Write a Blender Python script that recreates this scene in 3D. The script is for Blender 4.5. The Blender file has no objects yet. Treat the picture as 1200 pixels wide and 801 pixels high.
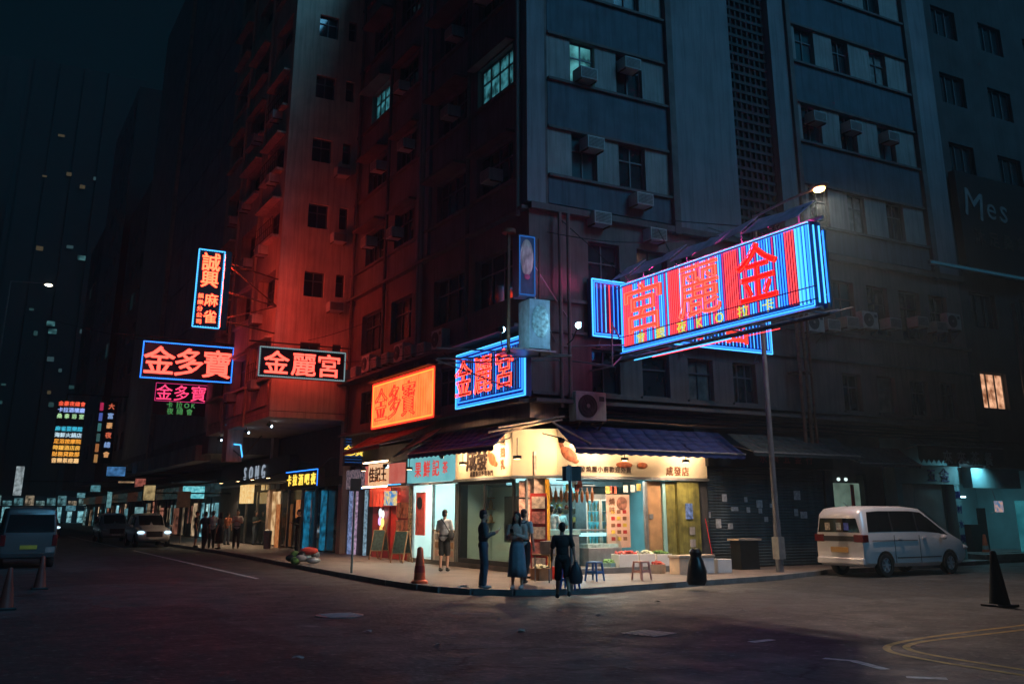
import bpy, bmesh, math, random
from mathutils import Vector, Matrix

scene = bpy.context.scene
COL = scene.collection
R = math.radians
rnd = random.Random(11)

# ---------------------------------------------------------------- camera, sky, light, exposure
FPX, PX, PY, HORIZON, EYE = 1119.0, 600.0, 277.0, 600.0, 1.74
PITCH = math.atan2(HORIZON - PY, FPX)
YAW = math.atan2(2090.0, math.hypot(FPX, HORIZON - PY))       # angle of the view from the world X axis
_fw = Vector((math.cos(YAW), math.sin(YAW), 0)); _rt = Vector((math.sin(YAW), -math.cos(YAW), 0))
FWD = _fw * math.cos(PITCH) + Vector((0, 0, 1)) * math.sin(PITCH)
UPV = Vector((0, 0, 1)) * math.cos(PITCH) - _fw * math.sin(PITCH)
def ray(x, y): return _rt * (x - PX) + UPV * (PY - y) + FWD * FPX
_r = ray(622, 679)
CAM = -_r * (EYE / -_r.z); CAM.z = EYE                        # the building corner stands at the origin
def on_ground(x, y, z=0.0):
    r = ray(x, y); return CAM + r * ((z - CAM.z) / r.z)
def on_x(x, y, v=0.0):
    r = ray(x, y); return CAM + r * ((v - CAM.x) / r.x)
def on_y(x, y, v=0.0):
    r = ray(x, y); return CAM + r * ((v - CAM.y) / r.y)

cam_data = bpy.data.cameras.new('camera'); cam = bpy.data.objects.new('camera', cam_data); COL.objects.link(cam)
cam_data.sensor_fit = 'HORIZONTAL'; cam_data.sensor_width = 36; cam_data.lens = FPX / 1200 * 36
cam_data.shift_y = -(400.5 - PY) / 1200
cam_data.clip_start = 0.1; cam_data.clip_end = 2000
m3 = Matrix((_rt, UPV, -FWD)).transposed().to_4x4(); m3.translation = CAM
cam.matrix_world = m3
scene.camera = cam

world = bpy.data.worlds.new('World'); scene.world = world; world.use_nodes = True
wn = world.node_tree; wn.nodes.clear()
wo = wn.nodes.new('ShaderNodeOutputWorld'); wb = wn.nodes.new('ShaderNodeBackground')
sky = wn.nodes.new('ShaderNodeTexSky'); sky.sky_type = 'NISHITA'; sky.sun_disc = False
sky.sun_elevation = R(35); sky.sun_rotation = R(158)
tint = wn.nodes.new('ShaderNodeMix'); tint.data_type = 'RGBA'; tint.blend_type = 'MIX'
tint.inputs['Factor'].default_value = 0.985
tint.inputs['B'].default_value = (0.16, 1.9, 3.1, 1)             # flat teal glow of the city on the night air
wn.links.new(sky.outputs[0], tint.inputs['A']); wn.links.new(tint.outputs['Result'], wb.inputs[0])
wb.inputs[1].default_value = 0.0014
wn.links.new(wb.outputs[0], wo.inputs[0])

sd = bpy.data.lights.new('cool_fill_sun', 'SUN'); sun = bpy.data.objects.new('cool_fill_sun', sd); COL.objects.link(sun)  # cool fill sun added for city glow and unseen street lamps
sd.energy = 0.8; sd.angle = R(25); sd.color = (0.16, 0.60, 1.0)
sun.rotation_euler = Vector((-0.40, 1.0, -0.75)).to_track_quat('-Z', 'Y').to_euler()

scene.view_settings.view_transform = 'Standard'; scene.view_settings.look = 'None'
scene.view_settings.exposure = 0.35; scene.view_settings.gamma = 1.0
scene.cycles.use_denoising = True
scene.cycles.max_bounces = 6; scene.cycles.diffuse_bounces = 3; scene.cycles.glossy_bounces = 3
scene.cycles.transmission_bounces = 4; scene.cycles.transparent_max_bounces = 6
scene.cycles.sample_clamp_indirect = 4.0
scene.cycles.caustics_reflective = False; scene.cycles.caustics_refractive = False
scene.cycles.use_light_tree = True

# ---------------------------------------------------------------- materials
MATS = {}
def mat(name, col, rough=0.6, metal=0.0, var=0.25, scale=3.0, bump=0.0, bscale=40.0, stain=0.0, spec=0.4):
    """procedural paint/plaster/metal: base colour broken up by two noises, optional stains and bump"""
    if name in MATS: return MATS[name]
    m = bpy.data.materials.new(name); m.use_nodes = True; nt = m.node_tree; b = nt.nodes['Principled BSDF']
    b.inputs['Roughness'].default_value = rough; b.inputs['Metallic'].default_value = metal
    b.inputs['Specular IOR Level'].default_value = spec
    tc = nt.nodes.new('ShaderNodeTexCoord')
    n = nt.nodes.new('ShaderNodeTexNoise'); n.inputs['Scale'].default_value = scale; n.inputs['Detail'].default_value = 6
    nt.links.new(tc.outputs['Object'], n.inputs['Vector'])
    r = nt.nodes.new('ShaderNodeValToRGB')
    c0 = [max(0, c * (1 - var)) for c in col]; c1 = [min(1, c * (1 + var)) for c in col]
    r.color_ramp.elements[0].position = 0.3; r.color_ramp.elements[1].position = 0.7
    r.color_ramp.elements[0].color = (*c0, 1); r.color_ramp.elements[1].color = (*c1, 1)
    nt.links.new(n.outputs['Fac'], r.inputs['Fac']); out = r.outputs['Color']
    if stain:
        mp = nt.nodes.new('ShaderNodeMapping'); mp.inputs['Scale'].default_value = (4.5, 4.5, 0.24)
        nt.links.new(tc.outputs['Object'], mp.inputs['Vector'])
        n2 = nt.nodes.new('ShaderNodeTexNoise'); n2.inputs['Scale'].default_value = 1.6; n2.inputs['Detail'].default_value = 8
        n2.inputs['Roughness'].default_value = 0.7
        nt.links.new(mp.outputs[0], n2.inputs['Vector'])
        r2 = nt.nodes.new('ShaderNodeValToRGB'); r2.color_ramp.elements[0].position = 0.45; r2.color_ramp.elements[1].position = 0.68
        nt.links.new(n2.outputs['Fac'], r2.inputs['Fac'])
        mulf = nt.nodes.new('ShaderNodeMath'); mulf.operation = 'MULTIPLY'; mulf.inputs[1].default_value = stain
        nt.links.new(r2.outputs['Color'], mulf.inputs[0])
        mx = nt.nodes.new('ShaderNodeMix'); mx.data_type = 'RGBA'; mx.inputs['B'].default_value = (*[c * 0.3 for c in col], 1)
        nt.links.new(mulf.outputs[0], mx.inputs['Factor']); nt.links.new(out, mx.inputs['A']); out = mx.outputs['Result']
    nt.links.new(out, b.inputs['Base Color'])
    if bump:
        n3 = nt.nodes.new('ShaderNodeTexNoise'); n3.inputs['Scale'].default_value = bscale; n3.inputs['Detail'].default_value = 4
        nt.links.new(tc.outputs['Object'], n3.inputs['Vector'])
        bp = nt.nodes.new('ShaderNodeBump'); bp.inputs['Strength'].default_value = bump; bp.inputs['Distance'].default_value = 0.02
        nt.links.new(n3.outputs['Fac'], bp.inputs['Height']); nt.links.new(bp.outputs[0], b.inputs['Normal'])
    MATS[name] = m; return m
def glow(name, col, strength=1.0):
    """something that gives off light: neon glass, tubes, lamps, lit panels"""
    if name in MATS: return MATS[name]
    m = bpy.data.materials.new(name); m.use_nodes = True; nt = m.node_tree; nt.nodes.clear()
    o = nt.nodes.new('ShaderNodeOutputMaterial'); e = nt.nodes.new('ShaderNodeEmission')
    e.inputs[0].default_value = (*col, 1); e.inputs[1].default_value = strength
    nt.links.new(e.outputs[0], o.inputs[0]); MATS[name] = m; return m
def glow_var(name, c0, c1, scale, strength=1.0):
    """a lit panel behind frosted or printed plastic: two tones broken by noise"""
    if name in MATS: return MATS[name]
    m = bpy.data.materials.new(name); m.use_nodes = True; nt = m.node_tree; nt.nodes.clear()
    o = nt.nodes.new('ShaderNodeOutputMaterial'); e = nt.nodes.new('ShaderNodeEmission'); tc = nt.nodes.new('ShaderNodeTexCoord')
    n = nt.nodes.new('ShaderNodeTexNoise'); n.inputs['Scale'].default_value = scale; n.inputs['Detail'].default_value = 5
    r = nt.nodes.new('ShaderNodeValToRGB'); r.color_ramp.elements[0].color = (*c0, 1); r.color_ramp.elements[1].color = (*c1, 1)
    r.color_ramp.elements[0].position = 0.38; r.color_ramp.elements[1].position = 0.62
    nt.links.new(tc.outputs['Object'], n.inputs['Vector']); nt.links.new(n.outputs['Fac'], r.inputs['Fac'])
    nt.links.new(r.outputs[0], e.inputs[0]); e.inputs[1].default_value = strength
    nt.links.new(e.outputs[0], o.inputs[0]); MATS[name] = m; return m
def glass(name, col=(0.02, 0.03, 0.035), rough=0.06):
    if name in MATS: return MATS[name]
    m = mat(name, col, rough, 0, 0.3, 1.5, spec=0.8); return m
def clear_glass(name='clear_glass'):
    if name in MATS: return MATS[name]
    m = bpy.data.materials.new(name); m.use_nodes = True; nt = m.node_tree; nt.nodes.clear()
    o = nt.nodes.new('ShaderNodeOutputMaterial'); t = nt.nodes.new('ShaderNodeBsdfTransparent'); g = nt.nodes.new('ShaderNodeBsdfGlossy')
    t.inputs[0].default_value = (0.85, 0.93, 0.93, 1); g.inputs['Roughness'].default_value = 0.04
    mx = nt.nodes.new('ShaderNodeMixShader'); mx.inputs[0].default_value = 0.06
    nt.links.new(t.outputs[0], mx.inputs[1]); nt.links.new(g.outputs[0], mx.inputs[2])
    nt.links.new(mx.outputs[0], o.inputs[0]); MATS[name] = m; return m

# neon glass: the strongest channel is over-exposed, as in the photograph
N_RED = glow('neon_red', (1.0, 0.040, 0.024), 7.0)
N_REDSOFT = glow('neon_red_fill', (1.0, 0.03, 0.022), 1.1)
N_PINKRED = glow('neon_coral', (1.0, 0.068, 0.046), 3.2)
N_BLUE = glow('neon_blue', (0.022, 0.19, 1.0), 2.3)
N_CYAN = glow('neon_cyan', (0.06, 0.42, 1.0), 1.9)
N_BLUEDIM = glow('neon_blue_dim', (0.02, 0.14, 0.5), 0.75)
N_PINK = glow('neon_pink', (1.0, 0.05, 0.16), 1.6)
N_MAGENTA = glow('neon_magenta', (0.9, 0.05, 0.25), 0.8)
N_YEL = glow('neon_yellow_green', (0.5, 0.5, 0.05), 1.25)
N_GRN = glow('neon_green', (0.10, 0.42, 0.12), 0.6)
N_ORANGE = glow('neon_orange', (1.0, 0.22, 0.03), 2.2)
L_WARM = glow('lamp_warm', (1.0, 0.62, 0.30), 16)
L_COOL = glow('lamp_cool', (0.45, 0.85, 1.0), 14)
L_TUBE = glow('tube_cool', (0.55, 0.9, 1.0), 4)
L_TUBEWARM = glow('tube_warm', (1.0, 0.66, 0.36), 14)

M_ASPHALT = mat('asphalt', (0.056, 0.058, 0.06), 0.5, 0, 0.5, 1.6, 1.0, 9)
M_PAVE = mat('pavement', (0.17, 0.14, 0.13), 0.55, 0, 0.3, 1.3, 0.3, 60, 0.3)
M_KERB = mat('kerb_concrete', (0.15, 0.15, 0.15), 0.7, 0, 0.35, 3, 0.3, 50)
M_WHITEPAINT = mat('road_paint_white', (0.5, 0.5, 0.5), 0.6, 0, 0.5, 6)
M_YELPAINT = mat('road_paint_yellow', (0.42, 0.27, 0.05), 0.6, 0, 0.5, 6)
M_BROWN = mat('podium_plaster', (0.16, 0.115, 0.11), 0.8, 0, 0.25, 1.2, 0.2, 30, 0.6)
M_BLUEBAND = mat('blue_spandrel', (0.066, 0.105, 0.14), 0.75, 0, 0.2, 1.5, 0.1, 30, 0.7)
M_PALE = mat('pale_render', (0.2, 0.2, 0.225), 0.8, 0, 0.15, 0.8, 0.1, 30, 0.5)
M_PANEL = mat('pale_panel', (0.28, 0.265, 0.265), 0.75, 0, 0.15, 1.5, 0.1, 30, 0.65)
M_DARKWALL = mat('dark_lattice', (0.05, 0.05, 0.055), 0.85, 0, 0.3, 3, 0.2, 30)
M_LEDGE = mat('ledge_concrete', (0.12, 0.10, 0.10), 0.8, 0, 0.3, 2, 0.2, 40, 0.4)
M_LEFTWALL = mat('left_plaster', (0.14, 0.145, 0.15), 0.85, 0, 0.25, 1.0, 0.2, 30, 0.6)
M_REDBLD = mat('ochre_plaster', (0.54, 0.40, 0.32), 0.8, 0, 0.22, 0.9, 0.2, 30, 0.55)
M_GREYBLD = mat('grey_render', (0.30, 0.31, 0.34), 0.8, 0, 0.2, 0.8, 0.1, 20, 0.5)
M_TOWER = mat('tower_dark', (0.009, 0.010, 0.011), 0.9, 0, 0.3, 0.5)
M_FARBLD = mat('far_render', (0.16, 0.17, 0.18), 0.85, 0, 0.3, 0.5, stain=0.5)
M_GLASS = glass('window_glass')
M_GLASSTEAL = glass('window_glass_teal', (0.03, 0.10, 0.12), 0.12)
M_FRAME = mat('window_frame', (0.10, 0.11, 0.12), 0.5, 0.5)
M_BLACK = mat('black_metal', (0.015, 0.016, 0.018), 0.45, 0.3)
M_STEEL = mat('galvanised_steel', (0.30, 0.31, 0.32), 0.45, 0.7, 0.2, 6)
M_RUST = mat('rusty_steel', (0.16, 0.09, 0.06), 0.75, 0.4, 0.4, 6)
M_ACWHITE = mat('ac_casing', (0.42, 0.43, 0.43), 0.55, 0, 0.15, 4, 0, 30, 0.4)
M_ACDARK = mat('ac_grille', (0.05, 0.05, 0.055), 0.6)
M_SHUTTER = mat('roller_shutter', (0.07, 0.09, 0.10), 0.5, 0.4, 0.3, 1.5, 0, 30, 0.5)
M_SIGNDARK = mat('sign_board_dark', (0.012, 0.016, 0.035), 0.35, 0.1, 0.3, 2)
M_SIGNBLUE = mat('sign_board_blue', (0.02, 0.035, 0.16), 0.4, 0, 0.3, 2)
M_NAVY = mat('navy_canvas', (0.02, 0.035, 0.14), 0.75, 0, 0.3, 2, 0.2, 30, 0.3)
M_REDCANVAS = mat('red_canvas', (0.42, 0.07, 0.04), 0.75, 0, 0.2, 2, 0.2, 30, 0.3)
M_BEIGE = mat('beige_canvas', (0.42, 0.34, 0.27), 0.75, 0, 0.25, 4, 0.2, 30, 0.4)
M_WHITE = mat('white_plastic', (0.7, 0.7, 0.69), 0.45, 0, 0.08, 4)
M_TEALWALL = mat('teal_wall', (0.22, 0.42, 0.45), 0.6, 0, 0.15, 1.5)

# ---------------------------------------------------------------- mesh helpers
class MB:
    """collects faces of one part; build() links them as ONE mesh object"""
    def __init__(s): s.v = []; s.f = []
    def add(s, verts, faces):
        o = len(s.v); s.v += [tuple(v) for v in verts]; s.f += [tuple(i + o for i in f) for f in faces]; return s
    def box(s, x0, x1, y0, y1, z0, z1):
        return s.add([(x0, y0, z0), (x1, y0, z0), (x1, y1, z0), (x0, y1, z0), (x0, y0, z1), (x1, y0, z1), (x1, y1, z1), (x0, y1, z1)],
                     [(0, 3, 2, 1), (4, 5, 6, 7), (0, 1, 5, 4), (1, 2, 6, 5), (2, 3, 7, 6), (3, 0, 4, 7)])
    def quad(s, a, b, c, d): return s.add([a, b, c, d], [(0, 1, 2, 3)])
    def cyl(s, p, q, r0, r1=None, n=10, caps=True):
        r1 = r0 if r1 is None else r1; p = Vector(p); q = Vector(q); d = (q - p)
        if d.length < 1e-6: return s
        d.normalize(); a = d.orthogonal().normalized(); b = d.cross(a)
        vs = []
        for c, r in ((p, r0), (q, r1)):
            for i in range(n):
                t = 2 * math.pi * i / n; vs.append(c + a * (r * math.cos(t)) + b * (r * math.sin(t)))
        fs = [(i, (i + 1) % n, n + (i + 1) % n, n + i) for i in range(n)]
        if caps: fs += [tuple(range(n - 1, -1, -1)), tuple(range(n, 2 * n))]
        return s.add(vs, fs)
    def tube(s, pts, r, n=6):
        for a, b in zip(pts[:-1], pts[1:]): s.cyl(a, b, r, r, n)
        return s
    def ell(s, c, rad, nu=12, nv=8, rot=None):
        c = Vector(c); vs = []; fs = []
        if not hasattr(rad, '__len__'): rad = (rad, rad, rad)
        for j in range(nv + 1):
            ph = -math.pi / 2 + math.pi * j / nv
            for i in range(nu):
                t = 2 * math.pi * i / nu
                p = Vector((rad[0] * math.cos(ph) * math.cos(t), rad[1] * math.cos(ph) * math.sin(t), rad[2] * math.sin(ph)))
                if rot: p = rot @ p
                vs.append(c + p)
        for j in range(nv):
            for i in range(nu):
                a = j * nu + i; b = j * nu + (i + 1) % nu; fs.append((a, b, b + nu, a + nu))
        return s.add(vs, fs)
    def cap(s, p, q, r0, r1, n=10):
        s.cyl(p, q, r0, r1, n); s.ell(p, r0, n, 6); s.ell(q, r1, n, 6); return s
    def lathe(s, prof, c=(0, 0, 0), n=16, caps=True):
        vs = []; fs = []
        for r, z in prof:
            for i in range(n):
                t = 2 * math.pi * i / n; vs.append((c[0] + r * math.cos(t), c[1] + r * math.sin(t), c[2] + z))
        for j in range(len(prof) - 1):
            for i in range(n):
                a = j * n + i; b = j * n + (i + 1) % n; fs.append((a, b, b + n, a + n))
        if caps: fs += [tuple(range(n - 1, -1, -1)), tuple(range((len(prof) - 1) * n, len(prof) * n))]
        return s.add(vs, fs)
    def prism(s, poly, y0, y1):          # polygon in x,z swept along y
        n = len(poly); vs = [(x, y0, z) for x, z in poly] + [(x, y1, z) for x, z in poly]
        return s.add(vs, [tuple(range(n)), tuple(range(2 * n - 1, n - 1, -1))] + [((i + 1) % n, i, n + i, n + (i + 1) % n) for i in range(n)])
    def slab(s, poly, z0, z1):           # polygon in x,y swept along z
        n = len(poly); vs = [(x, y, z0) for x, y in poly] + [(x, y, z1) for x, y in poly]
        return s.add(vs, [tuple(range(n - 1, -1, -1)), tuple(range(n, 2 * n))] + [(i, (i + 1) % n, n + (i + 1) % n, n + i) for i in range(n)])
    def mesh(s, name, m, smooth=False):
        me = bpy.data.meshes.new(name); me.from_pydata(s.v, [], s.f)
        bm = bmesh.new(); bm.from_mesh(me); bmesh.ops.recalc_face_normals(bm, faces=bm.faces[:]); bm.to_mesh(me); bm.free()
        if m: me.materials.append(m)
        if smooth:
            me.shade_smooth(); me.set_sharp_from_angle(angle=R(42))
        return me
    def build(s, name, m, parent=None, loc=(0, 0, 0), rz=0, smooth=False, bevel=0):
        return link(name, s.mesh(name, m, smooth), parent, loc, rz, bevel)
def link(name, me, parent=None, loc=(0, 0, 0), rz=0, bevel=0):
    o = bpy.data.objects.new(name, me); COL.objects.link(o); o.parent = parent; o.location = loc; o.rotation_euler = (0, 0, rz)
    if bevel:
        b = o.modifiers.new('bevel', 'BEVEL'); b.width = bevel; b.segments = 2; b.limit_method = 'ANGLE'
    return o
def tag(o, label, cat, group=None):
    o['label'] = label; o['category'] = cat
    if group: o['group'] = group
    return o
def thing(name, label, cat, loc=(0, 0, 0), rz=0, group=None):
    o = bpy.data.objects.new(name, None); COL.objects.link(o); o.empty_display_size = 0.1
    o.location = loc; o.rotation_euler = (0, 0, rz); return tag(o, label, cat, group)
def structure(o): o['kind'] = 'structure'; return o
def copy_tree(o, parent=None):
    c = o.copy(); COL.objects.link(c); c.parent = parent
    for ch in list(o.children): copy_tree(ch, c)
    return c
def lamp(name, kind, parent, loc, energy, col, size=0.1, aim=None, spot=None, blend=0.6):
    l = bpy.data.lights.new(name, kind); l.energy = energy; l.color = col
    if kind == 'AREA': l.size = size
    else: l.shadow_soft_size = size
    if spot: l.spot_size = R(spot); l.spot_blend = blend
    o = bpy.data.objects.new(name, l); COL.objects.link(o); o.parent = parent; o.location = loc
    if aim is not None: o.rotation_euler = Vector(aim).to_track_quat('-Z', 'Y').to_euler()
    return o

LEFT = R(-90)      # facade frame of the left street: local x = -Y, local y goes into the wall
def wall(mb, u0, u1, z0, z1, holes=(), y=0.0, reveal=0.2):
    """a wall skin with real openings and reveals, local x along it, y into it"""
    us = sorted({u0, u1, *[h[0] for h in holes], *[h[1] for h in holes]}); zs = sorted({z0, z1, *[h[2] for h in holes], *[h[3] for h in holes]})
    us = [u for u in us if u0 <= u <= u1]; zs = [z for z in zs if z0 <= z <= z1]
    for a, b in zip(us[:-1], us[1:]):
        for c, d in zip(zs[:-1], zs[1:]):
            um, zm = (a + b) / 2, (c + d) / 2
            if any(h[0] < um < h[1] and h[2] < zm < h[3] for h in holes): continue
            mb.quad((a, y, c), (b, y, c), (b, y, d), (a, y, d))
    for h in holes:
        a, b, c, d = h; w = y + reveal
        mb.quad((a, y, c), (a, w, c), (b, w, c), (b, y, c)); mb.quad((a, y, d), (b, y, d), (b, w, d), (a, w, d))
        mb.quad((a, y, c), (a, y, d), (a, w, d), (a, w, c)); mb.quad((b, y, c), (b, w, c), (b, w, d), (b, y, d))
    return mb
_win = {}
def window(parent, a, b, c, d, y=0.16, rz=0, nx=2, nz=2, pane=None, top=0.35, frame=None):
    """frame with mullions (part) and its glass (sub-part)"""
    w, h = round(b - a, 2), round(d - c, 2); pane = pane or M_GLASS; frame = frame or M_FRAME
    k = (w, h, nx, nz, pane.name, frame.name)
    if k not in _win:
        f = MB(); t = 0.045
        f.box(0, t, 0, 0.05, 0, h); f.box(w - t, w, 0, 0.05, 0, h); f.box(t, w - t, 0, 0.05, 0, t); f.box(t, w - t, 0, 0.05, h - t, h)
        for i in range(1, nx): x = w * i / nx; f.box(x - 0.022, x + 0.022, 0.002, 0.048, t, h - t)
        if nz > 1: z = h * (1 - top); f.box(t, w - t, -0.004, 0.044, z - 0.02, z + 0.02)
        g = MB(); g.box(0.01, w - 0.01, 0.055, 0.07, 0.01, h - 0.01)
        _win[k] = (f.mesh('window', frame), g.mesh('pane', pane))
    fm, gm = _win[k]
    loc = (a, y, c) if not rz else (y, -a, c)
    o = link('window', fm, parent, loc, rz); link('pane', gm, o); return o

# ---------------------------------------------------------------- lettering (Blender's built-in typeface)
_gl = {}
def glyph_mesh(ch, size, m, bold=0.0, depth=0.012, tube=0.0):
    k = (ch, round(size, 3), m.name, bold, depth, tube)
    if k in _gl: return _gl[k]
    c = bpy.data.curves.new('glyph', 'FONT'); c.body = ch; c.size = size; c.align_x = 'CENTER'; c.resolution_u = 3
    if not tube: c.extrude = depth / 2
    o = bpy.data.objects.new('glyph', c); COL.objects.link(o)
    dg = bpy.context.evaluated_depsgraph_get()
    if tube:
        cu = o.evaluated_get(dg).to_curve(dg).copy()
        cu.dimensions = '3D'; cu.fill_mode = 'FULL'; cu.bevel_depth = tube; cu.bevel_resolution = 1; cu.resolution_u = 2; cu.extrude = 0
        o2 = bpy.data.objects.new('glyph2', cu); COL.objects.link(o2)
        dg = bpy.context.evaluated_depsgraph_get()
        me = bpy.data.meshes.new_from_object(o2.evaluated_get(dg)); bpy.data.objects.remove(o2)
    else:
        me = bpy.data.meshes.new_from_object(o.evaluated_get(dg))
        if bold:                      # heavier strokes: the filled letter plus a rounded rim along its outline
            cu = o.evaluated_get(dg).to_curve(dg).copy(); cu.dimensions = '3D'; cu.fill_mode = 'FULL'; cu.bevel_depth = bold * size; cu.bevel_resolution = 1; cu.resolution_u = 2; cu.extrude = 0
            o2 = bpy.data.objects.new('glyph2', cu); COL.objects.link(o2); dg = bpy.context.evaluated_depsgraph_get()
            rim = bpy.data.meshes.new_from_object(o2.evaluated_get(dg)); bpy.data.objects.remove(o2)
            bm = bmesh.new(); bm.from_mesh(me); bm.from_mesh(rim); bm.to_mesh(me); bm.free(); bpy.data.meshes.remove(rim)
    bpy.data.objects.remove(o)
    rot = Matrix.Rotation(R(90), 4, 'X')
    me.transform(Matrix.Translation((0, 0, -0.385 * size if ord(ch[0]) > 255 else -0.36 * size)) @ rot)   # centred on its own middle, facing -Y
    me.materials.clear(); me.materials.append(m); me.name = 'character'
    _gl[k] = me; return me
def char(parent, ch, x, z, size, m, y=-0.02, bold=0.0, depth=0.012, tube=0.0, sx=1.0, rz=0, name='character'):
    o = link(name, glyph_mesh(ch, size, m, bold, depth, tube), parent, (x, y, z), rz); o.scale = (sx, 1, 1); return o

# ================================================================ SETTING: road, pavements, kerbs, markings
rd = MB(); rd.quad((-62, -62, 0), (80, -62, 0), (80, 215, 0), (-62, 215, 0))
road = structure(rd.build('road', M_ASPHALT))
# extra road surface detail: repair patches and wear in the asphalt's own node tree
nt = M_ASPHALT.node_tree; bs = nt.nodes['Principled BSDF']
tc = nt.nodes.new('ShaderNodeTexCoord'); vo = nt.nodes.new('ShaderNodeTexNoise'); vo.inputs['Scale'].default_value = 1.1
vo.inputs['Detail'].default_value = 9; vo.inputs['Roughness'].default_value = 0.75
nt.links.new(tc.outputs['Object'], vo.inputs['Vector'])
rr = nt.nodes.new('ShaderNodeMapRange'); rr.inputs[1].default_value = 0.3; rr.inputs[2].default_value = 0.7
rr.inputs[3].default_value = 0.45; rr.inputs[4].default_value = 0.85
nt.links.new(vo.outputs['Fac'], rr.inputs[0]); nt.links.new(rr.outputs[0], bs.inputs['Roughness'])
def mixcol(fac, colr, inp):          # lay another tone over the asphalt where fac is 1
    mx = nt.nodes.new('ShaderNodeMix'); mx.data_type = 'RGBA'; mx.inputs['B'].default_value = (*colr, 1); nt.links.new(fac, mx.inputs['Factor']); nt.links.new(inp, mx.inputs['A']); return mx.outputs['Result']
def ramp(inp, a, b, ca=0.0, cb=1.0):
    r_ = nt.nodes.new('ShaderNodeMapRange'); r_.inputs[1].default_value = a; r_.inputs[2].default_value = b; r_.inputs[3].default_value = ca; r_.inputs[4].default_value = cb; nt.links.new(inp, r_.inputs[0]); return r_.outputs[0]
base = bs.inputs['Base Color'].links[0].from_socket
warp = nt.nodes.new('ShaderNodeTexNoise'); warp.inputs['Scale'].default_value = 1.1; warp.inputs['Detail'].default_value = 5; nt.links.new(tc.outputs['Object'], warp.inputs['Vector'])
addv = nt.nodes.new('ShaderNodeMixRGB'); addv.blend_type = 'ADD'; addv.inputs[0].default_value = 1.1; nt.links.new(tc.outputs['Object'], addv.inputs[1]); nt.links.new(warp.outputs['Color'], addv.inputs[2])
crk = nt.nodes.new('ShaderNodeTexVoronoi'); crk.feature = 'DISTANCE_TO_EDGE'; crk.inputs['Scale'].default_value = 0.22; nt.links.new(addv.outputs[0], crk.inputs['Vector'])
base = mixcol(ramp(crk.outputs['Distance'], 0.0, 0.012, 0.95, 0.0), (0.012, 0.012, 0.012), base)          # tar-filled cracks
pat = nt.nodes.new('ShaderNodeTexVoronoi'); pat.distance = 'CHEBYCHEV'; pat.inputs['Scale'].default_value = 0.16; nt.links.new(tc.outputs['Object'], pat.inputs['Vector'])
sepc = nt.nodes.new('ShaderNodeSeparateColor'); nt.links.new(pat.outputs['Color'], sepc.inputs[0])
base = mixcol(ramp(sepc.outputs[0], 0.55, 0.57, 0.0, 0.75), (0.024, 0.025, 0.027), base)                    # old trench repairs
spk = nt.nodes.new('ShaderNodeTexNoise'); spk.inputs['Scale'].default_value = 7.5; spk.inputs['Detail'].default_value = 3; nt.links.new(tc.outputs['Object'], spk.inputs['Vector'])
base = mixcol(ramp(spk.outputs['Fac'], 0.6, 0.7, 0.0, 0.85), (0.15, 0.15, 0.145), base)                    # worn pale aggregate
oil = nt.nodes.new('ShaderNodeTexNoise'); oil.inputs['Scale'].default_value = 0.8; oil.inputs['Detail'].default_value = 8; oil.inputs['Roughness'].default_value = 0.7; nt.links.new(tc.outputs['Object'], oil.inputs['Vector'])
base = mixcol(ramp(oil.outputs['Fac'], 0.56, 0.66, 0.0, 0.7), (0.016, 0.016, 0.018), base)                 # oil and damp stains
nt.links.new(base, bs.inputs['Base Color'])
KERB = [(-3.35, 150), (-3.35, 31), (-3.3, 22), (-3.45, 15), (-3.75, 8.5), (-3.95, 3.8), (-4.02, 0.4), (-3.98, -1.4), (-3.86, -2.5), (-3.5, -3.45), (-2.95, -4.02),
        (-2.3, -4.32), (-1.6, -4.45), (-0.8, -4.4), (1.1, -4.06), (3.3, -3.66), (5.8, -3.15), (7.9, -2.35), (8.6, -2.0), (10.4, -1.8), (16.7, -0.92), (21.2, -0.1), (24, 0.35), (60, 1.5)]
pv = MB(); pv.slab(KERB + [(60, 4), (60, 150)], -0.3, 0.12)
pave = structure(pv.build('pavement', M_PAVE))
stone = MB(); stone.box(0.006, 0.894, -0.15, 0.012, -0.2, 0.126); stone_me = stone.mesh('kerb_stone', M_KERB)
def kerb_line(pts, parent, far=45):
    carry = 0.0
    for (ax, ay), (bx, by) in zip(pts[:-1], pts[1:]):
        L = math.hypot(bx - ax, by - ay); ang = math.atan2(by - ay, bx - ax); s = carry
        while s < L:
            x, y = ax + (bx - ax) * s / L, ay + (by - ay) * s / L
            if y < far and x < 30: link('kerb_stone', stone_me, parent, (x, y, 0), ang)
            s += 0.9
        carry = s - L
kerb_line([(x, y) for x, y in KERB if y < 46][0:0] + [(-3.35, 45)] + KERB[1:], pave)
# the opposite corner's double yellow lines
def strip(pts, w, m, name, z=0.004):
    mb = MB(); L = []
    for i, p in enumerate(pts):
        a = Vector(pts[max(i - 1, 0)]); b = Vector(pts[min(i + 1, len(pts) - 1)]); d = (b - a).normalized(); n = Vector((-d.y, d.x)) * (w / 2); p = Vector(p)
        L.append(((p.x + n.x, p.y + n.y, z), (p.x - n.x, p.y - n.y, z)))
    for (a, b), (c, d) in zip(L[:-1], L[1:]): mb.quad(a, b, d, c)
    return structure(mb.build(name, m))
def smooth_line(px):
    P_ = [Vector(on_ground(x, y)[:2]) for x, y in px]; out = []
    for i in range(len(P_) - 1):
        a, b, c, d = P_[max(i - 1, 0)], P_[i], P_[i + 1], P_[min(i + 2, len(P_) - 1)]
        for k in range(6):
            t = k / 6; out.append(0.5 * ((2 * b) + (c - a) * t + (2 * a - 5 * b + 4 * c - d) * t * t + (3 * b - a - 3 * c + d) * t ** 3))
    return out + [P_[-1]]
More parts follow.
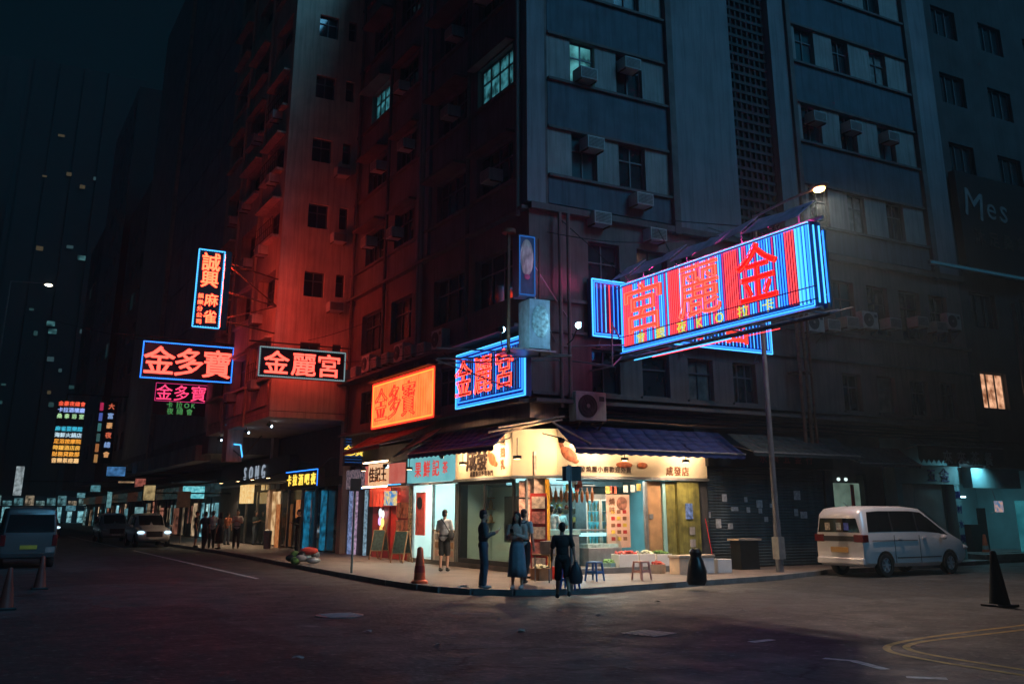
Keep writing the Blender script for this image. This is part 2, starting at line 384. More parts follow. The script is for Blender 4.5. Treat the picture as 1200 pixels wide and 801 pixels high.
strip(smooth_line([(1330, 716), (1200, 732), (1150, 738), (1100, 744.5), (1060, 751), (1040, 757), (1045, 763.5), (1075, 770.5), (1130, 780), (1200, 791), (1330, 812)]), 0.1, M_YELPAINT, 'yellow_line')
strip(smooth_line([(1330, 722), (1200, 737.5), (1130, 745.5), (1085, 751), (1066, 755), (1063, 759), (1077, 764), (1120, 772), (1200, 784.5), (1330, 804)]), 0.1, M_YELPAINT, 'yellow_line')
strip([(-6.15, 27), (-6.3, 4.0)], 0.12, M_WHITEPAINT, 'lane_line'); strip([(-6.1, 60), (-6.15, 31)], 0.12, M_WHITEPAINT, 'lane_line')
a = on_ground(965, 771); b = on_ground(1000, 774); c = on_ground(1038, 784)
strip([(a.x, a.y), (b.x, b.y), (c.x, c.y)], 0.13, M_WHITEPAINT, 'lane_arrow')
for q in ((1062, 793, 1110, 795), (880, 752, 905, 749)):
    a = on_ground(q[0], q[1]); b = on_ground(q[2], q[3]); strip([(a.x, a.y), (b.x, b.y)], 0.14, M_WHITEPAINT, 'worn_road_marking')
for q in ((530, 718, 575, 719), (350, 732, 372, 734)):
    a = on_ground(q[0], q[1]); b = on_ground(q[2], q[3]); strip([(a.x, a.y), (b.x, b.y)], 0.2, M_KERB, 'road_patch')
mh = MB(); p = on_ground(398, 721); mh.lathe([(0.42, 0.0), (0.42, 0.012), (0.36, 0.016), (0.05, 0.016)], (0, 0, 0.002), 20)
for i in range(6): mh.box(-0.3, 0.3, -0.28 + i * 0.1, -0.24 + i * 0.1, 0.016, 0.024)
tag(mh.build('manhole_cover', M_STEEL, None, (p.x, p.y, 0)), 'round ribbed iron manhole cover set in the dark asphalt', 'manhole')

p = on_ground(760, 742); mh = MB(); mh.box(-0.3, 0.3, -0.3, 0.3, 0.002, 0.012)
for i in range(5): mh.box(-0.26, 0.26, -0.24 + i * 0.11, -0.2 + i * 0.11, 0.012, 0.02)
tag(mh.build('manhole_cover', M_STEEL, None, (p.x, p.y, 0), 0.3), 'square ribbed iron cover in the open road before the shop', 'manhole')
for k in range(9):
    px, py = ((430, 741), (655, 716), (702, 722), (350, 772), (512, 757), (770, 705), (870, 716), (610, 740), (585, 726))[k]; p = on_ground(px, py)
    q = MB(); n_ = 7; q.add([(0.09 * math.cos(i * 6.283 / n_) * rnd.uniform(.5, 1.2), 0.07 * math.sin(i * 6.283 / n_) * rnd.uniform(.5, 1.2), 0.008 + rnd.uniform(0, .03)) for i in range(n_)] + [(0, 0, 0.045)], [(i, (i + 1) % n_, n_) for i in range(n_)] + [tuple(range(n_ - 1, -1, -1))])
    tag(q.build('paper_scrap', (M_PANEL, M_BEIGE, M_KERB)[k % 3], None, (p.x, p.y, 0.0), k), 'small scrap of paper litter on the asphalt', 'litter', 'litter on the road')

# ================================================================ CORNER BUILDING
TOPZ = 27.0
SILLS = [11.68 + 3.22 * k for k in range(5)]
cb = thing('corner_building', 'tall corner block with pale blue bands above a brown plaster podium', 'building')
def partL(mb, name, m, parent=None, smooth=False): return mb.build(name, m, parent or cb, rz=LEFT, smooth=smooth)
# solid core behind the skins, so that nothing shows through from another side
co = MB(); co.box(0.5, 19.3, 0.5, 15.2, 4.3, TOPZ - 0.2); co.box(6.6, 19.3, 3.0, 15.2, 0.1, 4.3); co.box(4.4, 6.6, 4.9, 15.2, 0.1, 4.3); co.build('core', M_DARKWALL, cb)
# --- right street: podium with two rows of windows
def ux(px, py=440): return on_y(px, py).x
rowA = [(ux(694), ux(727)), (ux(753), ux(785)), (ux(807), ux(836)), (ux(859), ux(886)), (ux(987), ux(1008)), (ux(1027), ux(1048)), (ux(1065), ux(1086)), (ux(1100), ux(1118))]
pz = MB(); hA = [(a, b, 5.12, 6.42) for a, b in rowA]; hB = [(a - 0.05, b + 0.1, 7.95, 9.75) for a, b in rowA]
wall(pz, 0.0, 19.6, 4.3, 10.65, hA + hB, 0, 0.22); pz.build('podium_wall', M_BROWN, cb)
for i, h in enumerate(hA): window(cb, *h, 0.17, 0, (2, 1, 2, 3)[i % 4], 2, (M_GLASS, M_GLASS, mat('papered_glass', (0.12, 0.12, 0.11), 0.6, 0, 0.5, 4))[i % 3])
for i, h in enumerate(hB): window(cb, *h, 0.17, 0, 2, 2, M_GLASSTEAL if i in (1, 4) else M_GLASS)
ld = MB()
for z, d, t in ((4.72, 0.42, 0.1), (4.95, 0.22, 0.08), (6.78, 0.12, 0.08), (7.72, 0.14, 0.1), (10.45, 0.2, 0.2)):
    ld.box(-0.02, 19.7, -d, 0.02, z, z + t)
for a, b in rowA: ld.box(a - 0.08, b + 0.08, -0.1, 0.03, 5.03, 5.11); ld.box(a - 0.08, b + 0.13, -0.1, 0.03, 7.86, 7.94)
ld.build('ledges', M_LEDGE, cb)
pp = MB()
for px, r in ((925, 0.06), (932, 0.055), (938, 0.05)): x = ux(px); pp.cyl((x, -0.5, 3.9), (x, -0.5, 10.3), r, r, 8); pp.box(x - 0.09, x + 0.09, -0.52, 0, 6.2, 6.25); pp.box(x - 0.09, x + 0.09, -0.52, 0, 8.9, 8.95)
pp.build('downpipe', M_RUST, cb, smooth=True)
for px, z0, z1 in ((652, 4.6, 10.4), (662, 4.9, 10.4)):
    q = MB(); x = ux(px); q.cyl((x, -0.3, z0), (x, -0.3, z1), 0.06, 0.06, 8); q.build('downpipe', M_BROWN, cb, smooth=True)
# conduits that run along above the shop fronts
for z, y, r in ((4.42, -0.1, 0.04), (4.52, -0.12, 0.025), (4.6, -0.08, 0.03), (4.28, -0.14, 0.035)):
    c_ = MB(); pts = [(0.9 + i * 1.7, y + rnd.uniform(-0.03, 0.03), z + rnd.uniform(-0.05, 0.04)) for i in range(12)]; c_.tube(pts, r, 6); c_.build('conduit', M_BLACK, cb)
M_CURT = mat('curtained_glass', (0.16, 0.17, 0.17), 0.5, 0, 0.5, 5)
# --- right street: banded upper floors
def banded_bay(u0, u1, opens, floors, lit=()):
    for k in range(floors):
        s = SILLS[k]; lo = 10.65 if k == 0 else SILLS[k - 1] + 1.52
        sp = MB(); sp.box(u0, u1, -0.06, 0.4, lo + 0.09, s - 0.09); sp.build('spandrel', M_BLUEBAND, cb)
        lg = MB(); lg.box(u0, u1, -0.16, 0.4, s - 0.085, s); lg.box(u0, u1, -0.12, 0.4, s + 1.52, s + 1.605); lg.build('sill_band', M_LEDGE, cb)
        edges = [u0] + [e for o in opens for e in o] + [u1]
        for a, b in zip(edges[0::2], edges[1::2]):
            p_ = MB(); p_.box(a + 0.004, b - 0.004, -0.015, 0.4, s + 0.002, s + 1.518); p_.build('wall_panel', M_PANEL, cb)
        for j, (a, b) in enumerate(opens):
            window(cb, a, b, s + 0.01, s + 1.51, 0.12, 0, 2, 2, (lit and (k, j) in lit and glow_var('lit_teal', (0.01, 0.05, 0.06), (0.10, 0.42, 0.46), 1.6, 0.8)) or (M_GLASSTEAL, M_GLASS, M_CURT, M_GLASS, M_GLASS)[(k * 2 + j + int(u0)) % 5])
banded_bay(0.66, 5.36, [(1.55, 2.5), (3.35, 4.4)], 5, {(1, 0)})
banded_bay(11.42, 18.0, [(11.75, 12.75), (13.75, 14.65), (15.85, 16.8)], 5)
q = MB(); q.box(5.37, 5.62, -0.22, 0.4, 10.4, TOPZ); q.build('rib', M_LEDGE, cb)
q = MB(); q.box(5.63, 8.35, -0.08, 0.4, 10.66, TOPZ); q.build('blank_wall', M_PALE, cb)
lt = MB(); lt.box(8.36, 10.38, 0.35, 0.45, 10.66, TOPZ)
for i in range(44):
    z = 10.75 + i * 0.37; lt.box(8.36, 10.38, 0.18, 0.34, z, z + 0.12)
for i in range(8): x = 8.45 + i * 0.26; lt.box(x, x + 0.07, 0.2, 0.3, 10.66, TOPZ)
lt.build('lattice_screen', M_DARKWALL, cb)
q = MB(); q.box(10.39, 11.2, -0.08, 0.4, 10.66, TOPZ); q.build('pilaster', M_PALE, cb)
q = MB(); q.box(11.2, 11.41, -0.2, 0.4, 10.4, TOPZ); q.build('rib', M_LEDGE, cb)
q = MB(); q.box(18.01, 18.3, -0.2, 0.4, 10.4, TOPZ); q.build('rib', M_LEDGE, cb)
q = MB(); q.box(18.31, 19.6, -0.08, 0.4, 10.66, TOPZ); q.build('pilaster', M_PALE, cb)
# --- the corner column
q = MB(); q.box(-0.12, 0.52, -0.12, 0.52, 10.66, TOPZ); q.build('corner_column', M_PALE, cb)
q = MB(); q.box(0.53, 0.65, -0.05, 0.4, 10.66, TOPZ); q.build('rib', M_LEDGE, cb)
q = MB(); q.cyl((-0.2, 0.3, 10.3), (-0.2, 0.3, TOPZ), 0.07, 0.07, 8); q.build('downpipe', M_PANEL, cb, smooth=True)
# --- left street facade: plaster wall, openings, eyebrow slabs and pipes
opsL = [(1.0, 3.5), (4.3, 6.7), (8.7, 10.7), (11.7, 13.9)]
lh = []; lz = MB()
for k, s in enumerate(SILLS):
    for j, (a, b) in enumerate(opsL): lh.append((-b, -a, s, s + 1.5, k, j))
ll = [(-b, -a, 7.95, 9.6) for a, b in opsL] + [(-b + 0.3, -a - 0.3, 5.15, 6.4) for a, b in opsL]
wall(lz, -15.3, -0.53, 10.65, TOPZ, [h[:4] for h in lh], 0.02, 0.25)
partL(lz, 'left_wall', M_LEFTWALL)
l2 = MB(); wall(l2, -15.3, 0, 4.3, 10.65, ll, 0.0, 0.22); partL(l2, 'left_podium_wall', M_BROWN)
for h in lh:
    k, j = h[4:]; lit = (k, j) in ((1, 0), (2, 3))
    window(cb, *h[:4], 0.2, LEFT, 4, 2, glow_var('lit_teal_left', (0.005, 0.03, 0.035), (0.06, 0.30, 0.36), 3.0, 0.55) if lit else M_GLASS)
for h in ll: window(cb, *h, 0.18, LEFT, 3, 2)
for k, s in enumerate(SILLS):
    for j, (a, b) in enumerate(opsL):
        e = MB(); e.box(-b - 0.25, -a + 0.1, -0.55 if j % 2 else -0.3, 0.03, s + 1.55, s + 1.64); partL(e, 'eyebrow_slab', M_LEDGE)
    e = MB(); e.box(-15.3, -0.55, -0.12, 0.03, s - 0.12, s - 0.02); partL(e, 'sill_band', M_LEDGE)
e = MB()
for z, d in ((4.72, 0.35), (6.85, 0.5), (10.45, 0.25)): e.box(-15.3, 0.0, -d, 0.02, z + 0.003, z + 0.103)
partL(e, 'left_ledges', M_LEDGE)
for y in (3.85, 7.6, 7.85, 11.2, 14.9):
    q = MB(); q.cyl((-y, -0.14, 4.9), (-y, -0.14, TOPZ), 0.075, 0.075, 8); partL(q, 'downpipe', M_PANEL if y in (7.6, 7.85) else M_LEDGE, smooth=True)
q = MB(); q.box(-8.25, -7.2, -0.1, 0.03, 10.7, TOPZ); partL(q, 'pipe_chase', M_PALE)
# ================================================================ RED-LIT BUILDING (overhangs the pavement)
B2Y0, B2Y1, B2X = 15.35, 27.0, -3.25
b2 = thing('overhanging_tenement', 'tall old ochre tenement overhanging the pavement, washed in red neon light', 'building', (0, B2Y0, 0))
FL2 = [6.0 + 3.05 * k for k in range(8)]
q = MB(); q.box(B2X + 0.5, 12, 0.3, B2Y1 - B2Y0 - 0.01, 5.75, 30); q.box(0.6, 12, 0.0, B2Y1 - B2Y0 - 0.01, 0.1, 5.75); q.build('core', M_DARKWALL, b2)
fk = MB(); hk = []
for z in FL2: hk += [(-2.15, -1.25, z + 1.5, z + 2.6), (-0.75, -0.35, z + 1.6, z + 2.6)]
wall(fk, B2X, 0.0, 5.7, 30, hk, 0, 0.2); fk.build('flank_wall', M_REDBLD, b2)
for h in hk: window(b2, *h, 0.15, 0, 2 if h[1] - h[0] > 0.5 else 1, 2)
sf = MB(); hs = []; L2 = B2Y1 - B2Y0
bays = [(0.5, 3.3), (4.2, 7.2), (8.3, 11.0)]
for z in FL2:
    for a, b in bays: hs.append((-b, -a, z + 1.15, z + 2.65))
wall(sf, -L2, 0, 5.7, 30, hs, 0, 0.6); sf.build('street_wall', M_REDBLD, b2, (B2X, 0, 0), LEFT)
for i, h in enumerate(hs):
    o = window(b2, *h, 0.45, LEFT, 4, 2); o.location.x += B2X
    if i % 4 == 3: continue
    g = MB(); a, b, c, d = h; dep = -rnd.choice((0.18, 0.3, 0.4))
    g.box(a - 0.1, b + 0.1, dep, -0.002, d + 0.06, d + 0.14); g.build('window_hood', M_REDBLD, b2, (B2X, 0, 0), LEFT); g = MB(); g.box(a - 0.08, b + 0.08, dep * 0.8, -0.002, c - 0.16, c - 0.05)
    g.build('window_ledge', M_REDBLD, b2, (B2X, 0, 0), LEFT)
    if i % 3 == 0:          # caged balcony bars
        k_ = MB()
        for n in range(9): x = a + (b - a) * n / 8; k_.cyl((x, dep * 0.75, c - 0.05), (x, dep * 0.75, c + 0.75), 0.012, 0.012, 5)
        for zz in (0.02, 0.38, 0.75): k_.cyl((a, dep * 0.75, c + zz), (b, dep * 0.75, c + zz), 0.014, 0.014, 5)
        k_.build('balcony_cage', M_RUST, b2, (B2X, 0, 0), LEFT)
q = MB(); q.box(B2X, 0.6, 0.02, L2, 5.45, 5.69); q.build('soffit', M_REDBLD, b2)
for y in (0.35, 11.2):
    q = MB(); q.box(0.02, 0.3, y - 0.25, y + 0.25, 0.12, 5.44); q.build('pillar', M_REDBLD, b2)
q = MB(); q.box(B2X + 0.02, B2X + 0.75, 7.0, 7.9, 4.0, 5.44); q.build('hanging_bay', M_REDBLD, b2)
for y in (3.7, 7.75):
    q = MB(); q.cyl((B2X - 0.12, y, 5.3), (B2X - 0.12, y, 30), 0.07, 0.07, 8); q.build('downpipe', M_REDBLD, b2, smooth=True)
for i in range(4):
    q = MB(); z = FL2[0] + 0.1; a = 0.3 + i * 2.8; q.box(B2X - 0.06, B2X - 0.003, a, a + 2.5, z - 0.15, z + 0.75); q.build('parapet_panel', M_REDBLD, b2)
# ================================================================ GREY BUILDING AND THE FAR STREET
b3 = thing('grey_office_block', 'plain grey block with thin grid lines beyond the red-lit tenement', 'building', (-3.1, 27.05, 0))
q = MB(); q.box(0.3, 14, 0.02, 31, 4.6, 42); q.box(3.9, 14, 0.0, 31, 0.1, 4.6); q.build('core', M_FARBLD, b3)
q = MB(); wall(q, -31, -17, 5.6, 42, [], 0, 0.2); q.build('blank_wall', M_GREYBLD, b3, (0, 0, 0), LEFT)
for k in range(11):
    for j in range(5):
        q = MB(); a = -16.95 + j * 3.39; q.box(a + 0.06, a + 3.33, 0, 0.28, 5.7 + k * 3.3, 5.7 + k * 3.3 + 3.18); q.build('cladding_panel', M_GREYBLD, b3, (0, 0, 0), LEFT)
q = MB(); q.box(-17.6, -17.2, -0.25, -0.005, 5, 42); q.build('drain_duct', M_BEIGE, b3, (0, 0, 0), LEFT)
q = MB(); q.box(0.02, 0.3, 0.02, 31, 4.6, 5.65); q.build('canopy_beam', M_FARBLD, b3)
far = []
for i, (y0, y1, x, z, m) in enumerate(((58.3, 74, -2.6, 30, M_FARBLD), (74.3, 92, -3.2, 44, M_GREYBLD), (92.3, 116, -2.4, 36, M_FARBLD))):
    b = thing('far_tenement', ['narrow tenement just past the plain grey block', 'taller pale tenement in the middle of the far street', 'dark tenement closing the far end of the shop row'][i], 'building', (x, y0, 0))
    hs = []; q = MB()
    for k in range(int((z - 6) // 3.1)):
        for j in range(int((y1 - y0 - 2) // 3.2)): hs.append((-(2.6 + j * 3.2), -(1.0 + j * 3.2), 6.8 + k * 3.1, 8.2 + k * 3.1))
    wall(q, -(y1 - y0), 0, 4.4, z, hs, 0, 0.25); q.build('street_wall', m, b, rz=LEFT)
    wl = MB(); wl.box(0.4, 14, 0.05, y1 - y0, 4.4, z - 0.1); wl.box(0.8 - x, 14, 0.05, y1 - y0, 0.1, 4.4); wl.build('core', m, b); wl = MB(); wl.box(0.001, 14, 0, 0.04, 4.4, z); wl.build('flank_wall', M_TOWER, b)  # flank coloured near black so the fill sun leaves it unlit
    for n, h in enumerate(hs):
        window(b, *h, 0.2, LEFT, 2, 1, glow('far_lit_window', (0.2, 0.55, 0.55), 0.25) if (n * 7 + i) % 41 == 3 else M_GLASS)
# towers that close the view of the street
LITW = [[(90, 305), (116, 320), (54, 382), (104, 390), (56, 391)], [(43, 424), (50, 426), (100, 433), (94, 374), (101, 373), (41, 448), (118, 247), (110, 255)]]
for i, (yy, x0, x1, z) in enumerate(((150, -13.5, 6.0, 78), (190, -34, -2.5, 95))):
    t = thing('tower_block', ['dark tower block at the end of the street with a few teal windows', 'dim taller tower block rising behind the street end'][i], 'building', (0, yy, 0))
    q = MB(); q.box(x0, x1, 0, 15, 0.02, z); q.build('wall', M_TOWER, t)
    for j in range(int((x1 - x0) // 4)):
        q = MB(); x = x0 + 1.0 + j * 4; q.box(x, x + 0.7, -0.5, -0.001, 4, z); q.build('fin', M_TOWER, t)
    for px, py in LITW[i]:
        p = on_y(px, py, yy)
        if not x0 + 0.3 < p.x < x1 - 1.5: continue
        w = MB(); w.box(p.x, p.x + 1.25, -0.54, -0.502, p.z, p.z + 0.8); f = w.build('window', glow_var('tower_lit', (0.01, 0.05, 0.06), (0.14, 0.42, 0.45), 0.9, 0.42), t)
    for n_ in range(26):
        x = rnd.uniform(x0 + 1, x1 - 2); z_ = 14 + rnd.random() ** 1.4 * 52; w = MB(); w.box(x, x + rnd.uniform(0.4, 1.1), -0.54, -0.504, z_, z_ + rnd.uniform(0.3, 0.8)); w.build('window', glow('tower_dim_%d' % (n_ % 3), ((0.1, 0.3, 0.32), (0.35, 0.28, 0.16), (0.16, 0.34, 0.4))[n_ % 3], 0.16), t)
# ================================================================ NEIGHBOUR ON THE RIGHT
b5 = thing('dark_neighbour_building', 'unlit dark building with shops under it, next to the blue-banded block', 'building', (19.72, 0, 0))
h5 = []
for k in range(6):
    for j in range(6): h5.append((0.6 + j * 3.2, 2.2 + j * 3.2, 5.6 + k * 3.2, 7.0 + k * 3.2))
q = MB(); wall(q, 0, 22, 4.4, 27, h5, 0.1, 0.2); q.build('street_wall', mat('falloff_dark_wall', (0.05, 0.05, 0.055), 0.85, 0, 0.3, 1, stain=0.5), b5)  # light falloff to the right put into this dark wall colour
q = MB(); q.box(0.02, 22, 0.5, 12, 4.4, 26.9); q.box(0.02, 22, 4.5, 12, 0.1, 4.4); q.build('core', M_DARKWALL, b5)
for n, h in enumerate(h5): window(b5, *h, 0.25, 0, 3, 1, glow_var('lit_amber', (0.25, 0.09, 0.04), (1.0, 0.52, 0.30), 3.0, 0.85) if n in (0, 1) else M_GLASS)

# ================================================================ ACROSS THE WIDER STREET (unseen blocks added; the taller is sized to shade the far bays)
for x0, x1, z, lab in ((2.0, 18.9, 8.0, 'unseen lower block added across the wider street from the corner shop'), (19.0, 46.0, 26.0, 'unseen taller block added across the wider street to shade the far bays')):
    t = thing('unseen_opposite_block', lab, 'building', (x0, -17.5, 0)); w = x1 - x0; q = MB(); hs = []
    for k in range(int((z - 6) // 3.2)):
        for j in range(int((w - 1) // 3)): hs.append((0.8 + j * 3.0, 2.3 + j * 3.0, 5.6 + k * 3.2, 7.1 + k * 3.2))
    wall(q, 0, w, 0.0, z, [(-b, -a, c, d) for a, b, c, d in hs] and [(w - b, w - a, c, d) for a, b, c, d in hs], 0, 0.2); q.build('street_wall', M_LEFTWALL, t, (w, 0, 0), math.pi)
    q = MB(); q.box(0, w, -14, -0.4, 0.02, z - 0.02); q.build('core', M_DARKWALL, t)
    for a, b, c, d in hs:
        f = MB(); f.box(a, b, -0.26, -0.2, c, d); f.build('window', M_GLASS, t)

# ================================================================ NEON SIGNS
def tube_part(parent, name, m, pts, r=0.016, n=6):
    t = MB(); t.tube(pts, r, n); return t.build(name, m, parent)
def rect(x0, x1, z0, z1, y): return [(x0, y, z0), (x1, y, z0), (x1, y, z1), (x0, y, z1), (x0, y, z0)]
def bulbs(parent, x0, x1, z0, z1, y, m, step=0.09, s=0.022):
    b = MB(); n = int((x1 - x0) / step)
    for i in range(n + 1):
        x = x0 + (x1 - x0) * i / n
        for z in (z0, z1): b.box(x - s, x + s, y - s, y, z - s, z + s)
    n = int((z1 - z0) / step)
    for i in range(1, n):
        z = z0 + (z1 - z0) * i / n
        for x in (x0, x1): b.box(x - s, x + s, y - s, y, z - s, z + s)
    o = b.build('bulb_border', m, parent); o['kind'] = 'stuff'; return o

# --- the great sign that stands out over the road
GX, GY0, GZ0, GL, GH = 2.91, -0.52, 6.28, 7.62, 2.06
gs = thing('giant_neon_sign', 'giant slanting red and blue neon sign jutting over the road, striped with upright tubes', 'neon sign', (GX, GY0, GZ0), LEFT)
q = MB(); q.box(0, GL, 0, 0.34, 0, GH); q.build('board', M_SIGNBLUE, gs)
def gl(px, py=330): return -(on_x(px, py, GX).y) + GY0
reds = [(gl(730), gl(741)), (gl(784), gl(797)), (gl(850), gl(866)), (gl(922), gl(940))]
N_ROSE = glow('neon_rose', (1.0, 0.05, 0.058), 1.9)
x = 0.07; i = 0
while x < GL - 0.05:
    red = any(a <= x <= b for a, b in reds)
    if red: m, st, r = N_ROSE, 0.082, 0.0165
    else:
        k = i % 7; m = N_CYAN if k in (1, 4) else (N_MAGENTA if k == 3 else (N_PINK if k in (5, 6) and x < 5.6 else N_BLUE)); st, r = 0.088, 0.0165
    top = GH - 0.09
    tube_part(gs, 'neon_tube', m, [(x, -0.035, 0.16), (x, -0.035, top)], r, 6); x += st; i += 1
for d, m in ((0.03, N_CYAN), (0.085, N_BLUE)):
    tube_part(gs, 'border_tube', m, rect(d, GL - d, d, GH - d, -0.04), 0.014)
for x in (GL - 0.2, GL - 0.32, GL - 0.44): tube_part(gs, 'border_tube', N_CYAN, [(x, -0.045, 0.1), (x, -0.045, GH - 0.1)], 0.026)
for y in (0.08, 0.26): tube_part(gs, 'end_tube', N_CYAN, [(GL + 0.02, y, 0.1), (GL + 0.02, y, GH - 0.1)], 0.02)
e = MB(); e.tube([(GL + 0.14, 0.3, 0.0), (GL + 0.14, 0.3, GH - 0.2)], 0.03); e.tube([(GL, 0.3, 0.3), (GL + 0.14, 0.3, 0.3)], 0.03); e.tube([(GL, 0.3, GH - 0.3), (GL + 0.14, 0.3, GH - 0.3)], 0.03); e.build('end_ladder', M_STEEL, gs)
tube_part(gs, 'end_tube', N_BLUE, [(GL + 0.14, 0.24, 0.1), (GL + 0.14, 0.24, GH - 0.25)], 0.02)
N_SCARLET = glow('neon_scarlet', (1.0, 0.028, 0.014), 2.2)
for ch, a, b, zc, hh, fillm in (('宮', gl(733), gl(779), 1.17, 1.52, N_PINKRED), ('麗', gl(798), gl(846), 1.22, 1.58, N_PINKRED), ('金', gl(868), gl(915), 1.18, 1.62, N_SCARLET)):
    sx = (b - a) / hh * 1.08
    char(gs, ch, (a + b) / 2, zc, hh, glow('coral_fill', (1.0, 0.10, 0.06), 0.85) if ch != '金' else glow('scarlet_fill', (1, 0.012, 0.012), 0.9), -0.07, 0.01 if ch != '麗' else 0.006, 0.03, 0, sx, name='character')
    char(gs, ch, (a + b) / 2, zc, hh, fillm, -0.125, 0, 0, 0.014, sx, name='character_outline')
for ch, px in zip('會總夜KO拉卡', (753, 776, 801, 822, 846, 874, 904)):
    char(gs, ch, gl(px, 370), 0.30, 0.36, N_YEL, -0.09, 0.012, 0.02, 0, 1.15, name='small_character')
for zz in (0.42, 0.12, 1.92): tube_part(gs, 'guard_wire', M_BLACK, [(0, -0.16, zz), (GL + 0.2, -0.16, zz + 0.02)], 0.014)
for j, (z, y, m) in enumerate(((-0.08, -0.1, M_STEEL), (-0.2, 0.12, M_RUST), (-0.1, 0.4, M_STEEL), (GH + 0.05, 0.17, M_STEEL))):
    tube_part(gs, 'truss_bar', m, [(-0.5, y, z), (GL + 0.25, y, z)], 0.045)
for i in range(9):
    x = 0.2 + i * 0.9; tube_part(gs, 'truss_strut', M_STEEL, [(x, -0.1, -0.08), (x + 0.45, 0.12, -0.2), (x + 0.9, 0.4, -0.1)], 0.02)
tube_part(gs, 'border_tube', N_BLUE, [(0, -0.08, -0.03), (GL, -0.08, -0.03)], 0.02)
tube_part(gs, 'hidden_fill_tube', glow('sheet_fill_glow', (1.0, 0.05, 0.30), 190), [(0.1, 0.14, GH + 0.022), (GL - 0.1, 0.14, GH + 0.022)], 0.02)  # hidden tube added to light the weather sheets pink from below
tube_part(gs, 'under_tube', N_CYAN, [(0.4, 0.1, -0.26), (GL * 0.6, 0.1, -0.26)], 0.015); tube_part(gs, 'under_tube', N_ROSE, [(1.0, 0.3, -0.24), (GL * 0.8, 0.3, -0.24)], 0.012)
M_PURP = mat('purple_sheet', (0.8, 0.45, 0.68), 0.5, 0, 0.3, 3, 0.2, 20, 0.3)
for i in range(8):       # buckled weather sheets along the top edge
    x0 = i * GL / 8 - 0.05; x1 = x0 + GL / 8 - 0.02; z = GH + 0.03 + rnd.uniform(0, 0.1); t = rnd.uniform(-0.06, 0.14)
    s_ = MB(); s_.add([(x0, -0.34, z), (x1, -0.34, z + t), (x1, 0.3, z + 0.5 + t), (x0, 0.3, z + 0.5), (x0, -0.34, z + 0.02), (x1, -0.34, z + 0.02 + t), (x1, 0.3, z + 0.52 + t), (x0, 0.3, z + 0.52)],
                      [(0, 3, 2, 1), (4, 5, 6, 7), (0, 1, 5, 4), (1, 2, 6, 5), (2, 3, 7, 6), (3, 0, 4, 7)]); s_.build('weather_sheet', M_PURP, gs)
for x in (1.0, 3.0, 5.2, 7.2): tube_part(gs, 'sheet_prop', M_STEEL, [(x, 0.1, GH), (x, 0.1, GH + 0.38)], 0.02)
for a, b in (((0.3, 0.2, GH), (-0.6, -2.0, 4.2)), ((2.5, 0.2, GH), (-0.52, 1.8, 4.4)), ((5.5, 0.2, GH), (-0.52, 4.0, 4.6)), ((6.8, 0.2, GH), (-0.52, 2.4, 4.6))):
    tube_part(gs, 'stay_cable', M_BLACK, [a, b], 0.014, 5)
# --- its companion, flat on the wall behind
ws = thing('wall_neon_sign', 'blue neon sign flat against the wall behind the giant sign', 'neon sign', (1.95, -0.3, 6.72))
WL, WH = 7.15, 1.78
q = MB(); q.box(0, WL, 0, 0.2, 0, WH); q.build('board', M_SIGNBLUE, ws)
x = 0.2; i = 0
while x < WL - 0.15:
    tube_part(ws, 'neon_tube', (N_BLUE, N_BLUE, N_CYAN, N_ROSE)[i % 4] if x < 2 else (N_BLUE, N_CYAN)[i % 2], [(x, -0.03, 0.16), (x, -0.03, WH - 0.16)], 0.015); x += 0.15; i += 1
for d in (0.03, 0.1): tube_part(ws, 'border_tube', N_BLUE if d > 0.05 else N_CYAN, rect(d, WL - d, d, WH - d, -0.035), 0.022)
for ch, xx in zip('金麗宮', (1.7, 3.6, 5.6)): char(ws, ch, xx, 0.85, 1.25, N_SCARLET, -0.06, 0.03, 0.03)
for x in (0.4, 3.5, 6.6): tube_part(ws, 'bracket', M_STEEL, [(x, 0.1, -0.25), (x, 0.29, -0.25), (x, 0.1, 0.05)], 0.025)
# --- corner sign, blue with red letters
p0, p1 = on_x(535, 450, -0.3), on_x(617, 440, -0.3)
SL = p0.y - p1.y
bs_ = thing('blue_corner_sign', 'blue neon sign with red characters on the building corner above the navy awning', 'neon sign', (-0.3, p0.y, 4.86), LEFT)
q = MB(); q.box(0, SL, 0, 0.16, 0, 1.75); q.build('board', M_SIGNBLUE, bs_)
for d, m in ((0.03, N_CYAN), (0.09, N_BLUE), (0.2, N_BLUE)): tube_part(bs_, 'border_tube', m, rect(d, SL - d, d, 1.75 - d, -0.03), 0.02)
x = 0.3; i = 0
while x < SL - 0.25:
    tube_part(bs_, 'neon_tube', (N_BLUE, N_BLUEDIM, N_BLUEDIM)[i % 3], [(x, -0.025, 0.26), (x, -0.025, 1.5)], 0.014); x += 0.16; i += 1
for k, ch in enumerate('金麗宮'):
    xx = 0.6 + k * 1.38 * SL / 4.6; char(bs_, ch, xx, 0.92, 1.22, N_RED, -0.06, 0, 0, 0.014, 1.0, name='character'); char(bs_, ch, xx, 0.92, 1.22, mat('dark_red_backing', (0.2, 0.02, 0.03), 0.5), -0.035, 0.02, 0.01, name='character_backing')
for x in (0.3, SL - 0.3): tube_part(bs_, 'bracket', M_BLACK, [(x, 0.29, 1.9), (x, 0.05, 1.7)], 0.03)
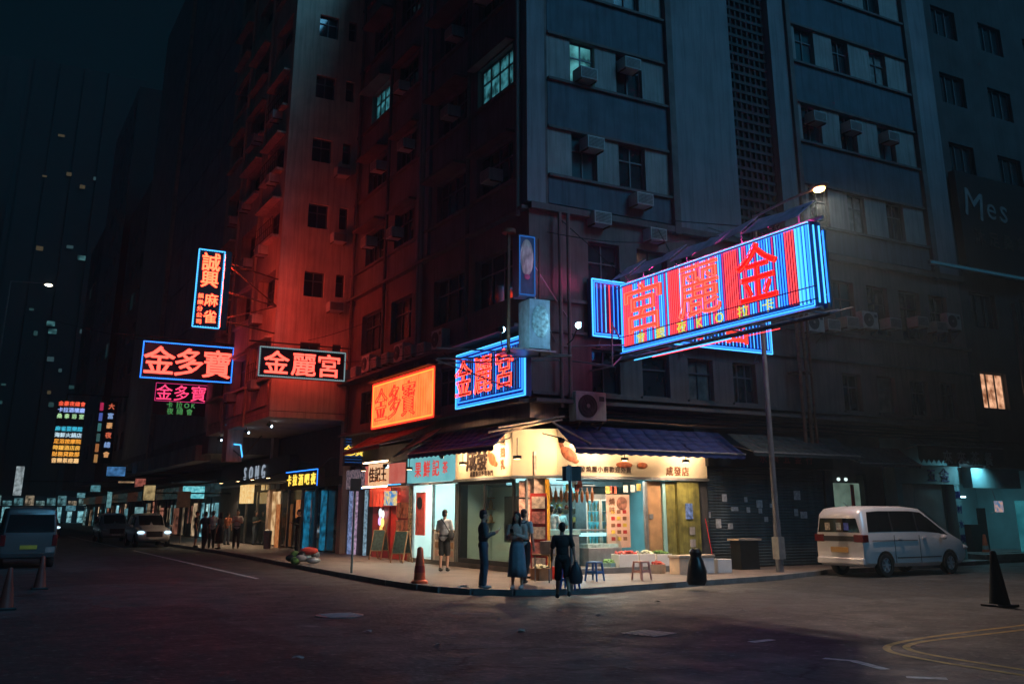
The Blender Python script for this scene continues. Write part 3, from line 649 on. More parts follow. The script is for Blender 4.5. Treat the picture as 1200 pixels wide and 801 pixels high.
# --- orange sign
p0, p1 = on_x(437, 480, -0.35), on_x(510, 462, -0.35); OL = p0.y - p1.y
os_ = thing('orange_neon_sign', 'glowing orange neon sign with red characters on the wall above the red awning', 'neon sign', (-0.35, p0.y, 4.75), LEFT)
q = MB(); q.box(0, OL, 0, 0.2, 0, 1.72); q.build('casing', M_RUST, os_)
q = MB(); q.box(0.06, OL - 0.06, -0.02, -0.002, 0.06, 1.66); q.build('lit_face', glow_var('orange_face', (1.0, 0.19, 0.04), (1.0, 0.31, 0.08), 1.2, 0.9), os_)
for d in (0.03, 0.1): tube_part(os_, 'border_tube', N_ORANGE if d > 0.05 else N_SCARLET, rect(d, OL - d, d, 1.72 - d, -0.04), 0.022)
for i in range(26):
    x = 0.3 + i * (OL - 0.5) / 25; tube_part(os_, 'neon_tube', glow('orange_tube', (1.0, 0.24, 0.05), 1.15), [(x, -0.03, 0.18), (x, -0.03, 1.54)], 0.012)
for k, ch in enumerate('金多寶'): char(os_, ch, 0.95 + k * 1.35 * OL / 5.9, 0.86, 1.3, glow('red_tube_dim', (0.9, 0.03, 0.02), 1.0), -0.055, 0, 0, 0.02, 1.0)
q = MB(); q.box(-0.05, OL + 0.05, -0.3, 0.25, 1.74, 1.78); q.build('hood', M_RUST, os_)
for x in (0.8, OL - 0.6): tube_part(os_, 'bracket', M_BLACK, [(x, 0.34, 1.95), (x, 0.05, 1.75)], 0.03)
# --- hanging signs over the left street
def hanging(name, label, x0, x1, yy, z0, z1, chars, m, border, thick=0.22, size=None, bold=0.02, both=True, zc=None, tube=0.012):
    t = thing(name, label, 'neon sign', (x0, yy, z0)); w, h = x1 - x0, z1 - z0
    q = MB(); q.box(0, w, 0, thick, 0, h); q.build('board', M_SIGNDARK, t)
    for side in ((0, 1) if both else (0,)):
        for ch, cx, cz, sz, sx in chars:
            if side == 0:
                char(t, ch, cx, cz, sz, m, -0.02, bold, 0.02, 0, sx)
            else:
                o = char(t, ch, w - cx, cz, sz, m, thick + 0.02, bold, 0.02, 0, sx, rz=math.pi)
    if border: 
        bulbs(t, 0.05, w - 0.05, 0.05, h - 0.05, -0.005, border); tube_part(t, 'border_tube', border, rect(0.03, w - 0.03, 0.03, h - 0.03, -0.01), 0.016)
    return t
a, b = on_y(303, 420, 14.2), on_y(405, 430, 14.2); W = b.x - a.x
t = hanging('red_character_sign', 'long dark signboard with three red neon characters and a white bulb border', a.x, b.x, 14.2, 6.88, 8.1,
            [(c, W * f, 0.60, 0.98, 1.08) for c, f in zip('金麗宮', (0.2, 0.51, 0.8))], N_PINKRED, glow('bulb_white', (0.5, 0.75, 0.8), 0.35))
tube_part(t, 'hanger', M_BLACK, [(-0.4, 0.11, 1.4), (W + 0.2, 0.11, 1.4)], 0.03); tube_part(t, 'hanger', M_BLACK, [(0.3, 0.11, 1.2), (0.3, 0.11, 1.42)], 0.02); tube_part(t, 'hanger', M_BLACK, [(W - 0.3, 0.11, 1.2), (W - 0.3, 0.11, 1.42)], 0.02)
a, b = on_y(165, 425, 22.5), on_y(273, 430, 22.5); W = b.x - a.x
t = hanging('blue_bordered_sign', 'long dark signboard with red neon characters and a blue bulb border over the street', a.x, b.x, 22.5, 7.58, 9.3,
            [(c, W * f, 0.86, 1.36, 1.05) for c, f in zip('金多寶', (0.19, 0.51, 0.82))], N_PINKRED, N_BLUE, both=False)
tube_part(t, 'hanger', M_BLACK, [(-1.2, 0.11, 1.95), (W + 0.4, 0.11, 1.85)], 0.04); tube_part(t, 'hanger', M_BLACK, [(0.4, 0.11, 1.7), (0.4, 0.11, 1.92)], 0.025); tube_part(t, 'hanger', M_BLACK, [(W - 0.4, 0.11, 1.7), (W - 0.4, 0.11, 1.88)], 0.025)
a, b = on_y(228, 340, 13.4), on_y(261, 340, 13.4); W = b.x - a.x; z0, z1 = on_y(245, 385, 13.4).z, on_y(245, 292, 13.4).z; HH = z1 - z0
N_VRED = glow('neon_red_hot', (1.0, 0.05, 0.02), 8.0)
t = hanging('vertical_mahjong_sign', 'tall vertical red neon sign with a pale blue border on the tenement', a.x, b.x, 13.4, z0, z1,
            [('誠', W * 0.5, HH * 0.84, W * 0.72, 0.95), ('興', W * 0.5, HH * 0.62, W * 0.66, 1.0), ('麻', W * 0.62, HH * 0.36, W * 0.5, 1.0), ('雀', W * 0.62, HH * 0.15, W * 0.5, 1.0)]
            + [(c, W * 0.24, HH * (0.40 - 0.08 * k), W * 0.19, 1.1) for k, c in enumerate('娛樂分公司')], N_VRED, N_CYAN, bold=0.022, both=False)
for z in (0.4, HH / 2, HH - 0.4): tube_part(t, 'bracket', M_RUST, [(W, 0.11, z), (-3.22 - a.x, 2.0, z)], 0.03)
tube_part(t, 'bracket', M_RUST, [(W, 0.11, 0.4), (-3.22 - a.x, 2.0, HH / 2), (W, 0.11, HH - 0.4)], 0.025)
for y_ in (-0.012,):
    q = MB(); q.box(W + 0.002, W + 0.24, y_, y_ + 0.014, 0, HH); q.build('wash_shield', M_SIGNDARK, t)  # flange added to keep the red wash off the road
N_WASH = glow('red_wash_glow', (1.0, 0.075, 0.04), 95.0)  # hidden tubes added behind the sign edge to wash the tenement red
for k in range(3): tube_part(t, 'hidden_wash_tube', N_WASH, [(W + 0.05, 0.03 + 0.08 * k, 0.1), (W + 0.05, 0.03 + 0.08 * k, HH - 0.1)], 0.028)
a, b = on_y(180, 468, 28.5), on_y(243, 468, 28.5); W = b.x - a.x
t = hanging('pink_karaoke_sign', 'small pink and green neon sign hung below the blue bordered sign', a.x, b.x, 28.5, 6.55, 8.25,
            [(c, W * f, 1.15, 0.85, 1.0) for c, f in zip('金多寶', (0.18, 0.5, 0.82))], N_PINK, None, bold=0.0, both=False)
for ch, f in zip('卡拉OK', (0.3, 0.48, 0.62, 0.74)): char(t, ch, W * f, 0.52, 0.34, N_GRN, -0.02, 0.01, 0.02)
for ch, f in zip('夜總會', (0.32, 0.5, 0.68)): char(t, ch, W * f, 0.2, 0.34, N_GRN, -0.02, 0.01, 0.02)
tube_part(t, 'border_tube', N_MAGENTA, rect(0.05, W - 0.05, 0.7, 1.6, -0.015), 0.012); tube_part(t, 'hanger', M_BLACK, [(W * 0.5, 0.11, 1.7), (W + 0.3, 0.11, 1.8), (W + 0.9, 0.11, 1.8)], 0.03)
# far hanging signs: stacked coloured rows and a slim column
ROWC = [(1.0, 0.12, 0.06), (0.35, 0.5, 1.0), (0.4, 0.7, 0.35), None, (0.05, 0.5, 0.7), (0.55, 0.75, 0.85), (1.0, 0.4, 0.05), (1.0, 0.5, 0.08), (1.0, 0.42, 0.06), (1.0, 0.6, 0.25)]
a, b = on_y(64, 500, 58), on_y(98, 500, 58); z0, z1 = on_y(80, 543, 58).z, on_y(80, 469, 58).z
t = thing('stacked_row_sign', 'tall far signboard of stacked coloured rows of lit characters over the street', 'neon sign', (a.x, 58, z0)); W, HH = b.x - a.x, z1 - z0
q = MB(); q.box(0, W, 0, 0.25, 0, HH); q.build('board', M_SIGNDARK, t)
TXT = ['金豪夜總會', '卡拉酒樓廳', '桑拿浴室', '', '麻雀耍樂館', '海鮮火鍋店', '足浴按摩院', '時鐘酒店房', '財務貸款部', '音樂茶座廳']
for k, c in enumerate(ROWC):
    if not c: continue
    z = HH * (1 - (k + 0.5) / 10); s = HH / 10 * 0.8
    for j, ch in enumerate(TXT[k]): char(t, ch, W * (0.12 + 0.76 * j / (len(TXT[k]) - 1)), z, s, glow('row_%d' % k, c, 0.95), -0.02, 0.03, 0.02)
tube_part(t, 'hanger', M_BLACK, [(W * 0.3, 0.12, HH), (W * 0.3, 0.12, HH + 0.5), (W + 4, 0.12, HH + 0.5)], 0.05)
a, b = on_y(121, 500, 66), on_y(135, 500, 66); z0, z1 = on_y(128, 543, 66).z, on_y(128, 470, 66).z; W, HH = b.x - a.x, z1 - z0
t = thing('slim_column_sign', 'slim vertical far sign with small red and amber characters', 'neon sign', (a.x, 66, z0))
q = MB(); q.box(0, W, 0, 0.25, 0, HH); q.build('board', M_SIGNDARK, t)
for k, ch in enumerate('大富豪夜總會'): char(t, ch, W * 0.5, HH * (0.92 - 0.155 * k), HH * 0.1, glow('column_%d' % (k % 3), ((1.0, 0.2, 0.1), (0.3, 0.5, 0.9), (1.0, 0.5, 0.2))[k % 3], 0.6), -0.02, 0.03, 0.02)
tube_part(t, 'hanger', M_BLACK, [(W * 0.5, 0.12, HH), (W * 0.5, 0.12, HH + 0.4), (W + 2.5, 0.12, HH + 0.4)], 0.05)
a, b = on_y(113, 500, 70), on_y(120, 500, 70); z0, z1 = on_y(116, 543, 70).z, on_y(116, 470, 70).z; W, HH = b.x - a.x, z1 - z0
t = thing('colour_strip_sign', 'narrow far sign strip fading from pink over blue to amber', 'neon sign', (a.x, 70, z0))
q = MB(); q.box(0, W, 0, 0.2, 0, HH); q.build('board', M_SIGNDARK, t)
for k, c in enumerate(((1, .05, .2), (.15, .25, .9), (.1, .35, .35), (.08, .2, .2), (.8, .3, .1), (.9, .45, .15))):
    q = MB(); q.box(0.1, W - 0.1, -0.03, -0.002, HH * (5 - k) / 6 + 0.1, HH * (6 - k) / 6 - 0.1); q.build('lit_panel', glow('strip_%d' % k, c, 0.35), t)
tube_part(t, 'hanger', M_BLACK, [(W * 0.5, 0.1, HH), (W * 0.5, 0.1, HH + 0.4), (W + 3.2, 0.1, HH + 0.4)], 0.05)
# --- unlit script sign and its blue edge on the dark neighbour
p = on_y(1100, 285, -0.4)
t = thing('unlit_script_sign', 'large dark unlit sign with cursive letters on the dark neighbour building', 'sign', (19.8, -0.35, 10.9))
q = MB(); q.box(0, 6.0, 0, 0.3, 0, 4.2); q.build('board', M_BLACK, t)
M_DULL = mat('dull_letters', (0.22, 0.28, 0.30), 0.4, 0.3)
for ch, x, s, sl in (('M', 0.9, 1.7, 0), ('e', 2.0, 1.4, 0), ('s', 2.8, 1.5, 0)):
    o = char(t, ch, x, 2.9, s, M_DULL, -0.03, 0.0, 0.05); o.rotation_euler = (0, R(8), 0)
for k, ch in enumerate('沐足桑拿'): char(t, ch, 1.0 + k * 0.9, 1.5, 0.7, mat('faded_letters', (0.07, 0.05, 0.04), 0.6), -0.03, 0.02, 0.03)
bl = thing('blue_light_strip', 'thin dim blue light strip along the foot of the unlit script sign', 'light strip', (17.4, -0.5, 10.84))
q = MB(); q.box(0, 6.3, 0, 0.12, 0, 0.16); q.build('housing', M_STEEL, bl); q = MB(); q.box(0.05, 6.25, -0.012, -0.002, 0.03, 0.13); q.build('diffuser', glow('blue_strip', (0.02, 0.12, 0.2), 0.22), bl)
# --- the corner's two-part vertical box sign on its truss
t = thing('tall_emblem_sign', 'tall narrow box sign with a round pale emblem standing out from the building corner', 'sign', (-0.85, -1.15, 7.42), R(-4))
q = MB(); q.box(-0.24, 0.26, -0.2, 0.2, 0, 1.75); q.build('box', mat('sign_box_blue', (0.05, 0.10, 0.22), 0.5, 0, 0.3, 3, 0, 30, 0.4), t)
for s in (-1, 1):
    q = MB(); q.lathe([(0.2, 0), (0.2, 0.02), (0.02, 0.02)], n=24); o = q.build('emblem', mat('emblem_pale', (0.45, 0.58, 0.50), 0.5, 0, 0.6, 9), t, (0, s * 0.2, 1.1)); o.rotation_euler = (R(90 if s < 0 else -90), 0, 0); o.scale = (1, 2.6, 1)
    q = MB(); q.ell((0, 0, 0), (0.09, 0.02, 0.08)); q.build('emblem_flower', mat('flower_pink', (0.5, 0.1, 0.25), 0.5), t, (0, s * 0.225, 0.55))
tube_part(t, 'frame_tube', N_BLUEDIM, rect(-0.22, 0.24, 0.05, 1.7, -0.22), 0.014)
tube_part(t, 'mast', M_RUST, [(-0.46, 0, -1.6), (-0.46, 0, 1.9)], 0.05); tube_part(t, 'mast', M_RUST, [(0.48, 0, -1.6), (0.48, 0, 1.75)], 0.03)
q = MB(); q.cyl((-0.46, 0, 1.8), (-0.46, 0, 1.9), 0.2, 0.2, 12); q.build('mast_cap', M_RUST, t, smooth=True)
t = thing('pale_cube_sign', 'pale teal box sign with faded drawings lit by a floodlight on the corner truss', 'sign', (-0.55, -1.05, 6.02), R(-4))
q = MB(); q.box(-0.2, 0.42, -0.3, 0.4, 0, 1.36)
q.build('box', mat('sign_box_pale', (0.30, 0.48, 0.60), 0.5, 0, 0.25, 5, 0, 30, 0.4), t)
q = MB(); q.ell((0.12, -0.305, 0.75), (0.26, 0.02, 0.46), 20, 8); q.build('drawing', mat('faded_drawing', (0.30, 0.50, 0.55), 0.5, 0, 0.6, 9), t)
q = MB(); q.ell((0.425, 0.05, 0.75), (0.02, 0.26, 0.46), 16, 8); q.build('drawing', mat('faded_drawing', (0.08, 0.28, 0.30), 0.5, 0, 0.9, 9), t)
t = thing('corner_truss', 'light steel truss platform carrying the box signs at the building corner', 'truss', (-0.6, -0.7, 5.9))
tr = [((-1.9, 1.6, 0), (1.2, -0.6, 0)), ((-1.5, 2.4, 0), (1.3, 0.2, 0)), ((-1.9, 1.6, 0.3), (1.2, -0.6, 0.02)), ((-0.9, -0.6, 0.02), (0.4, 1.0, 0.02)), ((-1.8, 1.9, 0.02), (0.6, 1.0, -0.9)), ((-0.5, -0.9, 0.05), (0.7, 0.75, 0.05)),
      ((0.5, -0.7, 0), (0.68, 0.72, 1.0)), ((-0.2, -0.4, 2.2), (1.5, 0.72, 0.6)), ((-0.2, -0.4, 2.9), (1.9, 0.72, 1.4)), ((-1.6, 1.4, 0), (0.55, 2.6, 0.1)), ((0.6, 0.7, 0.1), (-0.8, -0.4, -0.02))]
for a, b in tr: tube_part(t, 'truss_bar', M_STEEL, [a, b], 0.022)
q = MB(); q.box(-0.75, 0.6, -0.75, 0.3, 0.03, 0.07); q.build('deck', M_STEEL, t)
t = thing('sign_bracket_frame', 'steel triangle bracket between the corner and the giant sign', 'bracket', (1.75, -0.9, 6.1))
for a, b in (((-0.6, 0.88, 0.3), (1.3, 0.2, 0.4)), ((-0.35, 0.88, -0.1), (0.35, -0.2, -0.35)), ((0.35, -0.2, -0.35), (1.1, 0.3, 0.1)), ((0.35, -0.2, -0.35), (0.3, -0.3, 0.9)), ((0.35, -0.2, -0.35), (0.3, 0.88, -0.35)), ((0.3, -0.3, 0.85), (0.9, 0.2, 0.6))): tube_part(t, 'bracket_bar', M_STEEL, [a, b], 0.025)
# ================================================================ FLOODLIGHTS AND STREET LAMPS
def floodlight(label, loc, aim, energy, col, lensm, spot=110, group=None, size=0.12, arm=None, s=1.0):
    t = thing('floodlight', label, 'floodlight', loc, 0, group)
    d = Vector(aim).normalized(); rot = d.to_track_quat('-Z', 'Y').to_matrix().to_4x4()
    h = MB(); h.add([tuple(rot @ Vector(v)) for v in [(-.13 * s, -.09 * s, 0), (.13 * s, -.09 * s, 0), (.13 * s, .09 * s, 0), (-.13 * s, .09 * s, 0), (-.07 * s, -.05 * s, .12 * s), (.07 * s, -.05 * s, .12 * s), (.07 * s, .05 * s, .12 * s), (-.07 * s, .05 * s, .12 * s)]],
                    [(4, 5, 6, 7), (0, 1, 5, 4), (1, 2, 6, 5), (2, 3, 7, 6), (3, 0, 4, 7), (0, 3, 2, 1)]); h.build('housing', M_BLACK, t)
    l = MB(); l.add([tuple(rot @ Vector(v)) for v in [(-.115 * s, -.075 * s, -0.004), (.115 * s, -.075 * s, -0.004), (.115 * s, .075 * s, -0.004), (-.115 * s, .075 * s, -0.004)]], [(0, 3, 2, 1)]); l.build('lens', lensm, t)
    if lensm is L_COOL: q = MB(); q.ell(tuple(d * 0.03), 0.085 * s, 10, 8); q.build('bulb', lensm, t)
    if arm: tube_part(t, 'arm', M_BLACK, [(0, 0, 0.06)] + arm, 0.018)
    lamp('floodlight_beam', 'SPOT', t, tuple(d * 0.03), energy, col, size, aim, spot, 0.7); return t
CYANW = (0.40, 0.85, 1.0); WARM = (1.0, 0.62, 0.32)
p = on_x(587, 386, -1.9); floodlight('small cold white floodlight glaring above the blue corner sign', (p.x, p.y, p.z), (1.0, 0.05, 0.12), 60, CYANW, L_COOL, 150, arm=[(0.1, 0.2, -0.2), (0.6, 1.0, -0.3)])
p = on_y(679, 381, -1.7); floodlight('small cold white floodlight on the bracket beside the giant sign', (p.x, p.y, p.z), (-1, 0.22, 0.05), 90, CYANW, L_COOL, 150, arm=[(0.1, 0.5, -0.3), (0.1, 0.8, -0.4)])
# street lamp
t = thing('street_lamp', 'tall grey street lamp post whose warm lamp shines above the giant sign', 'street lamp', (6.85, -2.25, 0.12))
q = MB(); q.cyl((0, 0, 0), (0, 0, 1.4), 0.11, 0.1, 12); q.cyl((0, 0, 1.4), (0, 0, 10.55), 0.085, 0.06, 12); q.build('post', mat('lamp_post_paint', (0.16, 0.17, 0.2), 0.4, 0.4), t, smooth=True)
q = MB(); q.box(-0.12, 0.12, -0.14, 0.12, 0.35, 0.95); q.build('service_door', M_STEEL, t)
lp = on_y(960, 222, -4.6) - Vector((6.85, -2.25, 0.12))
tube_part(t, 'arm', M_STEEL, [(0, 0, 10.5), (lp.x * 0.5, lp.y * 0.5, lp.z - 0.05), (lp.x, lp.y, lp.z + 0.08)], 0.04)
q = MB(); q.ell((0, 0, 0), (0.16, 0.36, 0.09), 14, 8); q.build('lamp_head', M_STEEL, t, (lp.x, lp.y, lp.z + 0.1), smooth=True)
q = MB(); q.ell((0, 0, 0), (0.12, 0.2, 0.1), 14, 8); q.build('lamp_lens', glow('sodium_lens', (1.0, 0.36, 0.10), 70), t, (lp.x, lp.y, lp.z + 0.02))
lamp('street_light', 'SPOT', t, (lp.x, lp.y, lp.z - 0.12), 2500, (1.0, 0.74, 0.6), 0.15, (-0.2, -0.3, -1), 122, 1.0)
# far street lamp
p = on_y(57, 334, 62); t = thing('far_street_lamp', 'distant street lamp glowing white over the far end of the street', 'street lamp', (p.x - 2.8, 62, 0))
q = MB(); q.cyl((0, 0, 0), (0, 0, p.z), 0.1, 0.06, 8); q.build('post', M_STEEL, t, smooth=True); tube_part(t, 'arm', M_STEEL, [(0, 0, p.z), (2.7, 0, p.z + 0.1)], 0.05)
q = MB(); q.ell((2.8, 0, p.z), (0.28, 0.14, 0.1)); q.build('lamp_head', glow('white_lens', (1.0, 0.85, 0.62), 12), t)
# three spotlights beneath the red tenement's overhang
for px, py in ((258, 502), (290, 490), (317, 478)):
    p = on_ground(px, py, 5.42); p = on_x(px, py, -2.7)
    t = thing('soffit_spotlight', 'small white spotlight under the overhang of the red-lit tenement', 'spotlight', (p.x, p.y, 5.3), 0, 'spotlights under the overhang')
    q = MB(); q.cyl((0, 0, 0.15), (0, 0.02, 0.0), 0.02, 0.02, 6); q.cyl((-0.1, 0, 0.02), (0.08, 0, -0.06), 0.06, 0.07, 10); q.build('housing', M_BLACK, t)
    q = MB(); q.ell((0.09, -0.02, -0.07), (0.05, 0.07, 0.05)); q.build('lens', glow('spot_lens', (0.6, 0.85, 1.0), 9), t)
    lamp('spot_beam', 'SPOT', t, (0.12, 0, -0.1), 7, CYANW, 0.05, (0.7, 0, -1), 100)
t = thing('blue_neon_bracket', 'bent blue neon outline bracket hanging under the tenement overhang', 'neon tube', (-2.9, 0, 0))
a = [on_x(x_, y_, -2.9) for x_, y_ in ((265, 486), (264, 519), (282, 521), (284, 536))]
tube_part(t, 'neon_tube', N_CYAN, [(0, q_.y, q_.z) for q_ in a], 0.03)
tube_part(t, 'stay', M_RUST, [(0.0, a[1].y, a[1].z), (0.0, a[3].y, a[3].z), (0.8, a[3].y, a[3].z + 1)], 0.03)

# ================================================================ SHOPS
def shutter(mb, x0, x1, z0, z1, y=0.0, pitch=0.085, d=0.022):
    n = int((z1 - z0) / pitch)
    for i in range(n):
        a = z0 + (z1 - z0) * i / n; b = z0 + (z1 - z0) * (i + 1) / n; m_ = (a + b) / 2
        mb.quad((x0, y, a), (x1, y, a), (x1, y - d, m_), (x0, y - d, m_)); mb.quad((x0, y - d, m_), (x1, y - d, m_), (x1, y, b), (x0, y, b))
    return mb
M_FASCIA = mat('cream_fascia', (0.8, 0.69, 0.52), 0.5, 0, 0.08, 1.5)
M_BRUSH = mat('brush_ink', (0.06, 0.03, 0.025), 0.5)
M_BROWNINK = mat('brown_ink', (0.25, 0.10, 0.05), 0.5)
M_GREENPILLAR = mat('green_pillar', (0.185, 0.175, 0.045), 0.5, 0, 0.5, 4, 0, 30, 0.8)
M_WOOD = mat('wood_door', (0.38, 0.22, 0.11), 0.5, 0, 0.25, 4)
M_POSTER = mat('pink_poster', (0.72, 0.45, 0.34), 0.5, 0, 0.12, 3)
M_REDPAINT = mat('red_paint', (0.42, 0.025, 0.02), 0.45, 0, 0.2, 3)
M_REDCLOTH = mat('red_cloth', (0.55, 0.05, 0.03), 0.8, 0, 0.2, 4)
M_INTERIOR = mat('interior_wall', (0.50, 0.60, 0.58), 0.6, 0, 0.08, 1.2)
M_SHOPFLOOR = mat('shop_floor', (0.18, 0.16, 0.14), 0.4, 0, 0.3, 2)
sh = thing('roast_meat_shop', 'brightly lit open-fronted corner food shop under a cream fascia', 'shop')
q = MB(); q.slab([(0.06, 0.95), (0.95, 0.06), (6.2, 0.06), (6.2, 4.8), (0.06, 4.8)], 0.10, 0.27); q.build('floor', M_SHOPFLOOR, sh)
q = MB(); q.box(0.1, 6.2, 4.6, 4.75, 0.27, 4.2); q.build('back_wall', M_INTERIOR, sh)
q = MB(); q.box(6.05, 6.2, 0.5, 4.59, 0.27, 4.2); q.build('side_wall', M_TEALWALL, sh)
q = MB(); q.box(0.3, 6.04, 0.3, 4.59, 3.3, 3.4); q.build('ceiling', M_INTERIOR, sh)
# cream fascia round the chamfered corner
F0, F1 = 2.74, 4.02
fa = MB()
def pl(mb, a, b, z0, z1, th=0.14):
    a = Vector(a); b = Vector(b); d = (b - a).normalized(); n = Vector((-d.y, d.x)) * th; mb.slab([(a.x, a.y), (b.x, b.y), (b.x + n.x, b.y + n.y), (a.x + n.x, a.y + n.y)], z0, z1)
pl(fa, (-0.12, 4.5), (-0.12, 0.82), F0, F1); fa.build('fascia', M_FASCIA, sh)
fa = MB(); pl(fa, (-0.12, 0.80), (0.80, -0.12), F0, F1); fa.build('fascia', M_FASCIA, sh)
fa = MB(); pl(fa, (0.82, -0.12), (6.2, -0.12), F0, F1); fa.build('fascia', M_FASCIA, sh)
q = MB(); pl(q, (-0.18, 4.52), (-0.18, 0.80), F0 - 0.08, F0 - 0.01, 0.2); pl(q, (0.80, -0.18), (6.22, -0.18), F0 - 0.08, F0 - 0.01, 0.2); pl(q, (-0.18, 0.78), (0.78, -0.18), F0 - 0.08, F0 - 0.01, 0.2); q.build('fascia_trim', M_STEEL, sh)
def charL(parent, ch, Y, z, size, m, x=-0.14, **k):
    o = char(parent, ch, 0, 0, size, m, 0, **k); o.location = (x, Y, z); o.rotation_euler = (0, 0, LEFT); return o
for ch, Y in zip('成發', (3.35, 2.65)): charL(sh, ch, Y, 3.3, 0.72, M_BRUSH, bold=0.03)
for k, ch in enumerate('燒臘飯店外賣專門'): charL(sh, ch, 3.35 - k * 0.19, 2.86, 0.17, M_BRUSH, bold=0.02)
for k, ch in enumerate('燒鵝乳'): charL(sh, ch, 1.35, 3.75 - 0.34 * k, 0.3, M_BROWNINK, bold=0.02)
q = MB(); q.ell((-0.135, 2.0, 3.25), (0.012, 0.26, 0.17), 16, 8, Matrix.Rotation(0.5, 3, 'X')); q.ell((-0.135, 2.2, 3.45), (0.012, 0.07, 0.2), 12, 8); q.ell((-0.135, 1.78, 3.1), (0.012, 0.14, 0.08), 12, 6); q.build('meat_picture', mat('roast_picture', (0.5, 0.14, 0.06), 0.5, 0, 0.6, 8), sh)
for k, ch in enumerate('成發燒臘小廚歡迎外賣'): char(sh, ch, 1.45 + k * 0.2, 2.93, 0.18, M_BRUSH, -0.135, 0.02)
q = MB(); q.ell((1.2, -0.13, 3.32), (0.3, 0.012, 0.17), 16, 8, Matrix.Rotation(0.5, 3, 'Y')); q.ell((0.98, -0.13, 3.5), (0.07, 0.012, 0.2), 12, 8, Matrix.Rotation(-0.5, 3, 'Y')); q.ell((0.93, -0.13, 3.68), (0.09, 0.012, 0.06), 10, 6); q.ell((1.42, -0.13, 3.14), (0.12, 0.012, 0.06), 10, 6); q.build('meat_picture', MATS['roast_picture'], sh)
for x_, w_ in ((3.1, 0.3), (3.75, 0.2)): q = MB(); q.ell((x_, -0.13, 3.07), (w_, 0.02, 0.09), 12, 6); q.build('meat_picture', MATS['roast_picture'], sh)
for k, ch in enumerate('成發店'): char(sh, ch, 4.75 + k * 0.3, 2.93, 0.28, M_BROWNINK, -0.135, 0.03)
# pillars, posts and posters at the corner
q = MB(); q.box(0.30, 0.72, 0.30, 0.72, 0.27, 3.29); q.build('corner_pillar', mat('poster_pillar', (0.42, 0.33, 0.30), 0.5, 0, 0.7, 6), sh)
q = MB(); q.cyl((0.62, 0.12, 0.27), (0.62, 0.12, 2.64), 0.07, 0.07, 10); q.build('yellow_post', mat('yellow_paint', (0.65, 0.34, 0.03), 0.4), sh, smooth=True)
q = MB(); q.cyl((0.2, 0.55, 0.27), (0.2, 0.55, 2.64), 0.04, 0.04, 10); q.build('post', M_STEEL, sh, smooth=True)
for a, b, z0, z1, nm in ((0.02, 0.32, 0.45, 2.1, 'poster'), (0.02, 0.32, 2.15, 2.6, 'poster')):
    q = MB(); pl(q, (0.05, 0.72), (0.28, 0.49), z0, z1, 0.02); q.build(nm, mat('menu_poster', (0.75, 0.42, 0.35), 0.5, 0, 0.5, 11), sh)
q = MB(); q.box(5.02, 5.86, -0.1, 0.5, 0.13, 2.65); q.build('green_pillar', M_GREENPILLAR, sh)
q = MB(); q.box(5.3, 5.56, -0.125, -0.102, 1.55, 2.0); q.build('poster', mat('blue_poster', (0.10, 0.18, 0.45), 0.5, 0, 0.8, 9), sh)
for z in (1.1, 0.75): q = MB(); q.box(5.42, 5.62, -0.115, -0.102, z, z + 0.22); q.build('notice', M_PANEL, sh)
q = MB(); q.box(4.66, 4.99, -0.02, 0.08, 0.27, 2.64); q.build('green_jamb', M_GREENPILLAR, sh)
q = MB(); q.box(4.54, 4.65, -0.02, 0.08, 0.27, 2.64); q.build('teal_jamb', M_TEALWALL, sh)
q = MB(); q.box(4.0, 4.53, 0.05, 0.12, 0.27, 2.64); q.build('wood_door', M_WOOD, sh)
q = MB(); q.box(4.06, 4.2, 0.035, 0.048, 1.55, 1.7); q.build('door_handle', M_STEEL, sh)
q = MB(); q.box(3.9, 3.99, 0.0, 0.1, 0.27, 2.64); q.build('door_jamb', M_STEEL, sh)
q = MB(); q.box(2.95, 3.78, 0.62, 0.66, 0.75, 2.25); pb = q.build('menu_board', M_POSTER, sh)
q = MB(); q.lathe([(0.19, 0), (0.19, 0.01), (0.15, 0.012)], n=20); o = q.build('menu_picture', mat('dish_picture', (0.3, 0.12, 0.08), 0.5, 0, 0.7, 8), pb, (3.5, 0.615, 2.0)); o.rotation_euler = (R(90), 0, 0)
for r_ in range(5):
    for c_ in range(3):
        q = MB(); x = 3.1 + c_ * 0.21; z = 0.95 + r_ * 0.19; q.box(x, x + 0.13, 0.61, 0.618, z, z + 0.1); q.build('menu_item', (M_REDPAINT, mat('yellow_print', (0.7, 0.45, 0.05), 0.5), M_BROWNINK)[(r_ + c_) % 3], pb)
for k, ch in enumerate('燒味'): char(pb, ch, 3.15, 2.05 - k * 0.24, 0.22, M_BROWNINK, 0.612, 0.02)
for i in range(7):
    q = MB(); x = 1.3 + i * 0.5; q.box(x, x + 0.42, 3.9, 4.55, 0.27, 1.15 if i % 2 else 1.7); q.build('kitchen_cabinet', (M_STEEL, M_BLACK)[i % 2], sh)
q = MB(); q.box(1.0, 5.4, 3.2, 4.5, 2.55, 3.28); q.build('extractor_hood', M_STEEL, sh)
for i in range(5):
    q = MB(); q.box(0.9 + i * 0.55, 1.35 + i * 0.55, 2.2, 2.6, 2.2 + 0.12 * (i % 2), 2.6); q.build('hanging_ware', (M_TEALWALL, M_BLACK, M_STEEL)[i % 3], sh)
r3 = random.Random(5); STK = [mat('stock_%d' % i, c, 0.5, 0, 0.3, 8) for i, c in enumerate(((0.5, 0.1, 0.06), (0.6, 0.45, 0.12), (0.12, 0.3, 0.14), (0.6, 0.6, 0.56), (0.12, 0.18, 0.4), (0.35, 0.2, 0.1)))]
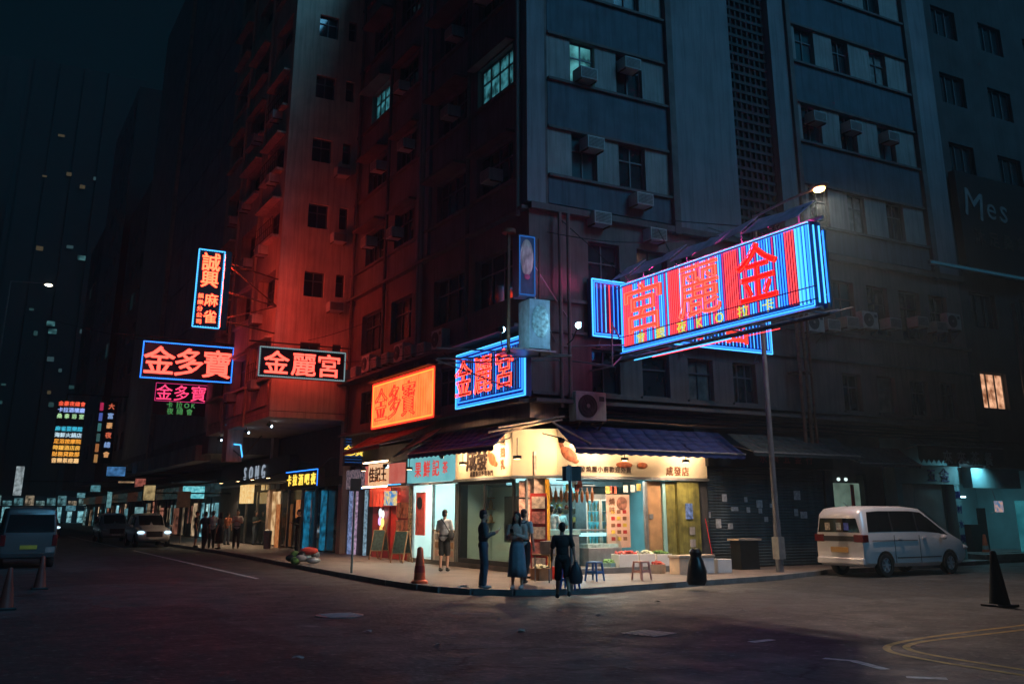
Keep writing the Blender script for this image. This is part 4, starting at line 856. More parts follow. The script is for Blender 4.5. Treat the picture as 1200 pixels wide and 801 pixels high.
for z in (1.45, 1.85, 2.2):
    q = MB(); q.box(1.0, 5.9, 4.3, 4.59, z - 0.03, z); q.build('wall_shelf', M_WOOD, sh)
    for i in range(17):
        x = 1.05 + i * 0.285; h = r3.uniform(0.12, 0.3); q = MB()
        if i % 2: q.box(x, x + r3.uniform(0.1, 0.22), 4.36, 4.52, z + 0.001, z + h)
        else: q.lathe([(0.06, 0.001), (0.07, h * 0.6), (0.03, h * 0.8), (0.035, h)], (x + 0.08, 4.45, z), 10)
        q.build('stock_item', STK[r3.randrange(6)], sh)
q = MB(); q.cyl((1.1, 0.9, 2.5), (2.75, 0.9, 2.5), 0.015, 0.015, 6); q.build('meat_rail', M_STEEL, sh)
for i in range(9):           # roast meats on hooks behind the counter
    x = 1.2 + i * 0.18; q = MB(); q.cyl((x, 0.9, 2.5), (x, 0.9, 2.4), 0.006, 0.006, 5); q.ell((x, 0.9, 2.2), (0.055, 0.05, 0.19), 10, 8); q.ell((x, 0.9, 2.39), (0.025, 0.025, 0.05), 8, 6); q.build('hanging_roast', mat('roast_skin', (0.30, 0.10, 0.03), 0.3, 0, 0.4, 9), sh, smooth=True)
for i in range(10):
    q = MB(); x = 1.15 + r3.uniform(0, 2.7); z = r3.uniform(2.45, 2.62); q.box(x, x + 0.16, 0.25, 0.256, z - 0.2, z); q.build('price_card', STK[(0, 1, 3)[i % 3]], sh)
q = MB(); q.box(1.0, 3.9, 0.24, 0.27, 2.6, 2.64); q.build('card_rail', M_STEEL, sh)
for x, y in ((1.6, 1.4), (3.6, 1.6), (2.4, 3.0), (5.2, 2.6)):
    q = MB(); q.box(x - 0.6, x + 0.6, y - 0.03, y + 0.03, 3.22, 3.27); q.build('fluorescent_tube', L_TUBE, sh)
lamp('shop_light', 'AREA', sh, (2.6, 2.3, 3.18), 240, (0.45, 0.92, 1.0), 2.2)
lamp('shop_front_light', 'AREA', sh, (3.2, 0.45, 2.6), 45, (1.0, 0.75, 0.5), 1.6)
# warm downlights added below the fascia and awnings to fill people and pavement
for x_, y_, z_, e_ in ((-0.95, -0.95, 3.1, 480), (2.6, -0.85, 3.15, 260), (4.8, -0.85, 3.15, 220), (-0.8, 2.6, 3.1, 260), (-0.8, 6.6, 3.1, 200), (-0.9, 10.6, 3.2, 320)):
    q = MB(); q.lathe([(0.11, 0), (0.11, 0.08), (0.02, 0.09)], (x_, y_, z_), 14); q.build('fill_downlight', M_BLACK, sh); tube_part(sh, 'fill_downlight_rod', M_BLACK, [(x_, y_, z_ + 0.09), (x_, y_, z_ + 0.55 if y_ > 3 or y_ < -0.6 else z_ + 0.5)], 0.012)
    q = MB(); q.lathe([(0.085, 0), (0.02, 0.002)], (x_, y_, z_ - 0.004), 14); q.build('fill_downlight_lens', L_WARM, sh)
    lamp('fill_downlight_beam', 'SPOT', sh, (x_, y_, z_ - 0.02), e_, (1.0, 0.68, 0.42), 0.05, (0, 0, -1), 150)
# left-hand glazing of the shop
gz = MB()
for y in (4.42, 2.75, 1.0): gz.box(0.0, 0.08, y - 0.04, y + 0.04, 0.27, 2.66)
gz.box(0.0, 0.08, 1.04, 4.38, 0.27, 0.4); gz.box(0.0, 0.08, 1.04, 4.38, 2.56, 2.66); gz.build('window_frame', M_BLACK, sh)
q = MB(); q.box(0.03, 0.045, 1.05, 2.7, 0.41, 2.55); q.build('window_pane', clear_glass(), sh)
q = MB(); q.box(0.03, 0.045, 2.8, 4.37, 0.41, 2.55); q.build('window_pane', clear_glass(), sh)
q = MB(); q.box(0.09, 0.3, 4.44, 4.58, 0.27, 2.66); q.build('divider', M_BLACK, sh)
q = MB(); q.box(0.5, 0.55, 1.2, 2.4, 0.9, 2.2); q.build('dark_board', M_BLACK, sh)
q = MB(); q.box(1.2, 1.3, 2.5, 4.5, 0.27, 2.5); q.build('partition', M_INTERIOR, sh)
# spotlights on arms that light the fascia
for nm, loc, aim, e, c, lm in (
        ('black arm spotlight over the rounded corner of the cream fascia', (0.35, -1.05, 3.62), (-0.35, 1, -0.22), 300, WARM, L_WARM),
        ('black arm spotlight aimed at the roast goose picture', (-1.0, 1.25, 3.5), (1, 0.4, -0.2), 200, WARM, L_WARM),
        ('black arm spotlight over the street end of the cream fascia', (-0.85, 3.9, 3.4), (1, -0.1, -0.35), 60, WARM, L_WARM),
        ('black arm spotlight under the navy awning beside the sign pole', (2.0, -0.95, 3.42), (-0.1, 1, -0.35), 70, (1.0, 0.7, 0.45), L_WARM),
        ('black arm spotlight above the green pillar', (5.2, -0.95, 3.42), (0.1, 1, -0.4), 70, (1.0, 0.68, 0.42), L_WARM),
        ('blue white spotlight between the red shop sign and the cyan sign', (-0.85, 8.55, 3.3), (1, 0.2, -0.3), 50, CYANW, L_COOL),
        ('warm spotlight over the cyan shop sign', (-0.6, 5.9, 3.55), (1, 0, -0.7), 40, (1.0, 0.55, 0.32), L_WARM)):
    wall_pt = (0.15 - loc[0], 0, 0.25) if loc[0] < 0 and loc[1] > 0 else (0, -0.1 - loc[1], 0.25)
    floodlight(nm, loc, aim, e, c, lm, 120, arm=[wall_pt], s=0.8)
# warm light strips tucked up under the awnings
for a, b in ((1.1, 3.4), (3.6, 6.0)):
    q = MB(); q.box(a, b, -0.42, -0.36, 3.52, 3.57); q.build('light_strip', glow('strip_warm', (1.0, 0.66, 0.36), 22), sh); tube_part(sh, 'strip_bracket', M_BLACK, [((a + b) / 2, -0.39, 3.6), ((a + b) / 2, -0.13, 3.8)], 0.015)
q = MB(); q.box(-0.42, -0.36, 1.6, 4.2, 3.62, 3.67); q.build('light_strip', glow('strip_warm', (1.0, 0.66, 0.36), 22), sh); tube_part(sh, 'strip_bracket', M_BLACK, [(-0.39, 3.0, 3.68), (-0.13, 3.0, 3.85)], 0.015)
# navy awnings
def awning(name, label, pts_wall, pts_front, m, rz=0, valance=0.16, loc=(0, 0, 0), struts=True):
    t = thing(name, label, 'awning', loc, rz)
    (ax, ay, az), (bx, by, bz) = pts_wall; (cx, cy, cz), (dx, dy, dz) = pts_front
    q = MB(); n = 12
    for i in range(n):       # canvas with a little sag between the ribs
        f0, f1 = i / n, (i + 1) / n
        def P_(f, g): 
            x = (ax + (bx - ax) * f) * (1 - g) + (cx + (dx - cx) * f) * g; y = (ay + (by - ay) * f) * (1 - g) + (cy + (dy - cy) * f) * g
            z = (az + (bz - az) * f) * (1 - g) + (cz + (dz - cz) * f) * g - 0.05 * math.sin(math.pi * g) * (1 - 0.5 * abs(math.cos(3 * math.pi * f)))
            return (x, y, z)
        for j in range(5): q.quad(P_(f0, j / 5), P_(f1, j / 5), P_(f1, (j + 1) / 5), P_(f0, (j + 1) / 5))
    o = q.build('canvas', m, t, smooth=True); sm = o.modifiers.new('thickness', 'SOLIDIFY'); sm.thickness = 0.012
    v = MB(); k = 18
    for i in range(k):
        f0, f1 = i / k, (i + 1) / k; p0 = Vector((cx, cy, cz)).lerp(Vector((dx, dy, dz)), f0); p1 = Vector((cx, cy, cz)).lerp(Vector((dx, dy, dz)), f1); pm = (p0 + p1) / 2
        v.quad(p0, p1, p1 - Vector((0, 0, valance * 0.75)), p0 - Vector((0, 0, valance * 0.75))); v.add([p0 - Vector((0, 0, valance * 0.75)), p1 - Vector((0, 0, valance * 0.75)), pm - Vector((0, 0, valance))], [(0, 1, 2)])
    v.build('valance', m, t)
    tube_part(t, 'front_bar', M_STEEL, [(cx, cy, cz), (dx, dy, dz)], 0.028)
    if struts:
        for f in (0.03, 0.5, 0.97):
            p0 = Vector((ax, ay, az - 0.35)).lerp(Vector((bx, by, bz - 0.35)), f); p1 = Vector((cx, cy, cz)).lerp(Vector((dx, dy, dz)), f); tube_part(t, 'strut', M_STEEL, [p0, p1], 0.02)
    return t
awning('navy_awning', 'navy blue awning over the cream fascia along the wider street', [(0.75, -0.13, 4.12), (6.7, -0.13, 4.12)], [(0.75, -1.15, 3.42), (6.85, -1.15, 3.42)], M_NAVY)
awning('navy_awning', 'navy blue awning on the narrower street side of the corner', [(-6.1, -0.13, 4.25), (-0.75, -0.13, 4.15)], [(-5.9, -1.15, 3.55), (-0.0, -1.15, 3.5)], M_NAVY, LEFT)
awning('red_awning', 'red canvas awning above the red shop', [(-12.4, -0.05, 4.55), (-6.4, -0.05, 4.62)], [(-11.6, -1.35, 3.92), (-8.0, -1.35, 4.0)], M_REDCANVAS, LEFT)
awning('beige_awning', 'half folded beige awning between the red and navy awnings', [(-7.6, -0.10, 4.3), (-5.6, -0.10, 4.42)], [(-7.9, -0.85, 3.6), (-5.5, -0.85, 3.95)], M_BEIGE, LEFT, 0.08)
t = thing('bamboo_pole', 'bundle of pale bamboo poles tied above the corner fascia', 'pole', (0, 0, 0))
for a, b, r in (((-1.1, 1.0, 3.68), (0.6, -0.5, 4.3), 0.035), ((-1.0, 0.6, 3.9), (0.7, -0.6, 4.22), 0.03), ((0.2, -0.9, 4.1), (1.3, -1.1, 3.55), 0.03), ((-0.9, 0.2, 4.0), (0.9, -0.4, 4.34), 0.028)):
    q = MB(); q.cyl(a, b, r, r * 0.85, 8); q.build('bamboo', M_BEIGE, t, smooth=True)
# --- food shop furniture (all things that could be carried away)
t = thing('drinks_fridge', 'tall glass-door drinks fridge glowing teal inside the corner shop', 'fridge', (2.72, 1.35, 0.27))
q = MB(); q.box(0, 1.0, 0.02, 0.6, 0, 0.12); q.box(0, 1.0, 0.55, 0.6, 0.12, 1.85); q.box(0, 0.04, 0.02, 0.55, 0.12, 1.85); q.box(0.96, 1.0, 0.02, 0.55, 0.12, 1.85); q.box(0, 1.0, 0.02, 0.6, 1.85, 2.0); q.build('cabinet', M_STEEL, t)
q = MB(); q.box(0.05, 0.95, 0.53, 0.545, 0.13, 1.84); q.build('light_panel', glow_var('fridge_glow', (0.02, 0.22, 0.30), (0.10, 0.62, 0.72), 5, 0.9), t)
for z in (0.5, 0.85, 1.2, 1.5): q = MB(); q.box(0.045, 0.955, 0.1, 0.5, z, z + 0.015); q.build('shelf', M_WHITE, t)
for k in range(28):
    q = MB(); x = 0.1 + (k % 7) * 0.125; z = (0.515, 0.865, 1.215, 1.515)[k // 7]; q.lathe([(0.035, 0), (0.035, 0.17), (0.014, 0.22), (0.014, 0.26)], (x, 0.25, z), 8); q.build('bottle', mat('bottle_%d' % (k % 3), ((0.1, 0.4, 0.4), (0.5, 0.3, 0.08), (0.35, 0.5, 0.55))[k % 3], 0.2), t, smooth=True)
for a, b in ((0.0, 0.49), (0.51, 1.0)):
    q = MB(); q.box(a, a + 0.035, -0.02, 0.018, 0.12, 1.85); q.box(b - 0.035, b, -0.02, 0.018, 0.12, 1.85); q.box(a, b, -0.019, 0.017, 0.12, 0.16); q.box(a, b, -0.019, 0.017, 1.81, 1.85); o = q.build('door', M_WHITE, t)
    q = MB(); q.box(a + 0.04, b - 0.04, 0.0, 0.006, 0.17, 1.8); q.build('glass', clear_glass(), o)
t = thing('display_freezer', 'low curved-glass display freezer in the corner shop front', 'freezer', (2.1, 0.28, 0.27))
q = MB(); q.box(0, 1.15, 0.05, 0.75, 0.0, 0.5); q.build('base', M_STEEL, t, bevel=0.02)
q = MB(); q.prism([(0.05, 0.5), (0.7, 0.5), (0.7, 0.95), (0.5, 0.95), (0.2, 0.8)], 0, 1.15)
for i, v in enumerate(q.v): q.v[i] = (v[1], v[0], v[2])
q.build('glass_hood', clear_glass(), t)
q = MB(); q.box(0, 1.15, 0.5, 0.72, 0.955, 1.0); q.build('top_rail', M_STEEL, t); q = MB(); q.box(0.05, 1.1, 0.15, 0.65, 0.505, 0.6); q.build('tray', mat('cold_tray', (0.5, 0.6, 0.6), 0.4, 0, 0.4, 9), t)
q = MB(); q.box(0.1, 1.05, 0.66, 0.68, 0.8, 0.9); q.build('lamp_strip', glow('freezer_strip', (0.5, 0.95, 1.0), 1.2), t)
t = thing('service_counter', 'grey steel counter with a teal top beside the shop staff', 'counter', (0.95, 0.5, 0.27))
q = MB(); q.box(0, 0.95, 0, 0.6, 0, 0.85); q.build('cabinet', M_STEEL, t, bevel=0.01); q = MB(); q.box(-0.03, 0.98, -0.03, 0.63, 0.855, 1.0); q.build('top', M_TEALWALL, t)
def crate(label, loc, w, d, h, m, fill=None, lid=None, rz=0, cat='box'):
    t = thing('foam_box', label, cat, loc, rz)
    q = MB(); th = 0.03; q.box(0, w, 0, d, 0, th); q.box(0, w, 0, th, th, h); q.box(0, w, d - th, d, th, h); q.box(0, th, th, d - th, th, h); q.box(w - th, w, th, d - th, th, h); q.build('tub', m, t, bevel=0.008)
    if lid: q = MB(); q.box(-0.03, w + 0.03, -0.03, d + 0.03, h + 0.002, h + 0.07); q.build('lid', lid, t, bevel=0.01)
    if fill:
        q = MB(); r2 = random.Random(len(label))
        for k in range(26):
            x, y = r2.uniform(0.06, w - 0.06), r2.uniform(0.06, d - 0.06); q.ell((x, y, h - 0.02 + r2.uniform(0, 0.09)), (r2.uniform(0.03, 0.09), r2.uniform(0.03, 0.06), r2.uniform(0.02, 0.05)), 7, 5, Matrix.Rotation(r2.uniform(0, 3), 3, 'Z') @ Matrix.Rotation(r2.uniform(-.6, .6), 3, 'X'))
        o = q.build('produce', fill, t); o['kind'] = 'stuff'
    return t
M_GREENS = mat('leafy_greens', (0.10, 0.22, 0.05), 0.6, 0, 0.7, 9); M_REDFRUIT = mat('red_fruit', (0.5, 0.05, 0.03), 0.4, 0, 0.4, 8); M_PALEVEG = mat('pale_vegetable', (0.5, 0.52, 0.38), 0.6, 0, 0.5, 8)
crate('white foam box heaped with red produce on the shop step', (2.65, -0.38, 0.27), 0.66, 0.4, 0.34, M_WHITE, M_REDFRUIT)
crate('white foam box of pale greens next to the red produce', (3.36, -0.38, 0.27), 0.55, 0.38, 0.34, M_WHITE, M_PALEVEG)
crate('white foam box of leafy greens by the wooden door', (3.98, -0.36, 0.27), 0.55, 0.36, 0.32, M_WHITE, M_GREENS)
p = on_ground(797, 673, 0.12); crate('pale lidded foam box in front of the green pillar', (p.x, p.y, 0.12), 0.62, 0.45, 0.42, mat('warm_foam', (0.65, 0.48, 0.34), 0.5), None, M_BEIGE)
crate('second pale foam box beside the lidded box at the green pillar', (p.x + 0.68, p.y + 0.08, 0.12), 0.6, 0.45, 0.42, M_WHITE, None, M_BEIGE)
p = on_ground(842, 671, 0.12); crate('white foam box at the foot of the dark roller shutter', (p.x, p.y, 0.12), 0.5, 0.4, 0.36, M_WHITE)
q = MB(); q.box(0.9, 5.0, -0.5, 0.055, 0.121, 0.268); st = q.build('shop_step', M_KERB); structure(st)
for k, (px, py, w_, h_, m_, fl, lab) in enumerate(((655, 679, 0.42, 0.3, M_REDPAINT, M_REDFRUIT, 'red crate of fruit beside the small folding table'), (632, 680, 0.4, 0.28, M_WOOD, M_PALEVEG, 'wooden crate of pale roots by the poster stand'), (716, 671, 0.4, 0.26, M_TEALWALL, M_GREENS, 'teal crate of greens below the display freezer'), (775, 672, 0.42, 0.24, M_BEIGE, M_REDFRUIT, 'tan crate of red fruit at the foot of the wooden door'))):
    p = on_ground(px, py, 0.12); crate(lab, (p.x, p.y, 0.12), w_, 0.34, h_, m_, fl, None, 0.2 * k)
def stool(label, loc, m, rz=0):
    t = thing('plastic_stool', label, 'stool', loc, rz)
    q = MB(); q.box(-0.15, 0.15, -0.15, 0.15, 0.41, 0.45); q.build('seat', m, t, bevel=0.012)
    for sx in (-1, 1):
        for sy in (-1, 1):
            q = MB(); q.cyl((sx * 0.13, sy * 0.13, 0.41), (sx * 0.17, sy * 0.17, 0), 0.03, 0.022, 8); q.build('leg', m, t)
    for sx in (-1, 1):
        q = MB(); q.box(-0.14, 0.14, sx * 0.15 - 0.012, sx * 0.15 + 0.012, 0.18, 0.23); q.build('stretcher', m, t)
        q = MB(); q.box(sx * 0.15 - 0.012, sx * 0.15 + 0.012, -0.14, 0.14, 0.179, 0.229); q.build('stretcher', m, t)
M_BLUEPL = mat('blue_plastic', (0.02, 0.14, 0.45), 0.4); M_PINKPL = mat('pink_plastic', (0.6, 0.33, 0.3), 0.4)
p = on_ground(697, 680, 0.12); stool('blue plastic stool in front of the steel counter', (p.x, p.y, 0.12), M_BLUEPL, 0.4)
p = on_ground(752, 679, 0.12); stool('pink plastic stool in front of the produce boxes', (p.x, p.y, 0.12), M_PINKPL, 0.2)
p = on_ground(668, 690, 0.12); stool('blue plastic stool at the foot of the sign pole', (p.x, p.y, 0.12), M_BLUEPL, 0.7)
p = on_ground(645, 681, 0.12)
t = thing('pavement_table', 'small folding table with goods at the corner pillar', 'table', (p.x, p.y, 0.12), 0.3)
q = MB(); q.box(-0.35, 0.35, -0.28, 0.28, 0.6, 0.64); q.build('top', M_WOOD, t)
for sx in (-1, 1):
    for sy in (-1, 1): q = MB(); q.cyl((sx * 0.3, sy * 0.23, 0.6), (sx * 0.3, sy * 0.23, 0), 0.018, 0.018, 6); q.build('leg', M_STEEL, t)
t = thing('cardboard_carton', 'pale carton standing on the small folding table', 'carton', (p.x, p.y, 0.765), 0.5)
q = MB(); q.box(-0.22, 0.22, -0.16, 0.16, 0, 0.3); q.build('carton', M_BEIGE, t, bevel=0.006); q = MB(); q.box(-0.03, 0.03, -0.164, 0.164, -0.001, 0.303); q.build('tape', M_WOOD, t)
p = on_ground(622, 678, 0.12)
t = thing('poster_stand', 'upright red and cream poster stand beside the shop corner', 'poster stand', (p.x + 0.3, p.y + 0.1, 0.12), R(-45))
q = MB(); q.box(-0.22, 0.22, 0, 0.05, 0.05, 2.1); q.build('panel', M_REDPAINT, t); q = MB(); q.box(-0.3, 0.3, -0.12, 0.17, 0, 0.05); q.build('base', M_BLACK, t)
for k in range(5): q = MB(); q.box(-0.18, 0.18, -0.012, -0.002, 0.2 + k * 0.38, 0.5 + k * 0.38); q.build('picture', mat('stand_picture_%d' % (k % 2), ((0.7, 0.5, 0.38), (0.6, 0.2, 0.16))[k % 2], 0.5, 0, 0.6, 9), t)
# --- cyan-signed snack shop
cs = thing('snack_shop', 'bright white snack shop with a cyan sign between the red shop and the corner', 'shop', (0, 4.65, 0), 0)
q = MB(); q.box(0.05, 3.0, 0.0, 3.75, 0.11, 0.26); q.build('floor', M_SHOPFLOOR, cs)
q = MB(); q.box(2.9, 3.0, 0.1, 3.65, 0.26, 3.2); q.build('back_wall', M_INTERIOR, cs); q = MB(); q.box(0.1, 3.0, 3.66, 3.76, 0.26, 3.2); q.build('side_wall', M_INTERIOR, cs); q = MB(); q.box(0.31, 3.0, 0.0, 0.09, 0.26, 3.2); q.build('side_wall', M_INTERIOR, cs)
q = MB(); q.box(0.05, 3.0, 0.0, 3.76, 3.21, 3.3); q.build('ceiling', M_INTERIOR, cs)
q = MB(); q.box(0.0, 3.7, -0.12, 0.03, 2.72, 3.55); q.build('sign', glow_var('cyan_sign', (0.16, 0.52, 0.58), (0.24, 0.66, 0.70), 1.0, 0.62), cs, (0, 3.7, 0), LEFT)
for k, ch in enumerate('果鮮記茶'): 
    o = char(cs, ch, 0, 0, 0.55 if k < 3 else 0.4, glow('sign_red', (0.75, 0.06, 0.05), 0.8), 0, 0.02); o.location = (-0.135, 2.75 - k * 0.72, 3.15); o.rotation_euler = (0, 0, LEFT)
q = MB(); q.box(-0.14, 0.1, 0.0, 3.72, 2.63, 2.70); q.build('sign_trim', M_STEEL, cs)
q = MB(); q.box(0.4, 2.4, 1.7, 1.76, 3.14, 3.2); q.build('fluorescent_tube', L_TUBE, cs)
lamp('shop_light', 'AREA', cs, (1.4, 1.9, 3.1), 220, (0.72, 0.95, 0.92), 1.5)
q = MB(); q.box(0.02, 0.5, 0.1, 1.7, 0.27, 1.15); ct = q.build('counter', mat('menu_counter', (0.62, 0.55, 0.46), 0.5, 0, 0.15, 12), cs)
q = MB(); q.box(0.01, 0.52, 0.08, 1.72, 1.155, 1.2); q.build('counter_top', M_WOOD, cs)
for k in range(12): q = MB(); q.box(0.002, 0.018, 0.2 + (k % 4) * 0.36, 0.45 + (k % 4) * 0.36, 0.4 + (k // 4) * 0.25, 0.58 + (k // 4) * 0.25); q.build('menu_card', (M_POSTER, M_WOOD, M_PANEL)[k % 3], cs)
q = MB(); q.box(0.06, 0.1, 2.55, 3.3, 1.0, 2.4); q.build('red_poster', mat('red_poster', (0.6, 0.08, 0.06), 0.5, 0, 0.3, 6), cs)
q = MB(); q.lathe([(0.2, 0), (0.2, 0.02), (0.05, 0.02)], n=16); o = q.build('poster_dish', M_BLACK, cs, (0.055, 2.95, 2.05)); o.rotation_euler = (0, R(-90), 0)
for a, b in ((0.02, 0.1), (1.75, 1.82), (3.4, 3.48)): q = MB(); q.box(0.0, 0.08, a, b, 0.26, 2.62); q.build('door_frame', M_STEEL, cs)
q = MB(); q.box(0.03, 0.045, 0.12, 1.74, 1.3, 2.6); q.build('glass_pane', clear_glass(), cs)
q = MB(); q.box(-0.02, 0.06, 3.5, 3.75, 0.13, 2.62); q.build('goods_rack', mat('mixed_goods', (0.35, 0.22, 0.12), 0.5, 0, 0.9, 14), cs)
# --- red shop with curtains
rs = thing('red_front_shop', 'small red fronted shop with red door curtains and a neon window sign', 'shop', (0.0, 8.55, 0))
q = MB(); q.box(0.28, 0.4, 0.02, 4.0, 0.13, 2.66); q.build('front', M_REDPAINT, rs); q = MB(); q.box(0.4, 0.6, 0.02, 4.0, 0.13, 4.2); q.build('backing', M_DARKWALL, rs)
for k in range(6):
    q = MB(); y = 1.75 + k * 0.36; n = 5
    for j in range(n):
        a0 = y + 0.34 * j / n; a1 = y + 0.34 * (j + 1) / n; q.quad((0.05 + 0.03 * (j % 2), a0, 1.95), (0.05 + 0.03 * ((j + 1) % 2), a1, 1.95), (0.07, a1, 2.64), (0.07, a0, 2.64))
    q.build('curtain', M_REDCLOTH, rs)
q = MB(); q.box(0.2, 0.27, 2.15, 3.3, 0.15, 1.94); q.build('door', mat('dark_red_door', (0.22, 0.01, 0.02), 0.4), rs)
q = MB(); q.cyl((0.18, 2.3, 0.9), (0.18, 2.3, 1.4), 0.015, 0.015, 6); q.build('door_handle', M_STEEL, rs)
for k in range(3):
    for j in range(2):
        q = MB(); q.box(0.2, 0.275, 0.25 + k * 0.42, 0.6 + k * 0.42, 0.95 + j * 0.6, 1.48 + j * 0.6); q.build('lattice_pane', glow_var('warm_lattice', (0.12, 0.02, 0.01), (0.5, 0.12, 0.05), 5, 0.5), rs)
q = MB(); q.box(0, 1.95, -0.16, 0.0, 2.72, 3.5); q.build('sign', glow_var('cream_sign', (0.95, 0.50, 0.26), (1.0, 0.62, 0.36), 1.5, 0.75), rs, (0, 3.5, 0), LEFT)
for k, ch in enumerate('佳記王'):
    o = char(rs, ch, 0, 0, 0.58, M_BROWNINK, 0, 0.03); o.location = (-0.175, 3.1 - k * 0.6, 3.1); o.rotation_euler = (0, 0, LEFT)
for a, b in ((0.25, 1.5), (3.52, 3.95)): q = MB(); q.box(-0.12, 0.0, a, b, 2.75, 3.45); q.build('sign_wing', glow_var('coral_wing', (0.8, 0.16, 0.12), (0.9, 0.24, 0.18), 2, 0.5), rs)
for z in (2.66, 3.56): tube_part(rs, 'sign_tube', L_TUBEWARM, [(-0.2, 1.5, z), (-0.2, 3.95, z)], 0.025)
tube_part(rs, 'sign_tube', N_CYAN, [(-0.2, 3.95, 2.64), (-0.2, 4.3, 2.64)], 0.03); tube_part(rs, 'sign_tube', N_CYAN, [(-0.2, 0.2, 2.7), (-0.2, 1.4, 2.7)], 0.015)
t = thing('round_neon_window_sign', 'round multicoloured neon sign glowing against the dark red door', 'neon sign', (0.12, 11.25, 1.45))
for k, (dy, dz, c, r) in enumerate(((0.12, 0.28, (0.75, 0.9, 1.0), 0.16), (-0.14, 0.22, (1.0, 1.0, 0.9), 0.15), (0.15, -0.02, (0.7, 0.45, 1.0), 0.16), (-0.12, -0.06, (1.0, 0.75, 0.2), 0.18), (0.0, -0.3, (1.0, 0.45, 0.1), 0.15))):
    q = MB(); q.ell((0, dy, dz), (0.02, r, r), 12, 8); q.build('lit_disc', glow('disc_%d' % k, c, 1.3), t)
tube_part(t, 'back_bar', M_BLACK, [(0.06, 0, -0.45), (0.06, 0, 0.45)], 0.02)
t = thing('hanging_lantern_sign', 'small multicoloured box lantern hanging beside the red curtains', 'lantern', (-0.15, 9.75, 1.98))
q = MB(); q.box(-0.12, 0.12, -0.32, 0.32, 0, 0.5); q.build('box', glow_var('lantern_glow', (0.05, 0.25, 0.6), (1.0, 0.7, 0.15), 7, 0.8), t); q = MB(); q.cyl((0, 0, 0.5), (0, 0, 0.68), 0.01, 0.01, 5); q.build('cord', M_BLACK, t)
def aboard(label, loc, rz):
    t = thing('chalkboard_stand', label, 'chalkboard', loc, rz)
    for s in (-1, 1):
        q = MB(); top = (0, 0, 1.02); y0 = s * 0.26
        fr = [((-0.26, y0, 0.0), (-0.26, 0.02 * s, 1.02)), ((0.26, y0, 0.0), (0.26, 0.02 * s, 1.02)), ((-0.26, y0 * 0.72, 0.3), (0.26, y0 * 0.72, 0.3)), ((-0.26, 0.02 * s, 1.0), (0.26, 0.02 * s, 1.0))]
        for a, b in fr: q.cyl(a, b, 0.022, 0.022, 6)
        q.build('frame', M_WOOD, t)
        b_ = MB(); b_.add([(-0.24, y0 * 0.72, 0.31), (0.24, y0 * 0.72, 0.31), (0.24, 0.03 * s, 0.99), (-0.24, 0.03 * s, 0.99)], [(0, 1, 2, 3)]); o = b_.build('board', mat('chalkboard', (0.05, 0.10, 0.10), 0.6, 0, 0.6, 14), t); o.modifiers.new('thickness', 'SOLIDIFY').thickness = 0.012
p = on_ground(446, 655, 0.12); aboard('small chalkboard stand by the dark red door', (p.x - 0.05, p.y, 0.12), R(-60))
p = on_ground(472, 659, 0.12); aboard('second chalkboard stand nearer the corner, by the goods rack', (p.x - 0.05, p.y, 0.12), R(-62))
# --- lit passage with light columns
ps = thing('nightclub_entrance', 'dark entrance with pink and blue light columns beyond the red shop', 'entrance', (0, 12.65, 0))
q = MB(); q.box(0.5, 0.6, 0, 2.65, 0.13, 4.2); q.build('backing', M_DARKWALL, ps)
for y, c, w in ((0.25, (0.35, 0.55, 0.7), 0.12), (1.35, (0.75, 0.5, 0.75), 0.32), (1.95, (0.3, 0.4, 0.75), 0.2)):
    q = MB(); q.box(0.1, 0.2, y, y + w, 0.15, 2.6); q.build('light_column', glow_var('column_%.2f' % y, tuple(v * 0.3 for v in c), c, 9, 0.55), ps)
q = MB(); q.box(0.1, 0.3, 0.0, 2.6, 2.65, 3.4); q.build('fascia', glow_var('led_fascia', (0.02, 0.03, 0.06), (0.5, 0.35, 0.4), 9, 0.35), ps)
q = MB(); q.box(0.2, 0.26, 0.5, 1.25, 0.15, 2.5); q.build('door', M_BLACK, ps)
p = on_y(403, 528, 14.6); b_ = on_y(425, 528, 14.6)
t = hanging('amber_led_sign', 'small square sign with amber characters on a blue wavy ground beside the lit passage', p.x, b_.x, 14.55, 3.55, 4.75, [(c, (b_.x - p.x) * f, 0.62, 0.45, 0.8) for c, f in zip('金多寶', (0.2, 0.5, 0.8))], glow('amber_led', (1.0, 0.62, 0.08), 1.3), None, 0.15, both=False)
for k in range(9):
    tube_part(t, 'wave_tube', N_BLUEDIM, [(0.04 + (b_.x - p.x - 0.08) * j / 10, -0.008, 0.14 + k * 0.115 + 0.025 * (j % 2)) for j in range(11)], 0.008, 4)
tube_part(t, 'hanger', M_BLACK, [(b_.x - p.x, 0.07, 0.9), (-p.x + 0.0, 0.07, 0.9)], 0.02)
# --- shop fronts below the red tenement
ns = thing('dark_bar_front', 'dark glazed bar front with silver lettering below the red-lit tenement', 'shop front', (0.0, 15.4, 0))
q = MB(); q.box(0.35, 0.55, 0, 23, 0.12, 4.5); q.build('backing', M_DARKWALL, ns)
yy = 0.3
for k in range(9):
    w = (2.1, 1.3, 2.0, 2.2, 1.2, 2.4, 2.1, 2.3, 2.0)[k]
    f = MB(); f.box(0.1, 0.2, yy, yy + 0.14, 0.13, 2.8); f.build('mullion', M_STEEL, ns)
    g = MB(); g.box(0.16, 0.19, yy + 0.15, yy + w - 0.02, 0.2, 2.75); g.build('glazing', M_GLASS if k not in (5,) else glow_var('warm_doorway', (0.35, 0.16, 0.05), (1.0, 0.66, 0.34), 2, 0.7), ns)
    yy += w
q = MB(); q.box(-0.1, 0.34, 7.4, 21.5, 3.25, 4.4); q.build('fascia', M_BLACK, ns)
